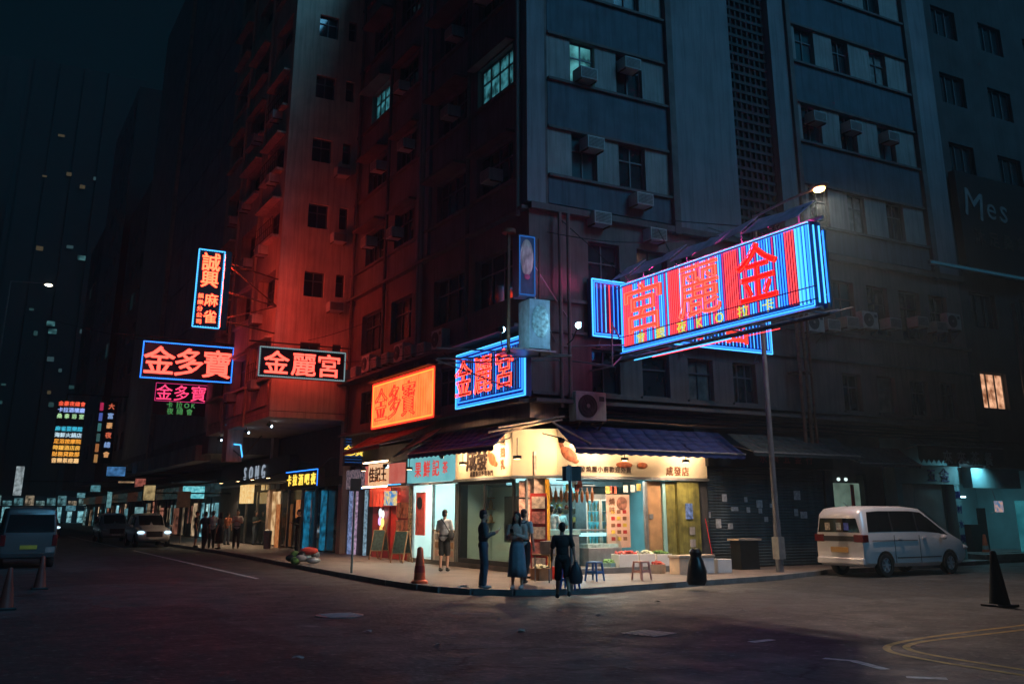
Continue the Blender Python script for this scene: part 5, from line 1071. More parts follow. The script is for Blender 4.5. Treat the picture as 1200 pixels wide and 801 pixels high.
for k, ch in enumerate('SONG'):
    o = char(ns, ch, 0, 0, 0.95, glow('silver_letters', (0.42, 0.50, 0.6), 0.55), 0, 0.02, 0.06, 0, 0.9); o.location = (-0.15, 15.6 - k * 1.25, 3.8); o.rotation_euler = (0, 0, LEFT)
q = MB(); q.box(-0.1, 0.34, 0.1, 7.3, 2.85, 3.2); q.build('fascia', M_BLACK, ns)
q = MB(); q.box(-0.12, 0.3, 7.3, 21.5, 3.14, 3.22); q.build('fascia_trim', M_STEEL, ns)
for y, w in ((2.0, 0.42), (4.2, 0.55)):
    q = MB(); q.box(-0.08, 0.05, y, y + w, 0.2, 2.65); q.build('cyan_light_column', glow_var('cyan_col', (0.004, 0.05, 0.10), (0.02, 0.36, 0.65), 4.0, 0.38), ns)
for k in range(4):
    q = MB(); q.box(0.0, 0.1, 9.2 + k * 0.9, 9.9 + k * 0.9, 2.85, 3.12); q.build('chrome_plate', mat('chrome', (0.6, 0.6, 0.62), 0.15, 1.0), ns)
q = MB(); q.box(-0.5, -0.2, 0, 1.8, 0, 0.95); q.build('yellow_box_sign', glow_var('yellow_box', (0.9, 0.5, 0.15), (1.0, 0.75, 0.35), 6, 0.8), ns, (0, 13.2, 2.2))
for yy_, e_ in ((14.6, 230), (11.6, 160), (8.6, 90), (18.5, 160)):  # downlights added as warm fill for the group at the bar front
    q = MB(); q.lathe([(0.13, 0), (0.13, 0.1), (0.02, 0.1)], (-0.75, yy_, 3.34), 14); q.build('fill_downlight', M_BLACK, ns); tube_part(ns, 'fill_downlight_arm', M_BLACK, [(-0.75, yy_, 3.44), (-0.05, yy_, 3.6)], 0.02)
    q = MB(); q.lathe([(0.1, 0), (0.02, 0.002)], (-0.75, yy_, 3.335), 14); q.build('fill_downlight_lens', L_WARM, ns)
    lamp('fill_downlight_beam', 'SPOT', ns, (-0.75, yy_, 3.32), e_, (1.0, 0.72, 0.45), 0.06, (-0.1, 0, -1), 140)
p = on_x(335, 567, -0.9); b_ = on_x(372, 567, -0.9)
t = thing('amber_character_box', 'wide black box sign with amber characters and blue edge lights over the bar front', 'neon sign', (-0.9, p.y, 2.75), LEFT); W = p.y - b_.y
q = MB(); q.box(0, W, 0, 0.3, 0, 0.75); q.build('box', M_BLACK, t)
for k, ch in enumerate('卡拉酒吧夜'): char(t, ch, W * (0.12 + 0.19 * k), 0.36, 0.5, glow('amber_led', (1, .62, .08), 1.3), -0.02, 0.03, 0.02, 0, 1.3)
tube_part(t, 'edge_tube', N_BLUE, [(0, -0.02, 0.72), (W, -0.02, 0.72)], 0.02); tube_part(t, 'edge_tube', N_BLUE, [(W, -0.02, 0.05), (W, -0.02, 0.72)], 0.015)
tube_part(t, 'hanger', M_BLACK, [(0.3, 0.15, 0.75), (0.3, 0.6, 1.2), (0.3, 1.1, 1.2)], 0.02); tube_part(t, 'hanger', M_BLACK, [(W - 0.3, 0.15, 0.75), (W - 0.3, 0.6, 1.2), (W - 0.3, 1.1, 1.2)], 0.02)
p = on_x(232, 578, -0.4); t = thing('teal_box_sign', 'little lit teal box sign at the far end of the dark bar front', 'sign', (-0.4, p.y, 2.6), 0)
q = MB(); q.box(-0.9, 0.4, 0, 0.3, 0, 0.75); q.build('box', glow_var('teal_box', (0.05, 0.35, 0.42), (0.25, 0.75, 0.8), 5, 0.8), t); q = MB(); q.box(0.4, 0.85, 0.1, 0.2, 0.3, 0.4); q.build('bracket', M_BLACK, t)
for px, py, lab, tl in ((327, 612, 'tall orange poster board leaning at the bar door', 0.1), (351, 600, 'orange poster on the dark glass of the bar front', 0.0)):
    p = on_x(px, py, -0.1); t = thing('orange_poster_board', lab, 'poster', (-0.15, p.y, 0.13 if px < 340 else 1.5), LEFT); h = 2.0 if px < 340 else 0.8
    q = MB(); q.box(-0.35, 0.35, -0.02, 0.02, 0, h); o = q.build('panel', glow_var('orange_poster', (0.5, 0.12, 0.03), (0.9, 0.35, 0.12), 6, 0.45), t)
    for a_ in (-0.4, 0.355): f = MB(); f.box(a_, a_ + 0.045, -0.03, 0.03, 0, h); f.build('frame', M_WOOD, t)
p = on_ground(320, 642, 0.12); t = thing('litter_bin', 'pale cylindrical litter bin standing before the dark bar front', 'bin', (p.x - 0.3, p.y, 0.12))
q = MB(); q.lathe([(0.17, 0), (0.19, 0.62), (0.2, 0.65), (0.2, 0.7)], n=16); q.build('body', M_PANEL, t, smooth=True); q = MB(); q.lathe([(0.2, 0.702), (0.18, 0.8), (0.05, 0.86)], n=16); q.build('lid', M_STEEL, t, smooth=True)
cn = MB()
for k in range(24): cn.box(-3.4 + 0.02 * (k % 2), -2.6, 28.5 + k * 1.2, 29.5 + k * 1.2, 4.3, 5.1)
t = tag(cn.build('ribbed_canopy', M_GREYBLD), 'grey ribbed concrete canopy edge along the plain grey block', 'canopy')
# --- the lit shops of the far street
cols = [(0.25, 0.65, 0.75), (1.0, 0.7, 0.42), (0.35, 0.75, 0.85), (0.9, 0.35, 0.22), (0.45, 0.8, 0.8), (1.0, 0.8, 0.55)]
for k in range(12):
    y = 39 + k * 6.3; c = cols[k % 6]
    t = thing('far_shop_front', 'lit shop front with a small fascia sign along the far street', 'shop front', (0.2, y, 0.12), 0, 'lit shops along the far street')
    q = MB(); q.box(0.3, 0.45, 0, 6.2, 0, 4.25); q.build('backing', M_DARKWALL, t)
    for j in range(4):
        r2 = rnd.random(); y0_ = 0.4 + j * 1.32; cc = cols[(k + j * 2) % 6]; z0_ = rnd.choice((0.1, 0.1, 0.9)); z1_ = rnd.uniform(1.9, 2.5)
        if rnd.random() < 0.42: continue
        q = MB(); q.box(0.1, 0.25, y0_, y0_ + rnd.uniform(0.5, 1.2), z0_, z1_); q.build('lit_bay', glow_var('far_bay_%d_%d' % ((k + j) % 6, int(r2 * 3)), tuple(v * 0.03 for v in cc), tuple(v * (0.3, 0.7, 1.4)[int(r2 * 3)] for v in cc), 2.2, 0.62), t)
    q = MB(); q.box(-0.05, 0.28, 0.2, 5.9, 2.6, 3.4); q.build('fascia', glow_var('far_fascia_%d' % (k % 4), tuple(v * 0.03 for v in cols[(k + 2) % 6]), tuple(v * 0.5 for v in cols[(k + 2) % 6]), 2.5, 0.09), t)
    for m_ in (1.6, 3.2, 4.6): q = MB(); q.box(0.0, 0.09, m_, m_ + 0.12, 0.1, 2.55); q.build('post', M_BLACK, t)
    q = MB(); q.box(-1.6, 0.0, 0.3, 5.8, 3.5, 3.6); q.build('awning', M_FARBLD, t)
for k, (px, py, yy, c, w, h) in enumerate(((136, 552, 50, (0.12, 0.4, 0.9), 1.3, 0.7), (175, 577, 36, (0.9, 0.65, 0.3), 0.7, 0.9), (163, 598, 56, (0.4, 0.8, 0.85), 0.7, 0.6), (150, 560, 70, (0.9, 0.55, 0.3), 1.6, 0.9), (22, 563, 75, (0.7, 0.85, 0.9), 0.75, 2.6), (112, 572, 85, (0.2, 0.6, 0.7), 1.0, 0.7), (95, 580, 95, (0.25, 0.65, 0.75), 0.9, 0.6), (128, 585, 78, (0.3, 0.7, 0.75), 0.5, 1.6), (83, 595, 110, (0.2, 0.55, 0.7), 1.2, 0.7), (165, 560, 62, (0.7, 0.2, 0.15), 0.9, 1.6))):
    p = on_y(px, py, yy); t = thing('far_box_sign', ('blue lit box sign jutting over the far pavement', 'amber square box sign with a dark flower mark', 'pale teal box sign low on the far shops', 'amber box sign above the far awnings', 'narrow white vertical sign alone in the dark', 'wide teal sign deep in the far street', 'teal sign beyond the wide one', 'upright pale teal sign between far shops', 'faint wide teal sign at the street end', 'upright red sign among the far shops')[k], 'sign', (p.x, yy, p.z - h / 2))
    q = MB(); q.box(-w / 2, w / 2, 0, 0.2, 0, h); q.build('casing', M_BLACK, t)
    q = MB(); q.box(-w / 2 + 0.04, w / 2 - 0.04, -0.02, -0.002, 0.04, h - 0.04); q.build('lit_face', glow_var('far_sign_%d' % k, tuple(v * 0.35 for v in c), c, 3.0, 0.42), t)
    tube_part(t, 'bracket', M_BLACK, [(w / 2, 0.1, h * 0.5), (max(w / 2 + 0.3, 0.5 - p.x), 0.1, h * 0.5)], 0.04)
for k in range(11):          # shops that close the street end, facing the viewer
    x = -12.6 + k * 1.55; c = cols[(k * 5) % 6] if k % 3 else (0.3, 0.75, 0.85); t = thing('street_end_shop', 'small bright shop front in the row across the end of the street', 'shop front', (x, 149.2, 0), 0, 'shops across the street end')
    q = MB(); q.box(0, 1.45, 0.1, 0.7, 0, 4.2); q.build('wall', M_DARKWALL, t)
    q = MB(); q.box(0.15, 0.15 + rnd.uniform(0.5, 1.1), 0.0, 0.09, 0.2, rnd.uniform(1.8, 2.6)); q.build('lit_front', glow_var('end_front_%d' % (k % 5), tuple(v * 0.15 for v in c), c, 1.6, rnd.uniform(0.3, 0.9)), t)
    q = MB(); q.box(0.1, 1.35, -0.1, 0.09, 2.8, 3.5 + (k % 3) * 0.4); q.build('fascia', glow_var('end_fascia_%d' % (k % 4), tuple(v * 0.05 for v in c), tuple(v * 0.6 for v in c), 2.5, 0.5), t)
# ================================================================ RIGHT-HAND SHOPS
rsb = thing('shuttered_shop', 'closed shop with a dark roller shutter covered in paper notices', 'shop front', (6.3, 0, 0))
q = MB(); shutter(q, 0, 5.0, 0.13, 3.1, 0.1); q.build('roller_shutter', M_SHUTTER, rsb); q = MB(); q.box(-0.15, 5.2, -0.25, 0.25, 3.1, 3.75); q.build('shutter_box', M_BLACK, rsb); q = MB(); q.box(5.0, 5.3, -0.02, 0.4, 0.13, 3.09); q.build('jamb', M_DARKWALL, rsb); q = MB(); q.box(-0.4, -0.01, 0.02, 0.4, 0.13, 4.25); q.build('jamb', M_DARKWALL, rsb)
q = MB(); q.box(-0.1, 5.3, 0.3, 0.45, 0.13, 4.29); q.build('backing', M_DARKWALL, rsb)
for k, (px, py) in enumerate(((849, 583), (861, 596), (874, 585), (877, 597), (890, 590), (891, 598), (898, 608), (829, 603), (842, 613), (856, 616), (934, 580), (933, 600), (942, 603), (904, 592))):
    p = on_y(px, py, 0.07); q = MB(); w = rnd.uniform(0.1, 0.3); h = rnd.uniform(0.12, 0.3)
    q.box(p.x - 6.3 - w / 2, p.x - 6.3 + w / 2, 0.064, 0.074, p.z - h / 2, p.z + h / 2); q.build('notice', mat('paper_notice', (0.4, 0.42, 0.45), 0.6, 0, 0.3, 12), rsb)
q = MB(); q.box(1.5, 5.0, -0.9, -0.86, 3.44, 3.5); q.build('pale_awning_edge', M_PANEL, rsb)
for k, ch in enumerate('永興五金行'): char(rsb, ch, 2.1 + k * 0.5, 3.4, 0.32, mat('dark_red_letters', (0.16, 0.03, 0.03), 0.5), -0.27, 0.02)
awning('dark_awning', 'dark green-black awning over the roller shutter', [(7.0, -0.26, 4.1), (11.7, -0.26, 4.1)], [(7.2, -1.15, 3.5), (11.8, -1.15, 3.5)], mat('dark_canvas', (0.03, 0.045, 0.05), 0.8), 0, 0.12)
awning('dark_awning', 'dark low awning over the greenish display window', [(11.95, -0.1, 3.9), (14.9, -0.1, 3.9)], [(11.95, -1.0, 3.3), (14.9, -1.0, 3.3)], MATS['dark_canvas'], 0, 0.12)
t = thing('leaning_broom', 'red handled broom leaning beside the green pillar', 'broom', (6.05, -0.22, 0.12))
q = MB(); q.cyl((0.06, -0.1, 0.1), (-0.02, 0.1, 1.45), 0.014, 0.014, 6); q.build('handle', mat('red_handle', (0.5, 0.03, 0.04), 0.4), t); q = MB(); q.box(-0.08, 0.18, -0.16, -0.06, 0.0, 0.14); q.build('brush', M_BLACK, t)
t = thing('wall_shelf_table', 'small dark table with a pale top against the roller shutter', 'table', (7.0, -0.7, 0.12))
q = MB(); q.box(-0.45, 0.45, -0.25, 0.25, 0.82, 0.87); q.build('top', M_BEIGE, t); q = MB(); q.box(-0.36, 0.36, -0.2, 0.22, 0.0, 0.815); q.build('cabinet', M_BLACK, t)
dw = thing('display_window_shop', 'shop with a pale greenish lit window beside the roller shutter', 'shop front', (11.65, 0, 0))
q = MB(); q.box(0, 3.0, 0.45, 0.6, 0.13, 4.29); q.build('backing', M_DARKWALL, dw); q = MB(); q.box(0.15, 1.6, 0.3, 0.36, 1.2, 2.7); q.build('lit_window', glow_var('greenish_window', (0.10, 0.15, 0.12), (0.20, 0.30, 0.24), 1.5, 0.5), dw)
q = MB(); q.box(1.15, 1.3, 0.27, 0.295, 1.2, 2.65); q.build('red_banner', M_REDPAINT, dw); 
for a_ in (0.0, 1.62): q = MB(); q.box(a_, a_ + 0.13, 0.1, 0.44, 0.13, 3.0); q.build('jamb', M_BLACK, dw)
for a_ in (0.5, 0.85): q = MB(); q.ell((a_ + 0.08, 0.25, 2.82), (0.07, 0.05, 0.06), 10, 6); q.build('small_lamp', glow('small_white', (0.7, 0.9, 0.85), 1.0), dw)
tl = thing('teal_shop', 'teal painted shop with white corrugated shutters and a lit entrance', 'shop front', (14.75, 0, 0))
q = MB(); q.box(0, 3.6, 0.5, 0.6, 0.13, 4.29); q.build('backing', M_TEALWALL, tl); q = MB(); q.box(0, 3.6, 0.0, 0.45, 2.72, 3.35); q.build('fascia', M_TEALWALL, tl)
for k, ch in enumerate('五金'): char(tl, ch, 1.9 + k * 0.7, 3.03, 0.5, mat('navy_letters', (0.02, 0.03, 0.2), 0.5), -0.02, 0.03)
M_CORR = mat('white_corrugated', (0.55, 0.62, 0.62), 0.5, 0.1, 0.12, 2)
for a, b in ((0.3, 1.2), (1.25, 2.75)):
    q = MB(); n = int((b - a) / 0.06)
    for i in range(n):
        x0 = a + (b - a) * i / n; x1 = a + (b - a) * (i + 1) / n; xm = (x0 + x1) / 2; q.quad((x0, 0.3, 0.15), (xm, 0.26, 0.15), (xm, 0.26, 2.7), (x0, 0.3, 2.7)); q.quad((xm, 0.26, 0.15), (x1, 0.3, 0.15), (x1, 0.3, 2.7), (xm, 0.26, 2.7))
    q.build('folding_shutter', M_CORR, tl)
for x in (0.0, 3.05): q = MB(); q.box(x, x + 0.28, -0.02, 0.4, 0.13, 2.71); q.build('pillar', M_TEALWALL, tl)
for k, ch in enumerate('鋼材水喉'): char(tl, ch, 3.19, 2.35 - k * 0.5, 0.3, MATS['navy_letters'], -0.03, 0.02)
op = thing('lit_entrance_shop', 'open teal lit shop entrance with an awning sign at the end of the row', 'shop', (18.4, 0, 0))
q = MB(); q.box(0, 5.2, 3.2, 3.3, 0.13, 3.4); q.build('back_wall', M_TEALWALL, op); q = MB(); q.box(0, 5.2, 0.1, 3.2, 0.121, 0.32); q.build('floor', M_KERB, op); q = MB(); q.box(5.1, 5.2, 0.1, 3.2, 0.32, 3.4); q.build('side_wall', M_TEALWALL, op); q = MB(); q.box(0, 0.1, 0.5, 3.2, 0.32, 3.4); q.build('side_wall', M_TEALWALL, op); q = MB(); q.box(0, 5.2, 0.1, 3.3, 3.35, 4.3); q.build('ceiling', M_DARKWALL, op)
q = MB(); q.box(0.0, 2.8, -0.35, 0.05, 2.6, 3.3); q.build('lit_fascia', M_TEALWALL, op)
lamp('fascia_lamp', 'SPOT', op, (0.3, -0.75, 3.28), 60, (0.35, 0.85, 1.0), 0.06, (-0.1, 1, -0.7), 150)
q = MB(); q.box(0.2, 0.4, -0.85, -0.72, 3.28, 3.36); q.build('fascia_lamp_head', M_STEEL, op); tube_part(op, 'fascia_lamp_arm', M_BLACK, [(0.3, -0.78, 3.36), (0.3, 0.08, 3.5)], 0.015)
lamp('entrance_light', 'AREA', op, (2.6, 1.6, 3.1), 15, (0.35, 0.85, 1.0), 1.5)
q = MB(); q.box(0.8, 2.6, 1.9, 2.0, 2.3, 2.36); q.build('fluorescent_tube', L_TUBE, op)
q = MB(); q.box(1.5, 1.95, -0.1, -0.05, 1.75, 2.15); q.build('small_screen', glow_var('screen', (0.05, 0.2, 0.4), (0.7, 0.4, 0.3), 8, 0.6), op); tube_part(op, 'screen_arm', M_STEEL, [(1.2, -0.07, 1.7), (1.7, -0.07, 1.8), (1.7, 0.1, 2.58)], 0.015)
q = MB(); q.box(1.3, 2.1, 0.9, 1.4, 0.32, 1.3); q.build('counter', M_BLACK, op); q = MB(); q.box(2.3, 2.7, 1.2, 1.3, 0.32, 1.9); q.build('doorway', M_BLACK, op)
t = thing('glyph_light_box', 'upright teal light box with white characters beside the lit entrance', 'sign', (21.2, -0.25, 0.32))
q = MB(); q.box(0, 1.25, 0, 0.25, 0, 1.85); q.build('box', glow_var('teal_lightbox', (0.01, 0.12, 0.15), (0.03, 0.22, 0.26), 2, 0.6), t)
for k, ch in enumerate('香薰足道'): char(t, ch, 0.4, 1.55 - k * 0.4, 0.4, glow('white_teal', (0.5, 1.0, 1.0), 0.9), -0.02, 0.02, 0.02)
for k, ch in enumerate('歡迎光臨'): char(t, ch, 0.95, 1.55 - k * 0.4, 0.4, glow('white_teal2', (0.4, 0.85, 0.9), 0.6), -0.02, 0.02, 0.02)
aw = awning('sign_awning', 'dark awning with four pale characters over the lit entrance', [(15.2, -0.1, 4.25), (19.9, -0.1, 4.25)], [(15.2, -0.7, 4.0), (19.9, -0.7, 4.0)], MATS['dark_canvas'], 0, 0.62)
for k, ch in enumerate('來來茶餐'): char(aw, ch, 16.7 + k * 0.75, 3.62, 0.5, mat('pale_letters', (0.35, 0.42, 0.44), 0.5), -0.73, 0.02)
st = structure(MB().box(18.4, 24, -0.5, 0.095, 0.121, 0.30).build('entrance_step', M_KERB))

# ================================================================ AIR CONDITIONERS
def ac_template(kind):
    t = thing('air_conditioner', 'x', 'air conditioner')
    if kind == 'window':
        q = MB(); q.box(-0.32, 0.32, -0.45, 0.06, 0, 0.4); q.build('casing', M_ACWHITE, t, bevel=0.015)
        q = MB(); q.box(-0.28, 0.28, -0.456, -0.451, 0.04, 0.36); q.build('coil', M_ACDARK, t)
        q = MB()
        for i in range(7): q.box(-0.28, 0.28, -0.47, -0.457, 0.05 + i * 0.045, 0.062 + i * 0.045)
        q.build('grille', M_ACWHITE, t)
        for x in (-0.3, 0.27): q = MB(); q.box(x, x + 0.03, -0.4, 0.0, -0.05, -0.002); q.build('bracket', M_RUST, t)
    else:
        q = MB(); q.box(-0.42, 0.42, -0.36, -0.04, 0, 0.66); q.build('casing', M_ACWHITE, t, bevel=0.02)
        q = MB(); q.lathe([(0.26, 0), (0.26, 0.012), (0.02, 0.012)], n=24); o = q.build('fan_recess', M_ACDARK, t, (-0.1, -0.362, 0.33)); o.rotation_euler = (R(90), 0, 0)
        q = MB()
        for i in range(3): r_ = 0.09 + i * 0.075; q.tube([(r_ * math.cos(a * 0.393), -0.385, r_ * math.sin(a * 0.393)) for a in range(17)], 0.006, 4)
        for a in range(6): q.cyl((0, -0.385, 0), (0.25 * math.cos(a * 1.047), -0.385, 0.25 * math.sin(a * 1.047)), 0.005, 0.005, 4)
        q.build('fan_guard', M_ACDARK, t, (-0.1, 0, 0.33))
        q = MB(); q.lathe([(0.05, 0), (0.05, 0.02)], n=12); o = q.build('fan_hub', M_PANEL, t, (-0.1, -0.375, 0.33)); o.rotation_euler = (R(90), 0, 0)
        q = MB(); q.box(0.22, 0.36, -0.366, -0.361, 0.45, 0.56); q.build('badge_panel', M_ACDARK, t)
        for x in (-0.32, 0.28):
            q = MB(); q.box(x, x + 0.04, -0.38, 0.1, -0.05, -0.002); q.add([(x, 0.0, -0.35), (x + 0.04, 0.0, -0.35), (x + 0.04, 0.03, -0.35), (x, 0.03, -0.35), (x, -0.36, -0.05), (x + 0.04, -0.36, -0.05), (x + 0.04, -0.33, -0.05), (x, -0.33, -0.05)], [(0, 3, 2, 1), (4, 5, 6, 7), (0, 1, 5, 4), (1, 2, 6, 5), (2, 3, 7, 6), (3, 0, 4, 7)])
            q.build('bracket', M_RUST, t)
    return t
AC = {k: ac_template(k) for k in ('window', 'split')}; _acused = {k: False for k in AC}
def ac(kind, label, loc, rz=0, group=None, s=1.0):
    o = AC[kind] if not _acused[kind] else copy_tree(AC[kind]); _acused[kind] = True
    o.location = loc; o.rotation_euler = (0, 0, rz); o.scale = (s, s, s); o['label'] = label
    if group: o['group'] = group
    elif 'group' in o: del o['group']
    return o
p = on_y(692, 493, -0.45); ac('split', 'large pale outdoor unit standing on the ledge above the navy awning', (p.x, -0.06, p.z), 0, None, 1.25)
ac('window', 'window air conditioner in the upper part of the teal glazed opening', (2.2, 0.0, 13.2 - 0.55), 0)
ac('window', 'window air conditioner hung on the blue band under the upper windows', (3.95, -0.1, 11.05), 0)
ac('window', 'window air conditioner beside the lit teal window of the banded block', (2.0, 0.0, SILLS[1] + 0.08), 0)
ac('window', 'window air conditioner high in the second opening of the banded block', (3.75, 0.0, SILLS[1] + 0.85), 0)
for px in (951, 970, 992, 1015, 1042, 1074, 1096, 1113):
    p = on_y(px, 386 + rnd.uniform(-4, 4), -0.1); ac('split' if px % 2 else 'window', 'outdoor unit in the long row on the podium wall right of the giant sign', (p.x, 0.0, p.z), 0, 'row of units on the podium', 0.95)
for px, py, k in ((700, 258, 'window'), (765, 277, 'window')):
    p = on_y(px, py, -0.1); ac(k, ['window unit tucked under the first banded floor by the corner', 'second window unit under the banded floor over the giant sign'][px > 750], (p.x, 0.02, p.z - 0.2), 0)
for k in range(3):
    for u in (12.3, 14.2, 16.3):
        if (k + int(u)) % 2: ac('window', 'window air conditioner among the far bay of banded windows', (u, 0.02, SILLS[k] + 0.75), 0, 'units in the far banded bay')
for i in range(9):
    y = 5.6 + i * 1.12; ac('window' if i % 3 else 'split', 'air conditioner in the row above the orange sign on the narrow street side', (-0.02, y, 6.98 + rnd.uniform(0, 0.15)), LEFT, 'row of units above the orange sign')
for k, s in enumerate(SILLS[:3]):
    for j, (a, b) in enumerate(opsL):
        if (k + j) % 4 != 1: ac('window', 'air conditioner jutting from the upper windows on the narrow street side', (-0.0, (a + b) / 2 + rnd.uniform(-0.6, 0.6), s + rnd.uniform(0.0, 0.7)), LEFT, 'units on the narrow street facade')
for i, z in enumerate(FL2[:5]):
    for y in (1.9, 5.6, 9.4):
        if rnd.random() < 0.75: ac('window', 'air conditioner on the red-lit tenement front', (B2X, B2Y0 + y + rnd.uniform(-0.7, 0.7), z + rnd.uniform(0.55, 0.72)), LEFT, 'units on the red-lit tenement')
for z in FL2[1:4]: ac('window', 'air conditioner on the flank wall of the red-lit tenement', (-0.8, B2Y0 - 0.02, z + 0.9), 0, 'units on the tenement flank')

# ================================================================ VEHICLES
M_TYRE = mat('tyre', (0.02, 0.02, 0.02), 0.8); M_RIM = mat('rim', (0.5, 0.5, 0.52), 0.35, 0.1); M_CARGLASS = mat('car_glass', (0.012, 0.014, 0.016), 0.06, 0, 0.2, 1, spec=0.7)
def paint(name, c): return mat(name, c, 0.28, 0.15, 0.04, 1.0, spec=0.6)
M_TAIL = mat('tail_lens', (0.14, 0.008, 0.01), 0.15); M_HEAD = mat('head_lens', (0.5, 0.55, 0.6), 0.1); M_TRIM = mat('car_trim', (0.025, 0.025, 0.028), 0.5)
_wheel = {}
def wheel(parent, x, y, r, side):
    if r not in _wheel:
        t = MB(); t.lathe([(r * 0.62, -0.1), (r * 0.93, -0.1), (r, -0.06), (r, 0.06), (r * 0.93, 0.1), (r * 0.62, 0.1)], n=24, caps=False)
        m_ = MB(); m_.lathe([(r * 0.62, -0.08), (r * 0.64, 0.07), (r * 0.56, 0.085), (r * 0.54, 0.03), (0.02, 0.03)], n=24)
        for k in range(6):
            a = k * math.pi / 3; ca, sa = math.cos(a), math.sin(a); m_.cyl((0, 0, 0.05), (r * 0.58 * ca, r * 0.58 * sa, 0.07), 0.035, 0.022, 6)
        h = MB(); h.lathe([(0.06, 0.03), (0.055, 0.09)], n=12)
        _wheel[r] = (t.mesh('tyre', M_TYRE, True), m_.mesh('rim', M_RIM, True), h.mesh('hub', M_RIM))
    w = bpy.data.objects.new('wheel', None); COL.objects.link(w); w.parent = parent; w.location = (x, y, r); w.rotation_euler = (R(-90 if side > 0 else 90), 0, 0)
    w.empty_display_size = 0.05
    for n_, me in zip(('tyre', 'rim', 'hub'), _wheel[r]): link(n_, me, w)
def vehicle(name, label, loc, rz, st, paintm, sidewin, front_glass, rear_glass, axles, wr=0.32, cat='car', group=None, rear=True, beams=0):
    """st: stations (x, z_bottom, z_belt, z_roof, half_width, half_roof); local x forward from the rear bumper"""
    t = thing(name, label, cat, loc, rz, group)
    def ring(s):
        x, zb, zt, zr, w, r = s
        h = [(0, zb), (w * .86, zb), (w * .975, zb + .10), (w, zb + (zt - zb) * .45), (w * .992, zb + (zt - zb) * .8), (w * .955, zt), (r, zr - .075), (r * .93, zr - .02), (r * .6, zr + .012), (0, zr + .022)]
        return [(x, y, z) for y, z in h] + [(x, -y, z) for y, z in h[-2:0:-1]]
    b = MB(); rings = [ring(s) for s in st]; n = len(rings[0])
    for r_ in rings: b.v += r_
    for i in range(len(rings) - 1):
        for j in range(n): b.f.append((i * n + j, i * n + (j + 1) % n, (i + 1) * n + (j + 1) % n, (i + 1) * n + j))
    b.f.append(tuple(range(n))); b.f.append(tuple(range((len(rings) - 1) * n, len(rings) * n))[::-1])
    me = b.mesh('body', paintm, True); o = bpy.data.objects.new('body_src', me); COL.objects.link(o)
    cuts = []
    W = st[len(st) // 2][4]
    for ax in axles:
        for s in (-1, 1):
            c = MB(); c.cyl((ax, s * (W - 0.30), wr), (ax, s * (W + 0.2), wr), wr * 1.2, wr * 1.2, 28); co_ = c.build('cut', None); cuts.append(co_)
            m_ = o.modifiers.new('cut', 'BOOLEAN'); m_.operation = 'DIFFERENCE'; m_.object = co_; m_.solver = 'EXACT'
    dg = bpy.context.evaluated_depsgraph_get(); me2 = bpy.data.meshes.new_from_object(o.evaluated_get(dg))
    bpy.data.objects.remove(o)
    for c in cuts: bpy.data.objects.remove(c)
    me2.materials.clear(); me2.materials.append(paintm); me2.shade_smooth(); me2.set_sharp_from_angle(angle=R(38))
    link('body', me2, t)
    def at(x, tt, side, out=0.008):      # point on the greenhouse side
        for a, c in zip(st[:-1], st[1:]):
            if a[0] <= x <= c[0]:
                f = (x - a[0]) / (c[0] - a[0]); v = [a[k] + (c[k] - a[k]) * f for k in range(6)]; break
        y = v[4] * .955 + (v[5] - v[4] * .955) * tt; z = v[2] + (v[3] - .075 - v[2]) * tt
        return (x, side * (y + out), z)
    for s in (-1, 1):
        for (b0, b1, t0, t1) in sidewin:
            g = MB(); k = 6
            for i in range(k):
                lo0, lo1 = b0 + (b1 - b0) * i / k, b0 + (b1 - b0) * (i + 1) / k; hi0, hi1 = t0 + (t1 - t0) * i / k, t0 + (t1 - t0) * (i + 1) / k
                g.quad(at(lo0, .06, s), at(lo1, .06, s), at(hi1, .9, s), at(hi0, .9, s))
            g.build('side_window', M_CARGLASS, t, smooth=True)
    for s in (-1, 1):            # dark pillars between the panes
        g = MB(); b0, t0, b1, t1 = sidewin[0][0], sidewin[0][2], sidewin[-1][1], sidewin[-1][3]
        for i in range(14):
            f0, f1 = i / 14, (i + 1) / 14; g.quad(at(b0 + (b1 - b0) * f0, .04, s, .003), at(b0 + (b1 - b0) * f1, .04, s, .003), at(t0 + (t1 - t0) * f1, .93, s, .003), at(t0 + (t1 - t0) * f0, .93, s, .003))
        g.build('pillar_trim', M_TRIM, t, smooth=True)
    for nm, gg in (('windscreen', front_glass), ('rear_window', rear_glass)):
        if not gg: continue
        (x0, z0, w0), (x1, z1, w1) = gg; d = 0.014 if nm == 'windscreen' else -0.014; g = MB()
        for i in range(8):
            f0, f1 = -1 + i / 4, -1 + (i + 1) / 4
            g.quad((x0 + d - d * 0.8 * abs(f0) ** 3, w0 * f0, z0), (x0 + d - d * 0.8 * abs(f1) ** 3, w0 * f1, z0), (x1 + d - d * 0.8 * abs(f1) ** 3, w1 * f1, z1 + 0.012), (x1 + d - d * 0.8 * abs(f0) ** 3, w1 * f0, z1 + 0.012))
        g.build(nm, M_CARGLASS, t, smooth=True)
    for ax in axles:
        for s in (-1, 1): wheel(t, ax, s * (W - 0.1), wr, s)
    L = st[-1][0]; w = W
    for s in (-1, 1):
        m_ = MB(); m_.ell((st[-1][0] * 0.72, s * (w + 0.1), 1.05), (0.07, 0.1, 0.075), 10, 6); m_.build('wing_mirror', paintm, t, smooth=True)
        h = MB(); h.ell((L - 0.10, s * w * 0.74, 0.74), (0.16, 0.2, 0.085), 12, 8); h.build('headlight', M_HEAD if not beams else glow('head_beam', (0.6, 0.85, 1.0), beams), t, smooth=True)
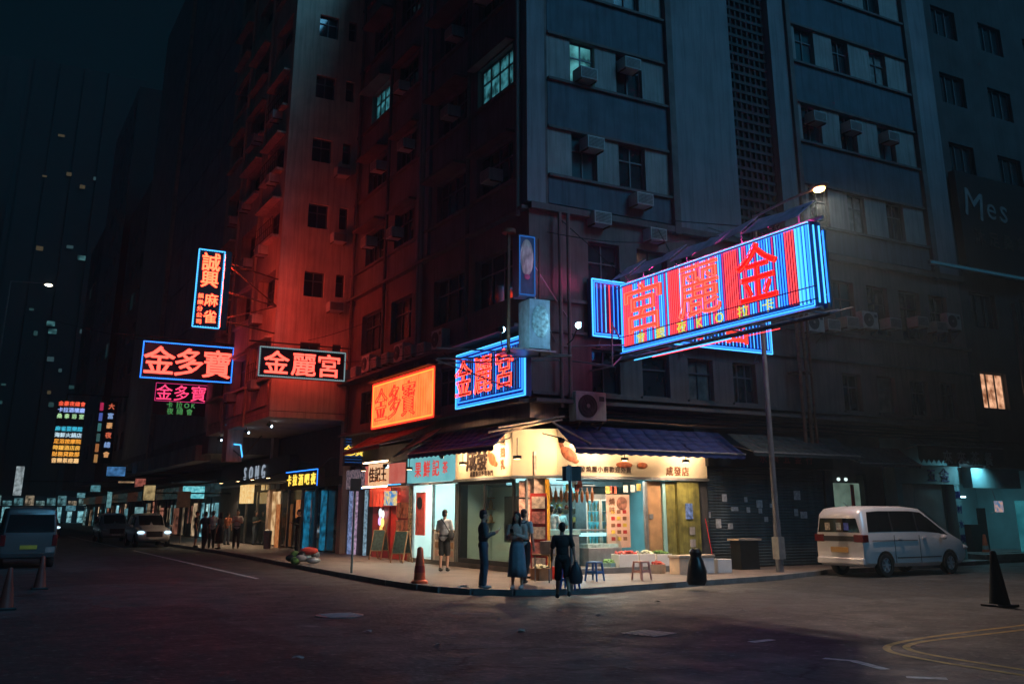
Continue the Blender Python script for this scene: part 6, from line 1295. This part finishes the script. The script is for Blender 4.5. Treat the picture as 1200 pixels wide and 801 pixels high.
    q = MB(); q.box(L - 0.06, L + 0.02, -w * 0.45, w * 0.45, 0.52, 0.8); q.build('grille', M_TRIM, t); q = MB(); q.box(L + 0.0, L + 0.03, -0.26, 0.26, 0.4, 0.5); q.build('front_plate', M_WHITE, t)
    return t
MPV = [(0.0, .36, 1.14, 1.62, .82, .68), (0.05, .30, 1.16, 1.75, .85, .70), (0.22, .28, 1.18, 1.86, .865, .715), (0.8, .27, 1.19, 1.9, .868, .73), (2.2, .26, 1.19, 1.9, .868, .73), (2.72, .26, 1.18, 1.86, .868, .72), (3.38, .26, 1.14, 1.52, .866, .69), (4.05, .27, 1.06, 1.16, .855, .69), (4.38, .3, .95, 1.02, .83, .67), (4.6, .36, .8, .86, .76, .62), (4.69, .42, .66, .72, .66, .54)]
H = R(2.0); rc = on_ground(1040, 676)
axc = Vector((rc.x, rc.y)) + Vector((-math.sin(H), math.cos(H))) * 0.84 - Vector((math.cos(H), math.sin(H))) * 0.85
M_VANW = paint('white_pearl_paint', (0.78, 0.77, 0.78))
van = vehicle('white_people_carrier', 'white people carrier parked at the kerb beyond the lamp post', (axc.x, axc.y, 0), H, MPV, M_VANW, [(0.25, 1.25, 0.35, 1.25), (1.32, 2.35, 1.32, 2.35), (2.42, 3.78, 2.42, 2.86)],
              ((4.05, 1.17, .64), (2.76, 1.85, .66)), ((0.0, 1.2, .74), (0.0, 1.57, .64)), (0.85, 3.72), 0.32, 'car')
q = MB(); q.box(-0.03, 0.02, -0.84, 0.84, 0.96, 1.1); q.build('light_bar', M_TRIM, van)
for s in (-1, 1):
    q = MB(); q.box(-0.035, 0.2, s * 0.70 - 0.17, s * 0.70 + 0.17, 0.94, 1.14); q.build('tail_light', M_TAIL, van, bevel=0.02)
q = MB(); q.box(-0.04, -0.015, -0.3, 0.3, 0.66, 0.8); q.build('rear_plate', glow('plate_glow', (0.9, 0.38, 0.10), 0.14), van)
q = MB(); q.box(-0.05, 0.12, -0.82, 0.82, 0.34, 0.52); q.build('rear_bumper', M_VANW, van, bevel=0.03)
for x in (1.28, 2.38): q = MB(); q.box(x - 0.006, x + 0.006, -0.874, -0.866, 0.36, 1.12); q.build('door_seam', M_TRIM, van)
for x in (1.45, 2.5): q = MB(); q.box(x, x + 0.17, -0.892, -0.86, 1.0, 1.035); q.build('door_handle', M_VANW, van)
q = MB(); q.box(1.35, 3.3, -0.876, -0.864, 0.5, 0.52); q.build('sill_seam', M_TRIM, van)
q = MB(); q.box(0.35, 2.3, -0.876, -0.864, 0.97, 0.985); q.build('door_rail', M_TRIM, van)
q = MB(); q.cyl((0.5, 0, 1.9), (0.3, 0, 2.02), 0.012, 0.006, 6); q.build('aerial', M_TRIM, van)
for x_, c in ((-0.32, (0.1, 0.15, 0.6)), (-0.05, (0.55, 0.6, 0.5)), (0.35, (0.6, 0.5, 0.35))): q = MB(); q.box(-0.028, -0.02, x_ - 0.07, x_ + 0.1, 1.26, 1.46); q.build('window_sticker', mat('sticker_%.2f' % x_, c, 0.5, 0, 0.5, 14), van)
VAN2 = [(0.0, .38, 1.05, 1.72, .80, .70), (0.06, .32, 1.06, 1.83, .84, .72), (0.3, .3, 1.07, 1.9, .85, .74), (2.8, .3, 1.07, 1.9, .85, .74), (3.5, .3, 1.06, 1.7, .85, .70), (4.1, .32, 1.02, 1.15, .84, .68), (4.45, .36, .85, .92, .8, .64), (4.6, .42, .7, .75, .7, .55)]
lv = vehicle('dark_van', 'dark grey van parked with its rear and red tail light to the street corner', (-11.55, 12.4, 0), R(90), VAN2, paint('dark_grey_paint', (0.09, 0.09, 0.095)), [(0.3, 1.4, 0.35, 1.4), (1.5, 2.6, 1.5, 2.6), (2.7, 3.9, 2.7, 3.4)],
             ((4.1, 1.16, .62), (3.5, 1.68, .64)), ((0.0, 1.12, .72), (0.0, 1.66, .66)), (0.9, 3.6), 0.31, 'van')
for s in (-1, 1): q = MB(); q.box(-0.03, 0.15, s * 0.76 - 0.07, s * 0.76 + 0.08, 0.7, 1.05); q.build('tail_light', M_TAIL, lv, bevel=0.015)
q = MB(); q.box(-0.03, -0.01, -0.78, -0.5, 0.36, 0.66); q.build('reflective_panel', M_PANEL, lv)
q = MB(); q.box(-0.03, -0.008, -0.25, 0.25, 0.6, 0.72); q.build('rear_plate', mat('yellow_plate', (0.55, 0.4, 0.05), 0.5), lv)
q = MB(); q.box(-0.05, 0.1, -0.8, 0.8, 0.33, 0.5); q.build('rear_bumper', M_TRIM, lv, bevel=0.03)
SUV = [(0.0, .4, .95, 1.3, .8, .6), (0.1, .32, 1.0, 1.5, .86, .66), (0.5, .28, 1.0, 1.66, .88, .68), (1.8, .26, 1.0, 1.68, .89, .68), (2.5, .26, .99, 1.6, .89, .66), (3.25, .26, .97, 1.08, .88, .66), (4.0, .28, .9, .98, .86, .66), (4.35, .34, .76, .84, .8, .6), (4.45, .42, .62, .68, .68, .5)]
def front_car(label, x, y, pm, beams=0, group=None):
    return vehicle('oncoming_car', label, (x, y + 4.45, 0), R(-90), SUV, pm, [(0.35, 1.2, 0.5, 1.2), (1.28, 2.05, 1.28, 2.05), (2.12, 3.05, 2.12, 2.52)], ((3.25, 1.09, .62), (2.55, 1.57, .6)), ((0.06, 1.05, .62), (0.3, 1.55, .58)), (0.85, 3.6), 0.33, 'car', group, beams=beams)
front_car('silver white car facing the corner on the left street with pale headlights', -4.6, 31.0, paint('silver_paint', (0.66, 0.67, 0.7)), 1.3)
front_car('second pale car parked just behind the silver white one', -5.2, 40.5, paint('pale_paint', (0.36, 0.37, 0.38)))
front_car('far dark car coming down the middle of the street with cold headlights', -8.2, 52, paint('dark_paint', (0.05, 0.06, 0.08)), 2.5)
p = on_ground(1197, 716)
vehicle('parked_dark_car', 'dark car at the opposite kerb with its red tail light just in view', (p.x - 0.05, p.y - 1.35, 0), R(3), SUV, paint('black_paint', (0.02, 0.02, 0.024)), [(0.35, 1.2, 0.5, 1.2), (1.28, 2.05, 1.28, 2.05), (2.12, 3.05, 2.12, 2.52)], ((3.25, 1.09, .62), (2.55, 1.57, .6)), ((0.06, 1.05, .62), (0.3, 1.55, .58)), (0.85, 3.6), 0.33, 'car')
# ================================================================ STREET FURNITURE
def cone(label, loc, m, h=0.75, stripe=True, name='traffic_cone', rz=0):
    t = thing(name, label, 'traffic cone', loc, rz); b = h * 0.24
    q = MB(); q.box(-b, b, -b, b, 0, 0.045); q.build('base', M_BLACK if m is not M_BLACK else M_TRIM, t, bevel=0.012)
    q = MB(); q.lathe([(b * 0.78, 0.045), (b * 0.62, h * 0.3), (b * 0.32, h * 0.82), (b * 0.22, h * 0.98), (b * 0.15, h)], n=18); q.build('cone', m, t, smooth=True)
    if stripe: q = MB(); q.lathe([(b * 0.56, h * 0.44), (b * 0.43, h * 0.62)], n=18); q.build('stripe', M_PANEL, t, smooth=True)
M_CONE = mat('cone_red', (0.75, 0.11, 0.04), 0.5)
t_p = on_ground(491, 684, 0.12)
t = thing('red_bollard', 'orange red plastic bollard standing at the kerb near the corner', 'bollard', (t_p.x + 0.12, t_p.y + 0.25, 0.12))
q = MB(); q.lathe([(0.2, 0), (0.2, 0.05), (0.14, 0.09), (0.125, 0.3), (0.085, 0.6), (0.07, 0.78), (0.04, 0.82)], n=18); q.build('body', M_CONE, t, smooth=True); q = MB(); q.lathe([(0.132, 0.25), (0.117, 0.4)], n=18); q.build('band', M_REDPAINT, t)
p = on_ground(1172, 710); cone('black traffic cone standing alone in the road', (p.x, p.y, 0), M_BLACK, 1.02, False)
p = on_ground(831, 686, 0.12); t = thing('refuse_sack', 'black upright refuse sack at the kerb by the foam boxes', 'sack', (p.x, p.y + 0.42, 0.12))
q = MB(); q.lathe([(0.2, 0), (0.24, 0.08), (0.23, 0.3), (0.17, 0.52), (0.12, 0.62), (0.15, 0.72), (0.1, 0.8)], n=14)
q.v = [(x * (1 + 0.08 * math.sin(9 * z + 3 * math.atan2(y, x))), y * (1 + 0.08 * math.sin(7 * z + 4 * math.atan2(y, x))), z) for x, y, z in q.v]; q.build('sack', mat('black_plastic', (0.012, 0.012, 0.014), 0.3), t, smooth=True)
q = MB(); q.lathe([(0.125, 0.6), (0.125, 0.64)], n=12); q.build('tie', M_TRIM, t)
p = on_ground(1157, 657, 0.0); cone('red traffic cone in front of the lit entrance', (p.x, p.y, 0.0), M_CONE, 0.95)
p = on_ground(1137, 652, 0.12); t = thing('red_post_bin', 'red cylindrical post bin beside the teal shop pillar', 'bollard', (p.x, p.y, 0.12)); q = MB(); q.lathe([(0.16, 0), (0.16, 0.9), (0.17, 0.95), (0.12, 1.05)], n=14); q.build('body', M_REDPAINT, t, smooth=True); q = MB(); q.lathe([(0.2, 0), (0.2, 0.06)], n=14); q.build('base', M_BLACK, t)
p = on_ground(46, 690); cone('dim red traffic cone behind the dark van', (p.x, p.y, 0), mat('cone_dim', (0.22, 0.04, 0.03), 0.5), 0.75, False)
p = on_ground(6, 714); cone('dim cone at the edge of the road before the van', (p.x, p.y, 0), MATS['cone_dim'], 0.75, False)
p = on_ground(407, 671, 0.12); t = thing('slim_sign_post', 'slim teal grey post with a small plate standing at the kerb', 'sign post', (p.x + 0.12, p.y, 0.12))
q = MB(); q.cyl((0, 0, 0), (0, 0, 2.55), 0.035, 0.035, 8); q.build('post', mat('teal_grey_post', (0.10, 0.16, 0.17), 0.5, 0.3), t, smooth=True); q = MB(); q.box(-0.16, 0.16, -0.05, -0.036, 2.2, 2.55); q.build('plate', M_BLACK, t)
p = on_ground(673, 691, 0.12); t = thing('street_name_post', 'grey kerbside post with a double sided street plate in front of the corner shop', 'sign post', (p.x, p.y + 0.1, 0.12))
q = MB(); q.cyl((0, 0, 0), (0, 0, 2.65), 0.038, 0.038, 8); q.build('post', M_STEEL, t, smooth=True)
for a in (20, -50): q = MB(); q.box(-0.22, 0.22, -0.01, 0.01, 2.3, 2.62); o = q.build('plate', M_PANEL, t, (0.05, 0, 0), R(a))
p = on_ground(204, 636, 0.12); t = thing('parking_sign', 'beige square parking sign on a thin post beside the silver car', 'sign', (p.x + 0.3, p.y, 0.12))
q = MB(); q.cyl((0, 0.03, 0), (0, 0.03, 2.7), 0.03, 0.03, 8); q.build('post', M_STEEL, t); q = MB(); q.box(-0.36, 0.36, -0.02, -0.002, 1.9, 2.75); q.build('plate', M_BEIGE, t)
p = on_y(1192, 400, -1.3); t = thing('right_edge_pole', 'dark tall pole at the end of the shop row', 'pole', (p.x + 0.1, -1.3, 0.0))
q = MB(); q.cyl((0, 0, 0), (0, 0, 9.5), 0.13, 0.09, 12); q.build('post', mat('dark_blue_post', (0.06, 0.08, 0.10), 0.4, 0.4), t, smooth=True); q = MB(); q.box(-0.25, 0.25, -0.2, -0.14, 4.0, 5.2); q.build('plate', M_BLACK, t)
# goods heaped on the kerb, crumpled bag
p = on_ground(358, 661, 0.12); t = thing('goods_heap', 'heap of bags and bundles with a red cloth left on the kerb', 'bags', (p.x, p.y, 0.12))
for k in range(9):
    q = MB(); q.ell((rnd.uniform(-0.5, 0.5), rnd.uniform(-0.4, 0.4), 0.13 + 0.08 * (k % 3)), (rnd.uniform(0.14, 0.26), rnd.uniform(0.12, 0.2), rnd.uniform(0.1, 0.16)), 10, 7); q.build('bag', (M_BLACK, M_PANEL, M_GREENS, M_STEEL)[k % 4], t, smooth=True)
q = MB(); q.ell((0.1, 0.0, 0.42), (0.3, 0.16, 0.12), 12, 7); q.build('red_cloth', M_REDCLOTH, t, smooth=True)
p = on_ground(543, 694); t = thing('crumpled_plastic_bag', 'crumpled pale plastic bag lying in the gutter', 'plastic bag', (p.x, p.y, 0))
q = MB(); q.ell((0, 0, 0.06), (0.24, 0.16, 0.08), 14, 8); q.v = [(x + rnd.uniform(-.02, .02), y + rnd.uniform(-.02, .02), max(0.004, z + rnd.uniform(-.025, .03))) for x, y, z in q.v]; q.build('bag', M_WHITE, t)
# overhead cables
for k, (a, b, sag, lab) in enumerate((((-0.05, 12.0, 9.2), (-3.2, 18.0, 8.7), 0.25, 'thin cable sagging from the corner block to the tenement'), ((-0.3, 3.0, 6.9), (-3.2, 15.8, 7.9), 0.4, 'thin cable strung from the blue corner sign towards the hanging signs'), ((2.9, -8.0, 8.7), (6.85, -2.25, 10.3), 0.2, 'thin cable from the giant sign to the street lamp'), ((0.6, -0.05, 9.8), (2.9, -5.0, 8.75), 0.25, 'thin cable from the corner wall to the top of the giant sign'), ((-3.3, 22.6, 9.4), (-11, 22.9, 9.9), 0.3, 'thin cable crossing the street above the blue bordered sign'))):
    a, b = Vector(a), Vector(b); q = MB(); q.tube([a.lerp(b, i / 12) - Vector((0, 0, sag * math.sin(math.pi * i / 12))) for i in range(13)], 0.012, 5); tag(q.build('overhead_cable', M_BLACK), lab, 'cable')
# ================================================================ PEOPLE
SKIN = mat('skin', (0.50, 0.30, 0.21), 0.55, 0, 0.08, 6); HAIR = mat('dark_hair', (0.015, 0.012, 0.012), 0.45); SHOE_D = mat('dark_shoe', (0.03, 0.03, 0.03), 0.5); SHOE_L = mat('light_shoe', (0.5, 0.48, 0.46), 0.5)
def cloth(name, c): return mat('cloth_' + name, c, 0.85, 0, 0.15, 9, 0.3, 60)
FOLDS = bpy.data.textures.new('folds', 'CLOUDS'); FOLDS.noise_scale = 0.09; FOLDS.noise_depth = 2
def fuse(o, v, sm=2, folds=0.0):
    m_ = o.modifiers.new('fuse', 'REMESH'); m_.mode = 'VOXEL'; m_.voxel_size = v; m_.use_smooth_shade = True
    if folds:
        d_ = o.modifiers.new('folds', 'DISPLACE'); d_.texture = FOLDS; d_.strength = folds; d_.mid_level = 0.5; d_.texture_coords = 'LOCAL'
    s_ = o.modifiers.new('soft', 'SMOOTH'); s_.factor = 0.5; s_.iterations = sm
def person(label, loc, face, h, top, bottom, style='trousers', sleeve='short', arms=('down', 'down'), legs='stand', hair='short', shoe=None, extra=None, fine=0.013, group=None, look=0.0):
    t = thing('person', label, 'person', loc, math.atan2(face[0], -face[1]), group); k = h / 1.70; t.scale = (k, k, k); shoe = shoe or SHOE_D
    foot = {'stand': ((0.10, 0.02, 0), (-0.10, -0.03, 0)), 'walk': ((0.09, -0.27, 0.02), (-0.09, 0.30, 0.10)), 'step': ((0.1, -0.14, 0), (-0.09, 0.14, 0.03))}[legs]
    hipz = 0.90 if legs != 'walk' else 0.87; dz = hipz - 0.90
    J = {}
    for s, f in ((1, foot[0]), (-1, foot[1])):
        hip = Vector((s * 0.088, 0, hipz)); ank = Vector((f[0], f[1] + 0.02, 0.085 + f[2])); kn = hip.lerp(ank, 0.5) + Vector((0.0, -0.035 if f[1] < 0.1 else -0.10, 0.0)); J[s] = (hip, kn, ank)
    A = {}
    for s, a in ((1, arms[0]), (-1, arms[1])):
        sh_ = Vector((s * 0.175, 0.0, 1.385 + dz))
        if a == 'phone': el, wr = Vector((s * 0.23, -0.03, 1.13 + dz)), Vector((s * 0.07, -0.25, 1.20 + dz))
        elif a == 'hold': el, wr = Vector((s * 0.24, -0.02, 1.12 + dz)), Vector((s * 0.16, -0.26, 1.06 + dz))
        elif a == 'swing_f': el, wr = Vector((s * 0.23, -0.07, 1.14 + dz)), Vector((s * 0.22, -0.24, 0.97 + dz))
        elif a == 'swing_b': el, wr = Vector((s * 0.24, 0.12, 1.15 + dz)), Vector((s * 0.26, 0.14, 0.90 + dz))
        else: el, wr = Vector((s * 0.235, 0.03, 1.13 + dz)), Vector((s * 0.245, -0.03, 0.89 + dz))
        A[s] = (sh_, el, wr)
    Z = Vector((0, 0, dz)); b = MB()
    def E(c, r, rot=None): b.ell(Vector(c) + Z, r, 14, 10, rot)
    E((0, 0, 0.95), (0.15, 0.105, 0.12)); E((0, 0, 1.1), (0.13, 0.095, 0.17)); E((0, 0, 1.27), (0.155, 0.108, 0.19))
    b.cap(Vector((-.15, 0, 1.385)) + Z, Vector((.15, 0, 1.385)) + Z, .055, .055); b.cap(Vector((0, .015, 1.40)) + Z, Vector((0, -.005, 1.53)) + Z, .055, .05)
    ry = Matrix.Rotation(look, 3, 'Z'); hc = Vector((0, -0.01, 1.6)) + Z
    def HD(v): return hc + ry @ Vector(v)
    b.ell(HD((0, 0, 0.012)), (0.073, 0.092, 0.105), 16, 12, ry); b.ell(HD((0, -0.028, -0.055)), (0.054, 0.062, 0.055), 12, 8, ry)
    b.ell(HD((0, -0.098, -0.02)), (0.013, 0.02, 0.024), 8, 6, ry); b.ell(HD((0, -0.086, -0.062)), (0.024, 0.012, 0.009), 8, 6, ry)
    for s in (-1, 1): b.ell(HD((s * 0.075, 0.008, -0.01)), (0.012, 0.022, 0.03), 8, 6, ry)
    for s in (1, -1):
        sh_, el, wr = A[s]; b.cap(sh_, el, .05, .04); b.cap(el, wr, .038, .027)
        d = (wr - el).normalized(); side = d.cross(Vector((0, 1, 0.3))).normalized(); nrm = side.cross(d).normalized()
        palm = wr + d * 0.05; b.cap(wr + d * 0.01, wr + d * 0.075, 0.028, 0.032)
        for i, (o_, ln) in enumerate(((-0.028, 0.062), (-0.009, 0.074), (0.010, 0.07), (0.028, 0.055))):
            r0 = wr + d * 0.09 + side * o_; m1 = r0 + d * ln * 0.55 + nrm * 0.012; b.cap(r0, m1, 0.0095, 0.009, 7); b.cap(m1, m1 + d * ln * 0.4 + nrm * 0.026, 0.009, 0.0075, 7)
        th = wr + d * 0.035 + side * 0.03 * (-s); b.cap(th, th + d * 0.04 + side * 0.03 * (-s) + nrm * 0.02, 0.012, 0.009, 7)
        hip, kn, ank = J[s]; b.cap(hip, kn, .078, .053); b.cap(kn, kn.lerp(ank, 0.35), .052, .052); b.cap(kn.lerp(ank, 0.35), ank, .052, .034)
        b.ell(ank + Vector((0, -0.055, -0.05)), (0.038, 0.11, 0.032), 12, 8)
    o = b.build('body', SKIN, t); fuse(o, fine, 2)
    e = MB()
    for s in (-1, 1): e.ell(HD((s * 0.029, -0.084, 0.003)), (0.011, 0.008, 0.006), 8, 6)
    e.build('eyes', HAIR, t)
    hm = MB(); hm.ell(HD((0, 0.014, 0.045)), (0.081, 0.096, 0.088), 16, 10, ry); hm.ell(HD((0, 0.045, -0.01)), (0.074, 0.065, 0.085), 14, 8, ry)
    if hair == 'long':
        hm.ell(HD((0, 0.06, -0.1)), (0.085, 0.055, 0.16), 14, 8, ry); hm.cap(HD((0.07, 0.0, 0.0)), HD((0.095, -0.04, -0.24)), 0.035, 0.028); hm.cap(HD((-0.07, 0.0, 0.0)), HD((-0.095, -0.04, -0.24)), 0.035, 0.028)
    o = hm.build('hair', HAIR, t); fuse(o, fine, 1, 0.02)
    c = MB()
    def EC(cc, r): c.ell(Vector(cc) + Z, r, 14, 10)
    EC((0, 0, 0.93), (0.168, 0.125, 0.11)); EC((0, 0, 1.1), (0.152, 0.118, 0.18)); EC((0, 0, 1.27), (0.172, 0.126, 0.19)); c.cap(Vector((-.155, 0, 1.38)) + Z, Vector((.155, 0, 1.38)) + Z, .068, .068)
    for s in (1, -1):
        sh_, el, wr = A[s]
        if sleeve == 'long': c.cap(sh_, el, .068, .056); c.cap(el, el.lerp(wr, 0.93), .054, .042)
        else: c.cap(sh_, sh_.lerp(el, 0.78), .062, .06)
    o = c.build('top', top, t); fuse(o, fine * 1.2, 2, 0.024)
    lg = MB()
    if style == 'skirt':
        n = 36; prof = [(0.14, 1.06), (0.165, 0.95), (0.19, 0.75), (0.205, 0.5), (0.225, 0.27)]; vs = []
        for ri, (r_, z) in enumerate(prof):
            for i in range(n):
                a = 2 * math.pi * i / n; w_ = 1 + 0.05 * ri / 4 * math.sin(a * 9); vs.append((r_ * w_ * math.cos(a), r_ * 0.82 * w_ * math.sin(a), z + dz))
        lg.add(vs, [(j * n + i, j * n + (i + 1) % n, (j + 1) * n + (i + 1) % n, (j + 1) * n + i) for j in range(4) for i in range(n)]); o = lg.build('skirt', bottom, t, smooth=True); o.modifiers.new('thickness', 'SOLIDIFY').thickness = 0.012
    else:
        lg.ell(Vector((0, 0, 0.95)) + Z, (0.162, 0.118, 0.12), 14, 10); end = {'trousers': 0.97, 'shorts': 0.0}[style]
        for s in (1, -1):
            hip, kn, ank = J[s]; lg.cap(hip, kn, .096, .076 if style == 'trousers' else .088)
            if style == 'trousers': lg.cap(kn, kn.lerp(ank, end), .074, .058)
        o = lg.build(style, bottom, t); fuse(o, fine * 1.2, 2, 0.024)
    sm_ = MB()
    for s in (1, -1):
        hip, kn, ank = J[s]; sm_.ell(ank + Vector((0, -0.055, -0.043)), (0.047, 0.13, 0.04), 12, 8); sm_.cap(ank + Vector((0, 0, -0.03)), ank + Vector((0, 0, 0.0)), 0.045, 0.042)
    o = sm_.build('shoes', shoe, t); fuse(o, fine, 2)
    return t, A
def held(t, A, kind, m, side=1):
    """things carried: parented parts would move with the person, so they are things of their own"""
    k = t.scale.x; M = Matrix.Translation(t.location) @ Matrix.Rotation(t.rotation_euler.z, 4, 'Z') @ Matrix.Scale(k, 4)
    return M
FW = (_fw.x, _fw.y); RT = (_rt.x, _rt.y)
def mixd(f, r): return (FW[0] * f + RT[0] * r, FW[1] * f + RT[1] * r)
def carried(name, label, cat, t, local, build):
    k = t.scale.x; M = Matrix.Translation(t.location) @ Matrix.Rotation(t.rotation_euler.z, 4, 'Z'); w = M @ (Vector(local) * k)
    o = thing(name, label, cat, w, t.rotation_euler.z); build(o); return o
def phone(o):
    q = MB(); q.box(-0.037, 0.037, -0.004, 0.004, -0.075, 0.075); q.build('case', M_BLACK, o); q = MB(); q.box(-0.033, 0.033, 0.005, 0.006, -0.068, 0.068); q.build('screen', glow('phone_screen', (0.7, 0.85, 1.0), 0.7), o); o.rotation_euler.x = R(35)
def backpack(m):
    def f(o):
        q = MB(); q.ell((0, 0, 0), (0.16, 0.09, 0.23), 16, 10); q.ell((0, 0.06, -0.07), (0.12, 0.06, 0.12), 14, 8); q.build('bag', m, o, smooth=True)
        for s in (-1, 1): q = MB(); q.tube([(s * 0.1, -0.02, 0.18), (s * 0.115, -0.16, 0.235), (s * 0.12, -0.265, 0.12), (s * 0.12, -0.24, -0.1), (s * 0.12, -0.05, -0.18)], 0.018, 6); q.build('strap', m, o)
    return f
def shopping_bag(m):
    def f(o):
        q = MB(); q.lathe([(0.02, 0.0), (0.1, -0.12), (0.15, -0.3), (0.12, -0.42), (0.02, -0.44)], n=12); q.v = [(x, y * 0.6, z) for x, y, z in q.v]; q.build('bag', m, o, smooth=True); q = MB(); q.tube([(-0.04, 0, -0.03), (-0.02, 0, 0.02), (0.02, 0, 0.02), (0.04, 0, -0.03)], 0.006, 5); q.build('handle', m, o)
    return f
def gp(x, y, z=0.12):
    p = on_ground(x, y, z); return (p.x, p.y, z)
C_DK = cloth('dark_jacket', (0.06, 0.09, 0.10)); C_DENIM = cloth('dark_denim', (0.08, 0.11, 0.15)); C_PINK = cloth('dusty_pink', (0.72, 0.46, 0.38)); C_SKIRT = cloth('blue_grey_skirt', (0.24, 0.28, 0.33)); C_BLK = cloth('black', (0.026, 0.028, 0.03)); C_GREY = cloth('pale_grey', (0.6, 0.6, 0.57)); C_BLUEGR = cloth('blue_grey_tee', (0.45, 0.5, 0.54)); C_WHT = cloth('white_tee', (0.6, 0.62, 0.62)); C_ORG = cloth('orange_top', (0.5, 0.16, 0.08)); C_TEALT = cloth('teal_tee', (0.25, 0.42, 0.45))
t, A = person('man in a dark jacket and jeans looking at his phone beside the woman', gp(566, 689), mixd(0.15, 1), 1.66, C_DK, C_DENIM, 'trousers', 'long', ('phone', 'phone'), 'stand', shoe=SHOE_L, look=0.2)
carried('mobile_phone', 'phone held up by the man in the dark jacket', 'phone', t, (0.0, -0.36, 1.27), phone)
t, A = person('woman with long dark hair in a pink cardigan and long grey skirt', gp(606, 690), mixd(-1, -0.35), 1.62, C_PINK, C_SKIRT, 'skirt', 'long', ('phone', 'phone'), 'stand', 'long', SHOE_L)
carried('mobile_phone', 'phone held in both hands by the woman in the long skirt', 'phone', t, (0.0, -0.36, 1.27), phone)
t, A = person('man with a dark backpack seen from behind next to the couple', gp(614, 684), mixd(0.85, 0.5), 1.68, C_GREY, C_BLK, 'trousers', 'short', ('hold', 'down'), 'step')
carried('backpack', 'dark grey backpack on the man standing by the couple', 'backpack', t, (0, 0.20, 1.2), backpack(cloth('backpack', (0.06, 0.07, 0.08))))
t, A = person('person in black shirt and shorts walking across the road towards the shop', gp(660, 703, 0.0), mixd(1, -0.1), 1.55, C_BLK, C_BLK, 'shorts', 'short', ('swing_f', 'swing_b'), 'walk')
carried('carrier_bag', 'thin dark carrier bag swinging from the walker in black', 'bag', t, (-0.27, 0.2, 0.84), shopping_bag(mat('thin_bag', (0.05, 0.05, 0.06), 0.4)))
t, A = person('man in pale blue shirt and dark shorts waiting at the snack counter', gp(520, 669), mixd(1, 0.35), 1.68, C_BLUEGR, C_BLK, 'shorts', 'short', ('hold', 'hold'), 'stand')
carried('shoulder_bag', 'dark shoulder bag on the man at the snack counter', 'bag', t, (-0.24, 0.06, 1.0), lambda o: (MB().ell((0, 0, 0), (0.07, 0.16, 0.14), 14, 8).build('bag', C_BLK, o, smooth=True), MB().tube([(0, -0.12, 0.08), (0.12, -0.17, 0.3), (0.34, -0.02, 0.46), (0.12, 0.17, 0.3), (0, 0.12, 0.08)], 0.012, 6).build('strap', C_BLK, o)))
person('shop worker in a white top standing behind the sign pole', (1.62, 1.55, 0.27), mixd(1, 0.3), 1.66, C_WHT, C_BLK, 'trousers', 'short', ('hold', 'hold'))
person('shop worker in a pale teal top busy at the back counter', (2.15, 1.95, 0.27), mixd(1, -0.4), 1.62, C_TEALT, C_BLK, 'trousers', 'short', ('hold', 'down'))
FINE = 0.02
person('man all in black standing before the cyan light columns', gp(348, 651), mixd(-0.5, -1), 1.72, C_BLK, C_BLK, 'trousers', 'long', ('phone', 'down'), fine=FINE)
for px, py, lab, h, tp, bt, stl, hr, fc, lg_ in ((228, 641, 'person in a black tee and shorts at the kerb end of the waiting group', 1.66, C_BLK, C_DENIM, 'shorts', 'short', (0.3, 1), 'stand'), (238, 644, 'person in dark clothes turned away within the waiting group', 1.64, C_DK, C_BLK, 'trousers', 'short', (1, 0.2), 'step'), (247, 642, 'person with a pale backpack in the waiting group', 1.68, C_BLUEGR, C_BLK, 'trousers', 'short', (1, -0.3), 'stand'), (256, 643, 'long haired woman in a dark long skirt in the waiting group', 1.6, C_DK, C_BLK, 'skirt', 'long', (0.2, -1), 'stand'), (265, 638, 'person in an orange top near the lit doorway', 1.6, C_ORG, C_DENIM, 'trousers', 'short', (1, 0.4), 'stand'), (276, 642, 'person in a pale tee and dark trousers facing the street', 1.72, C_GREY, C_BLK, 'trousers', 'short', (-1, 0.1), 'stand'), (297, 638, 'person bent over a phone by the orange poster board', 1.68, C_DK, C_DENIM, 'trousers', 'long', (-0.3, 1), 'stand')):
    person(lab, gp(px, py), mixd(*fc), h, tp, bt, stl, 'short', ('phone', 'phone') if px in (297, 276) else ('down', 'down'), lg_, hr, None, fine=FINE)
for px, py, lab in ((113, 626, 'far pedestrian crossing the dim end of the street'), (121, 627, 'second far pedestrian beside the first one'), (128, 626, 'third far pedestrian close to the parked cars')):
    person(lab, gp(px, py, 0.0), mixd(-1, 0.2), 1.7, C_BLK, C_DENIM, 'trousers', 'short', ('down', 'down'), 'walk', fine=0.03)

# ================================================================ HAZE (humid night air round the whole scene)
hz = MB(); hz.box(-64, 82, -64, 217, -1.0, 97); hazeo = hz.build('haze', None); hazeo['kind'] = 'stuff'
hm_ = bpy.data.materials.new('haze'); hm_.use_nodes = True; hn = hm_.node_tree; hn.nodes.clear()
ho = hn.nodes.new('ShaderNodeOutputMaterial'); hv = hn.nodes.new('ShaderNodeVolumePrincipled')
hv.inputs['Color'].default_value = (0.62, 0.85, 0.92, 1); hv.inputs['Density'].default_value = 0.0021; hv.inputs['Anisotropy'].default_value = 0.55
hn.links.new(hv.outputs[0], ho.inputs['Volume']); hazeo.data.materials.append(hm_)
scene.cycles.volume_bounces = 0
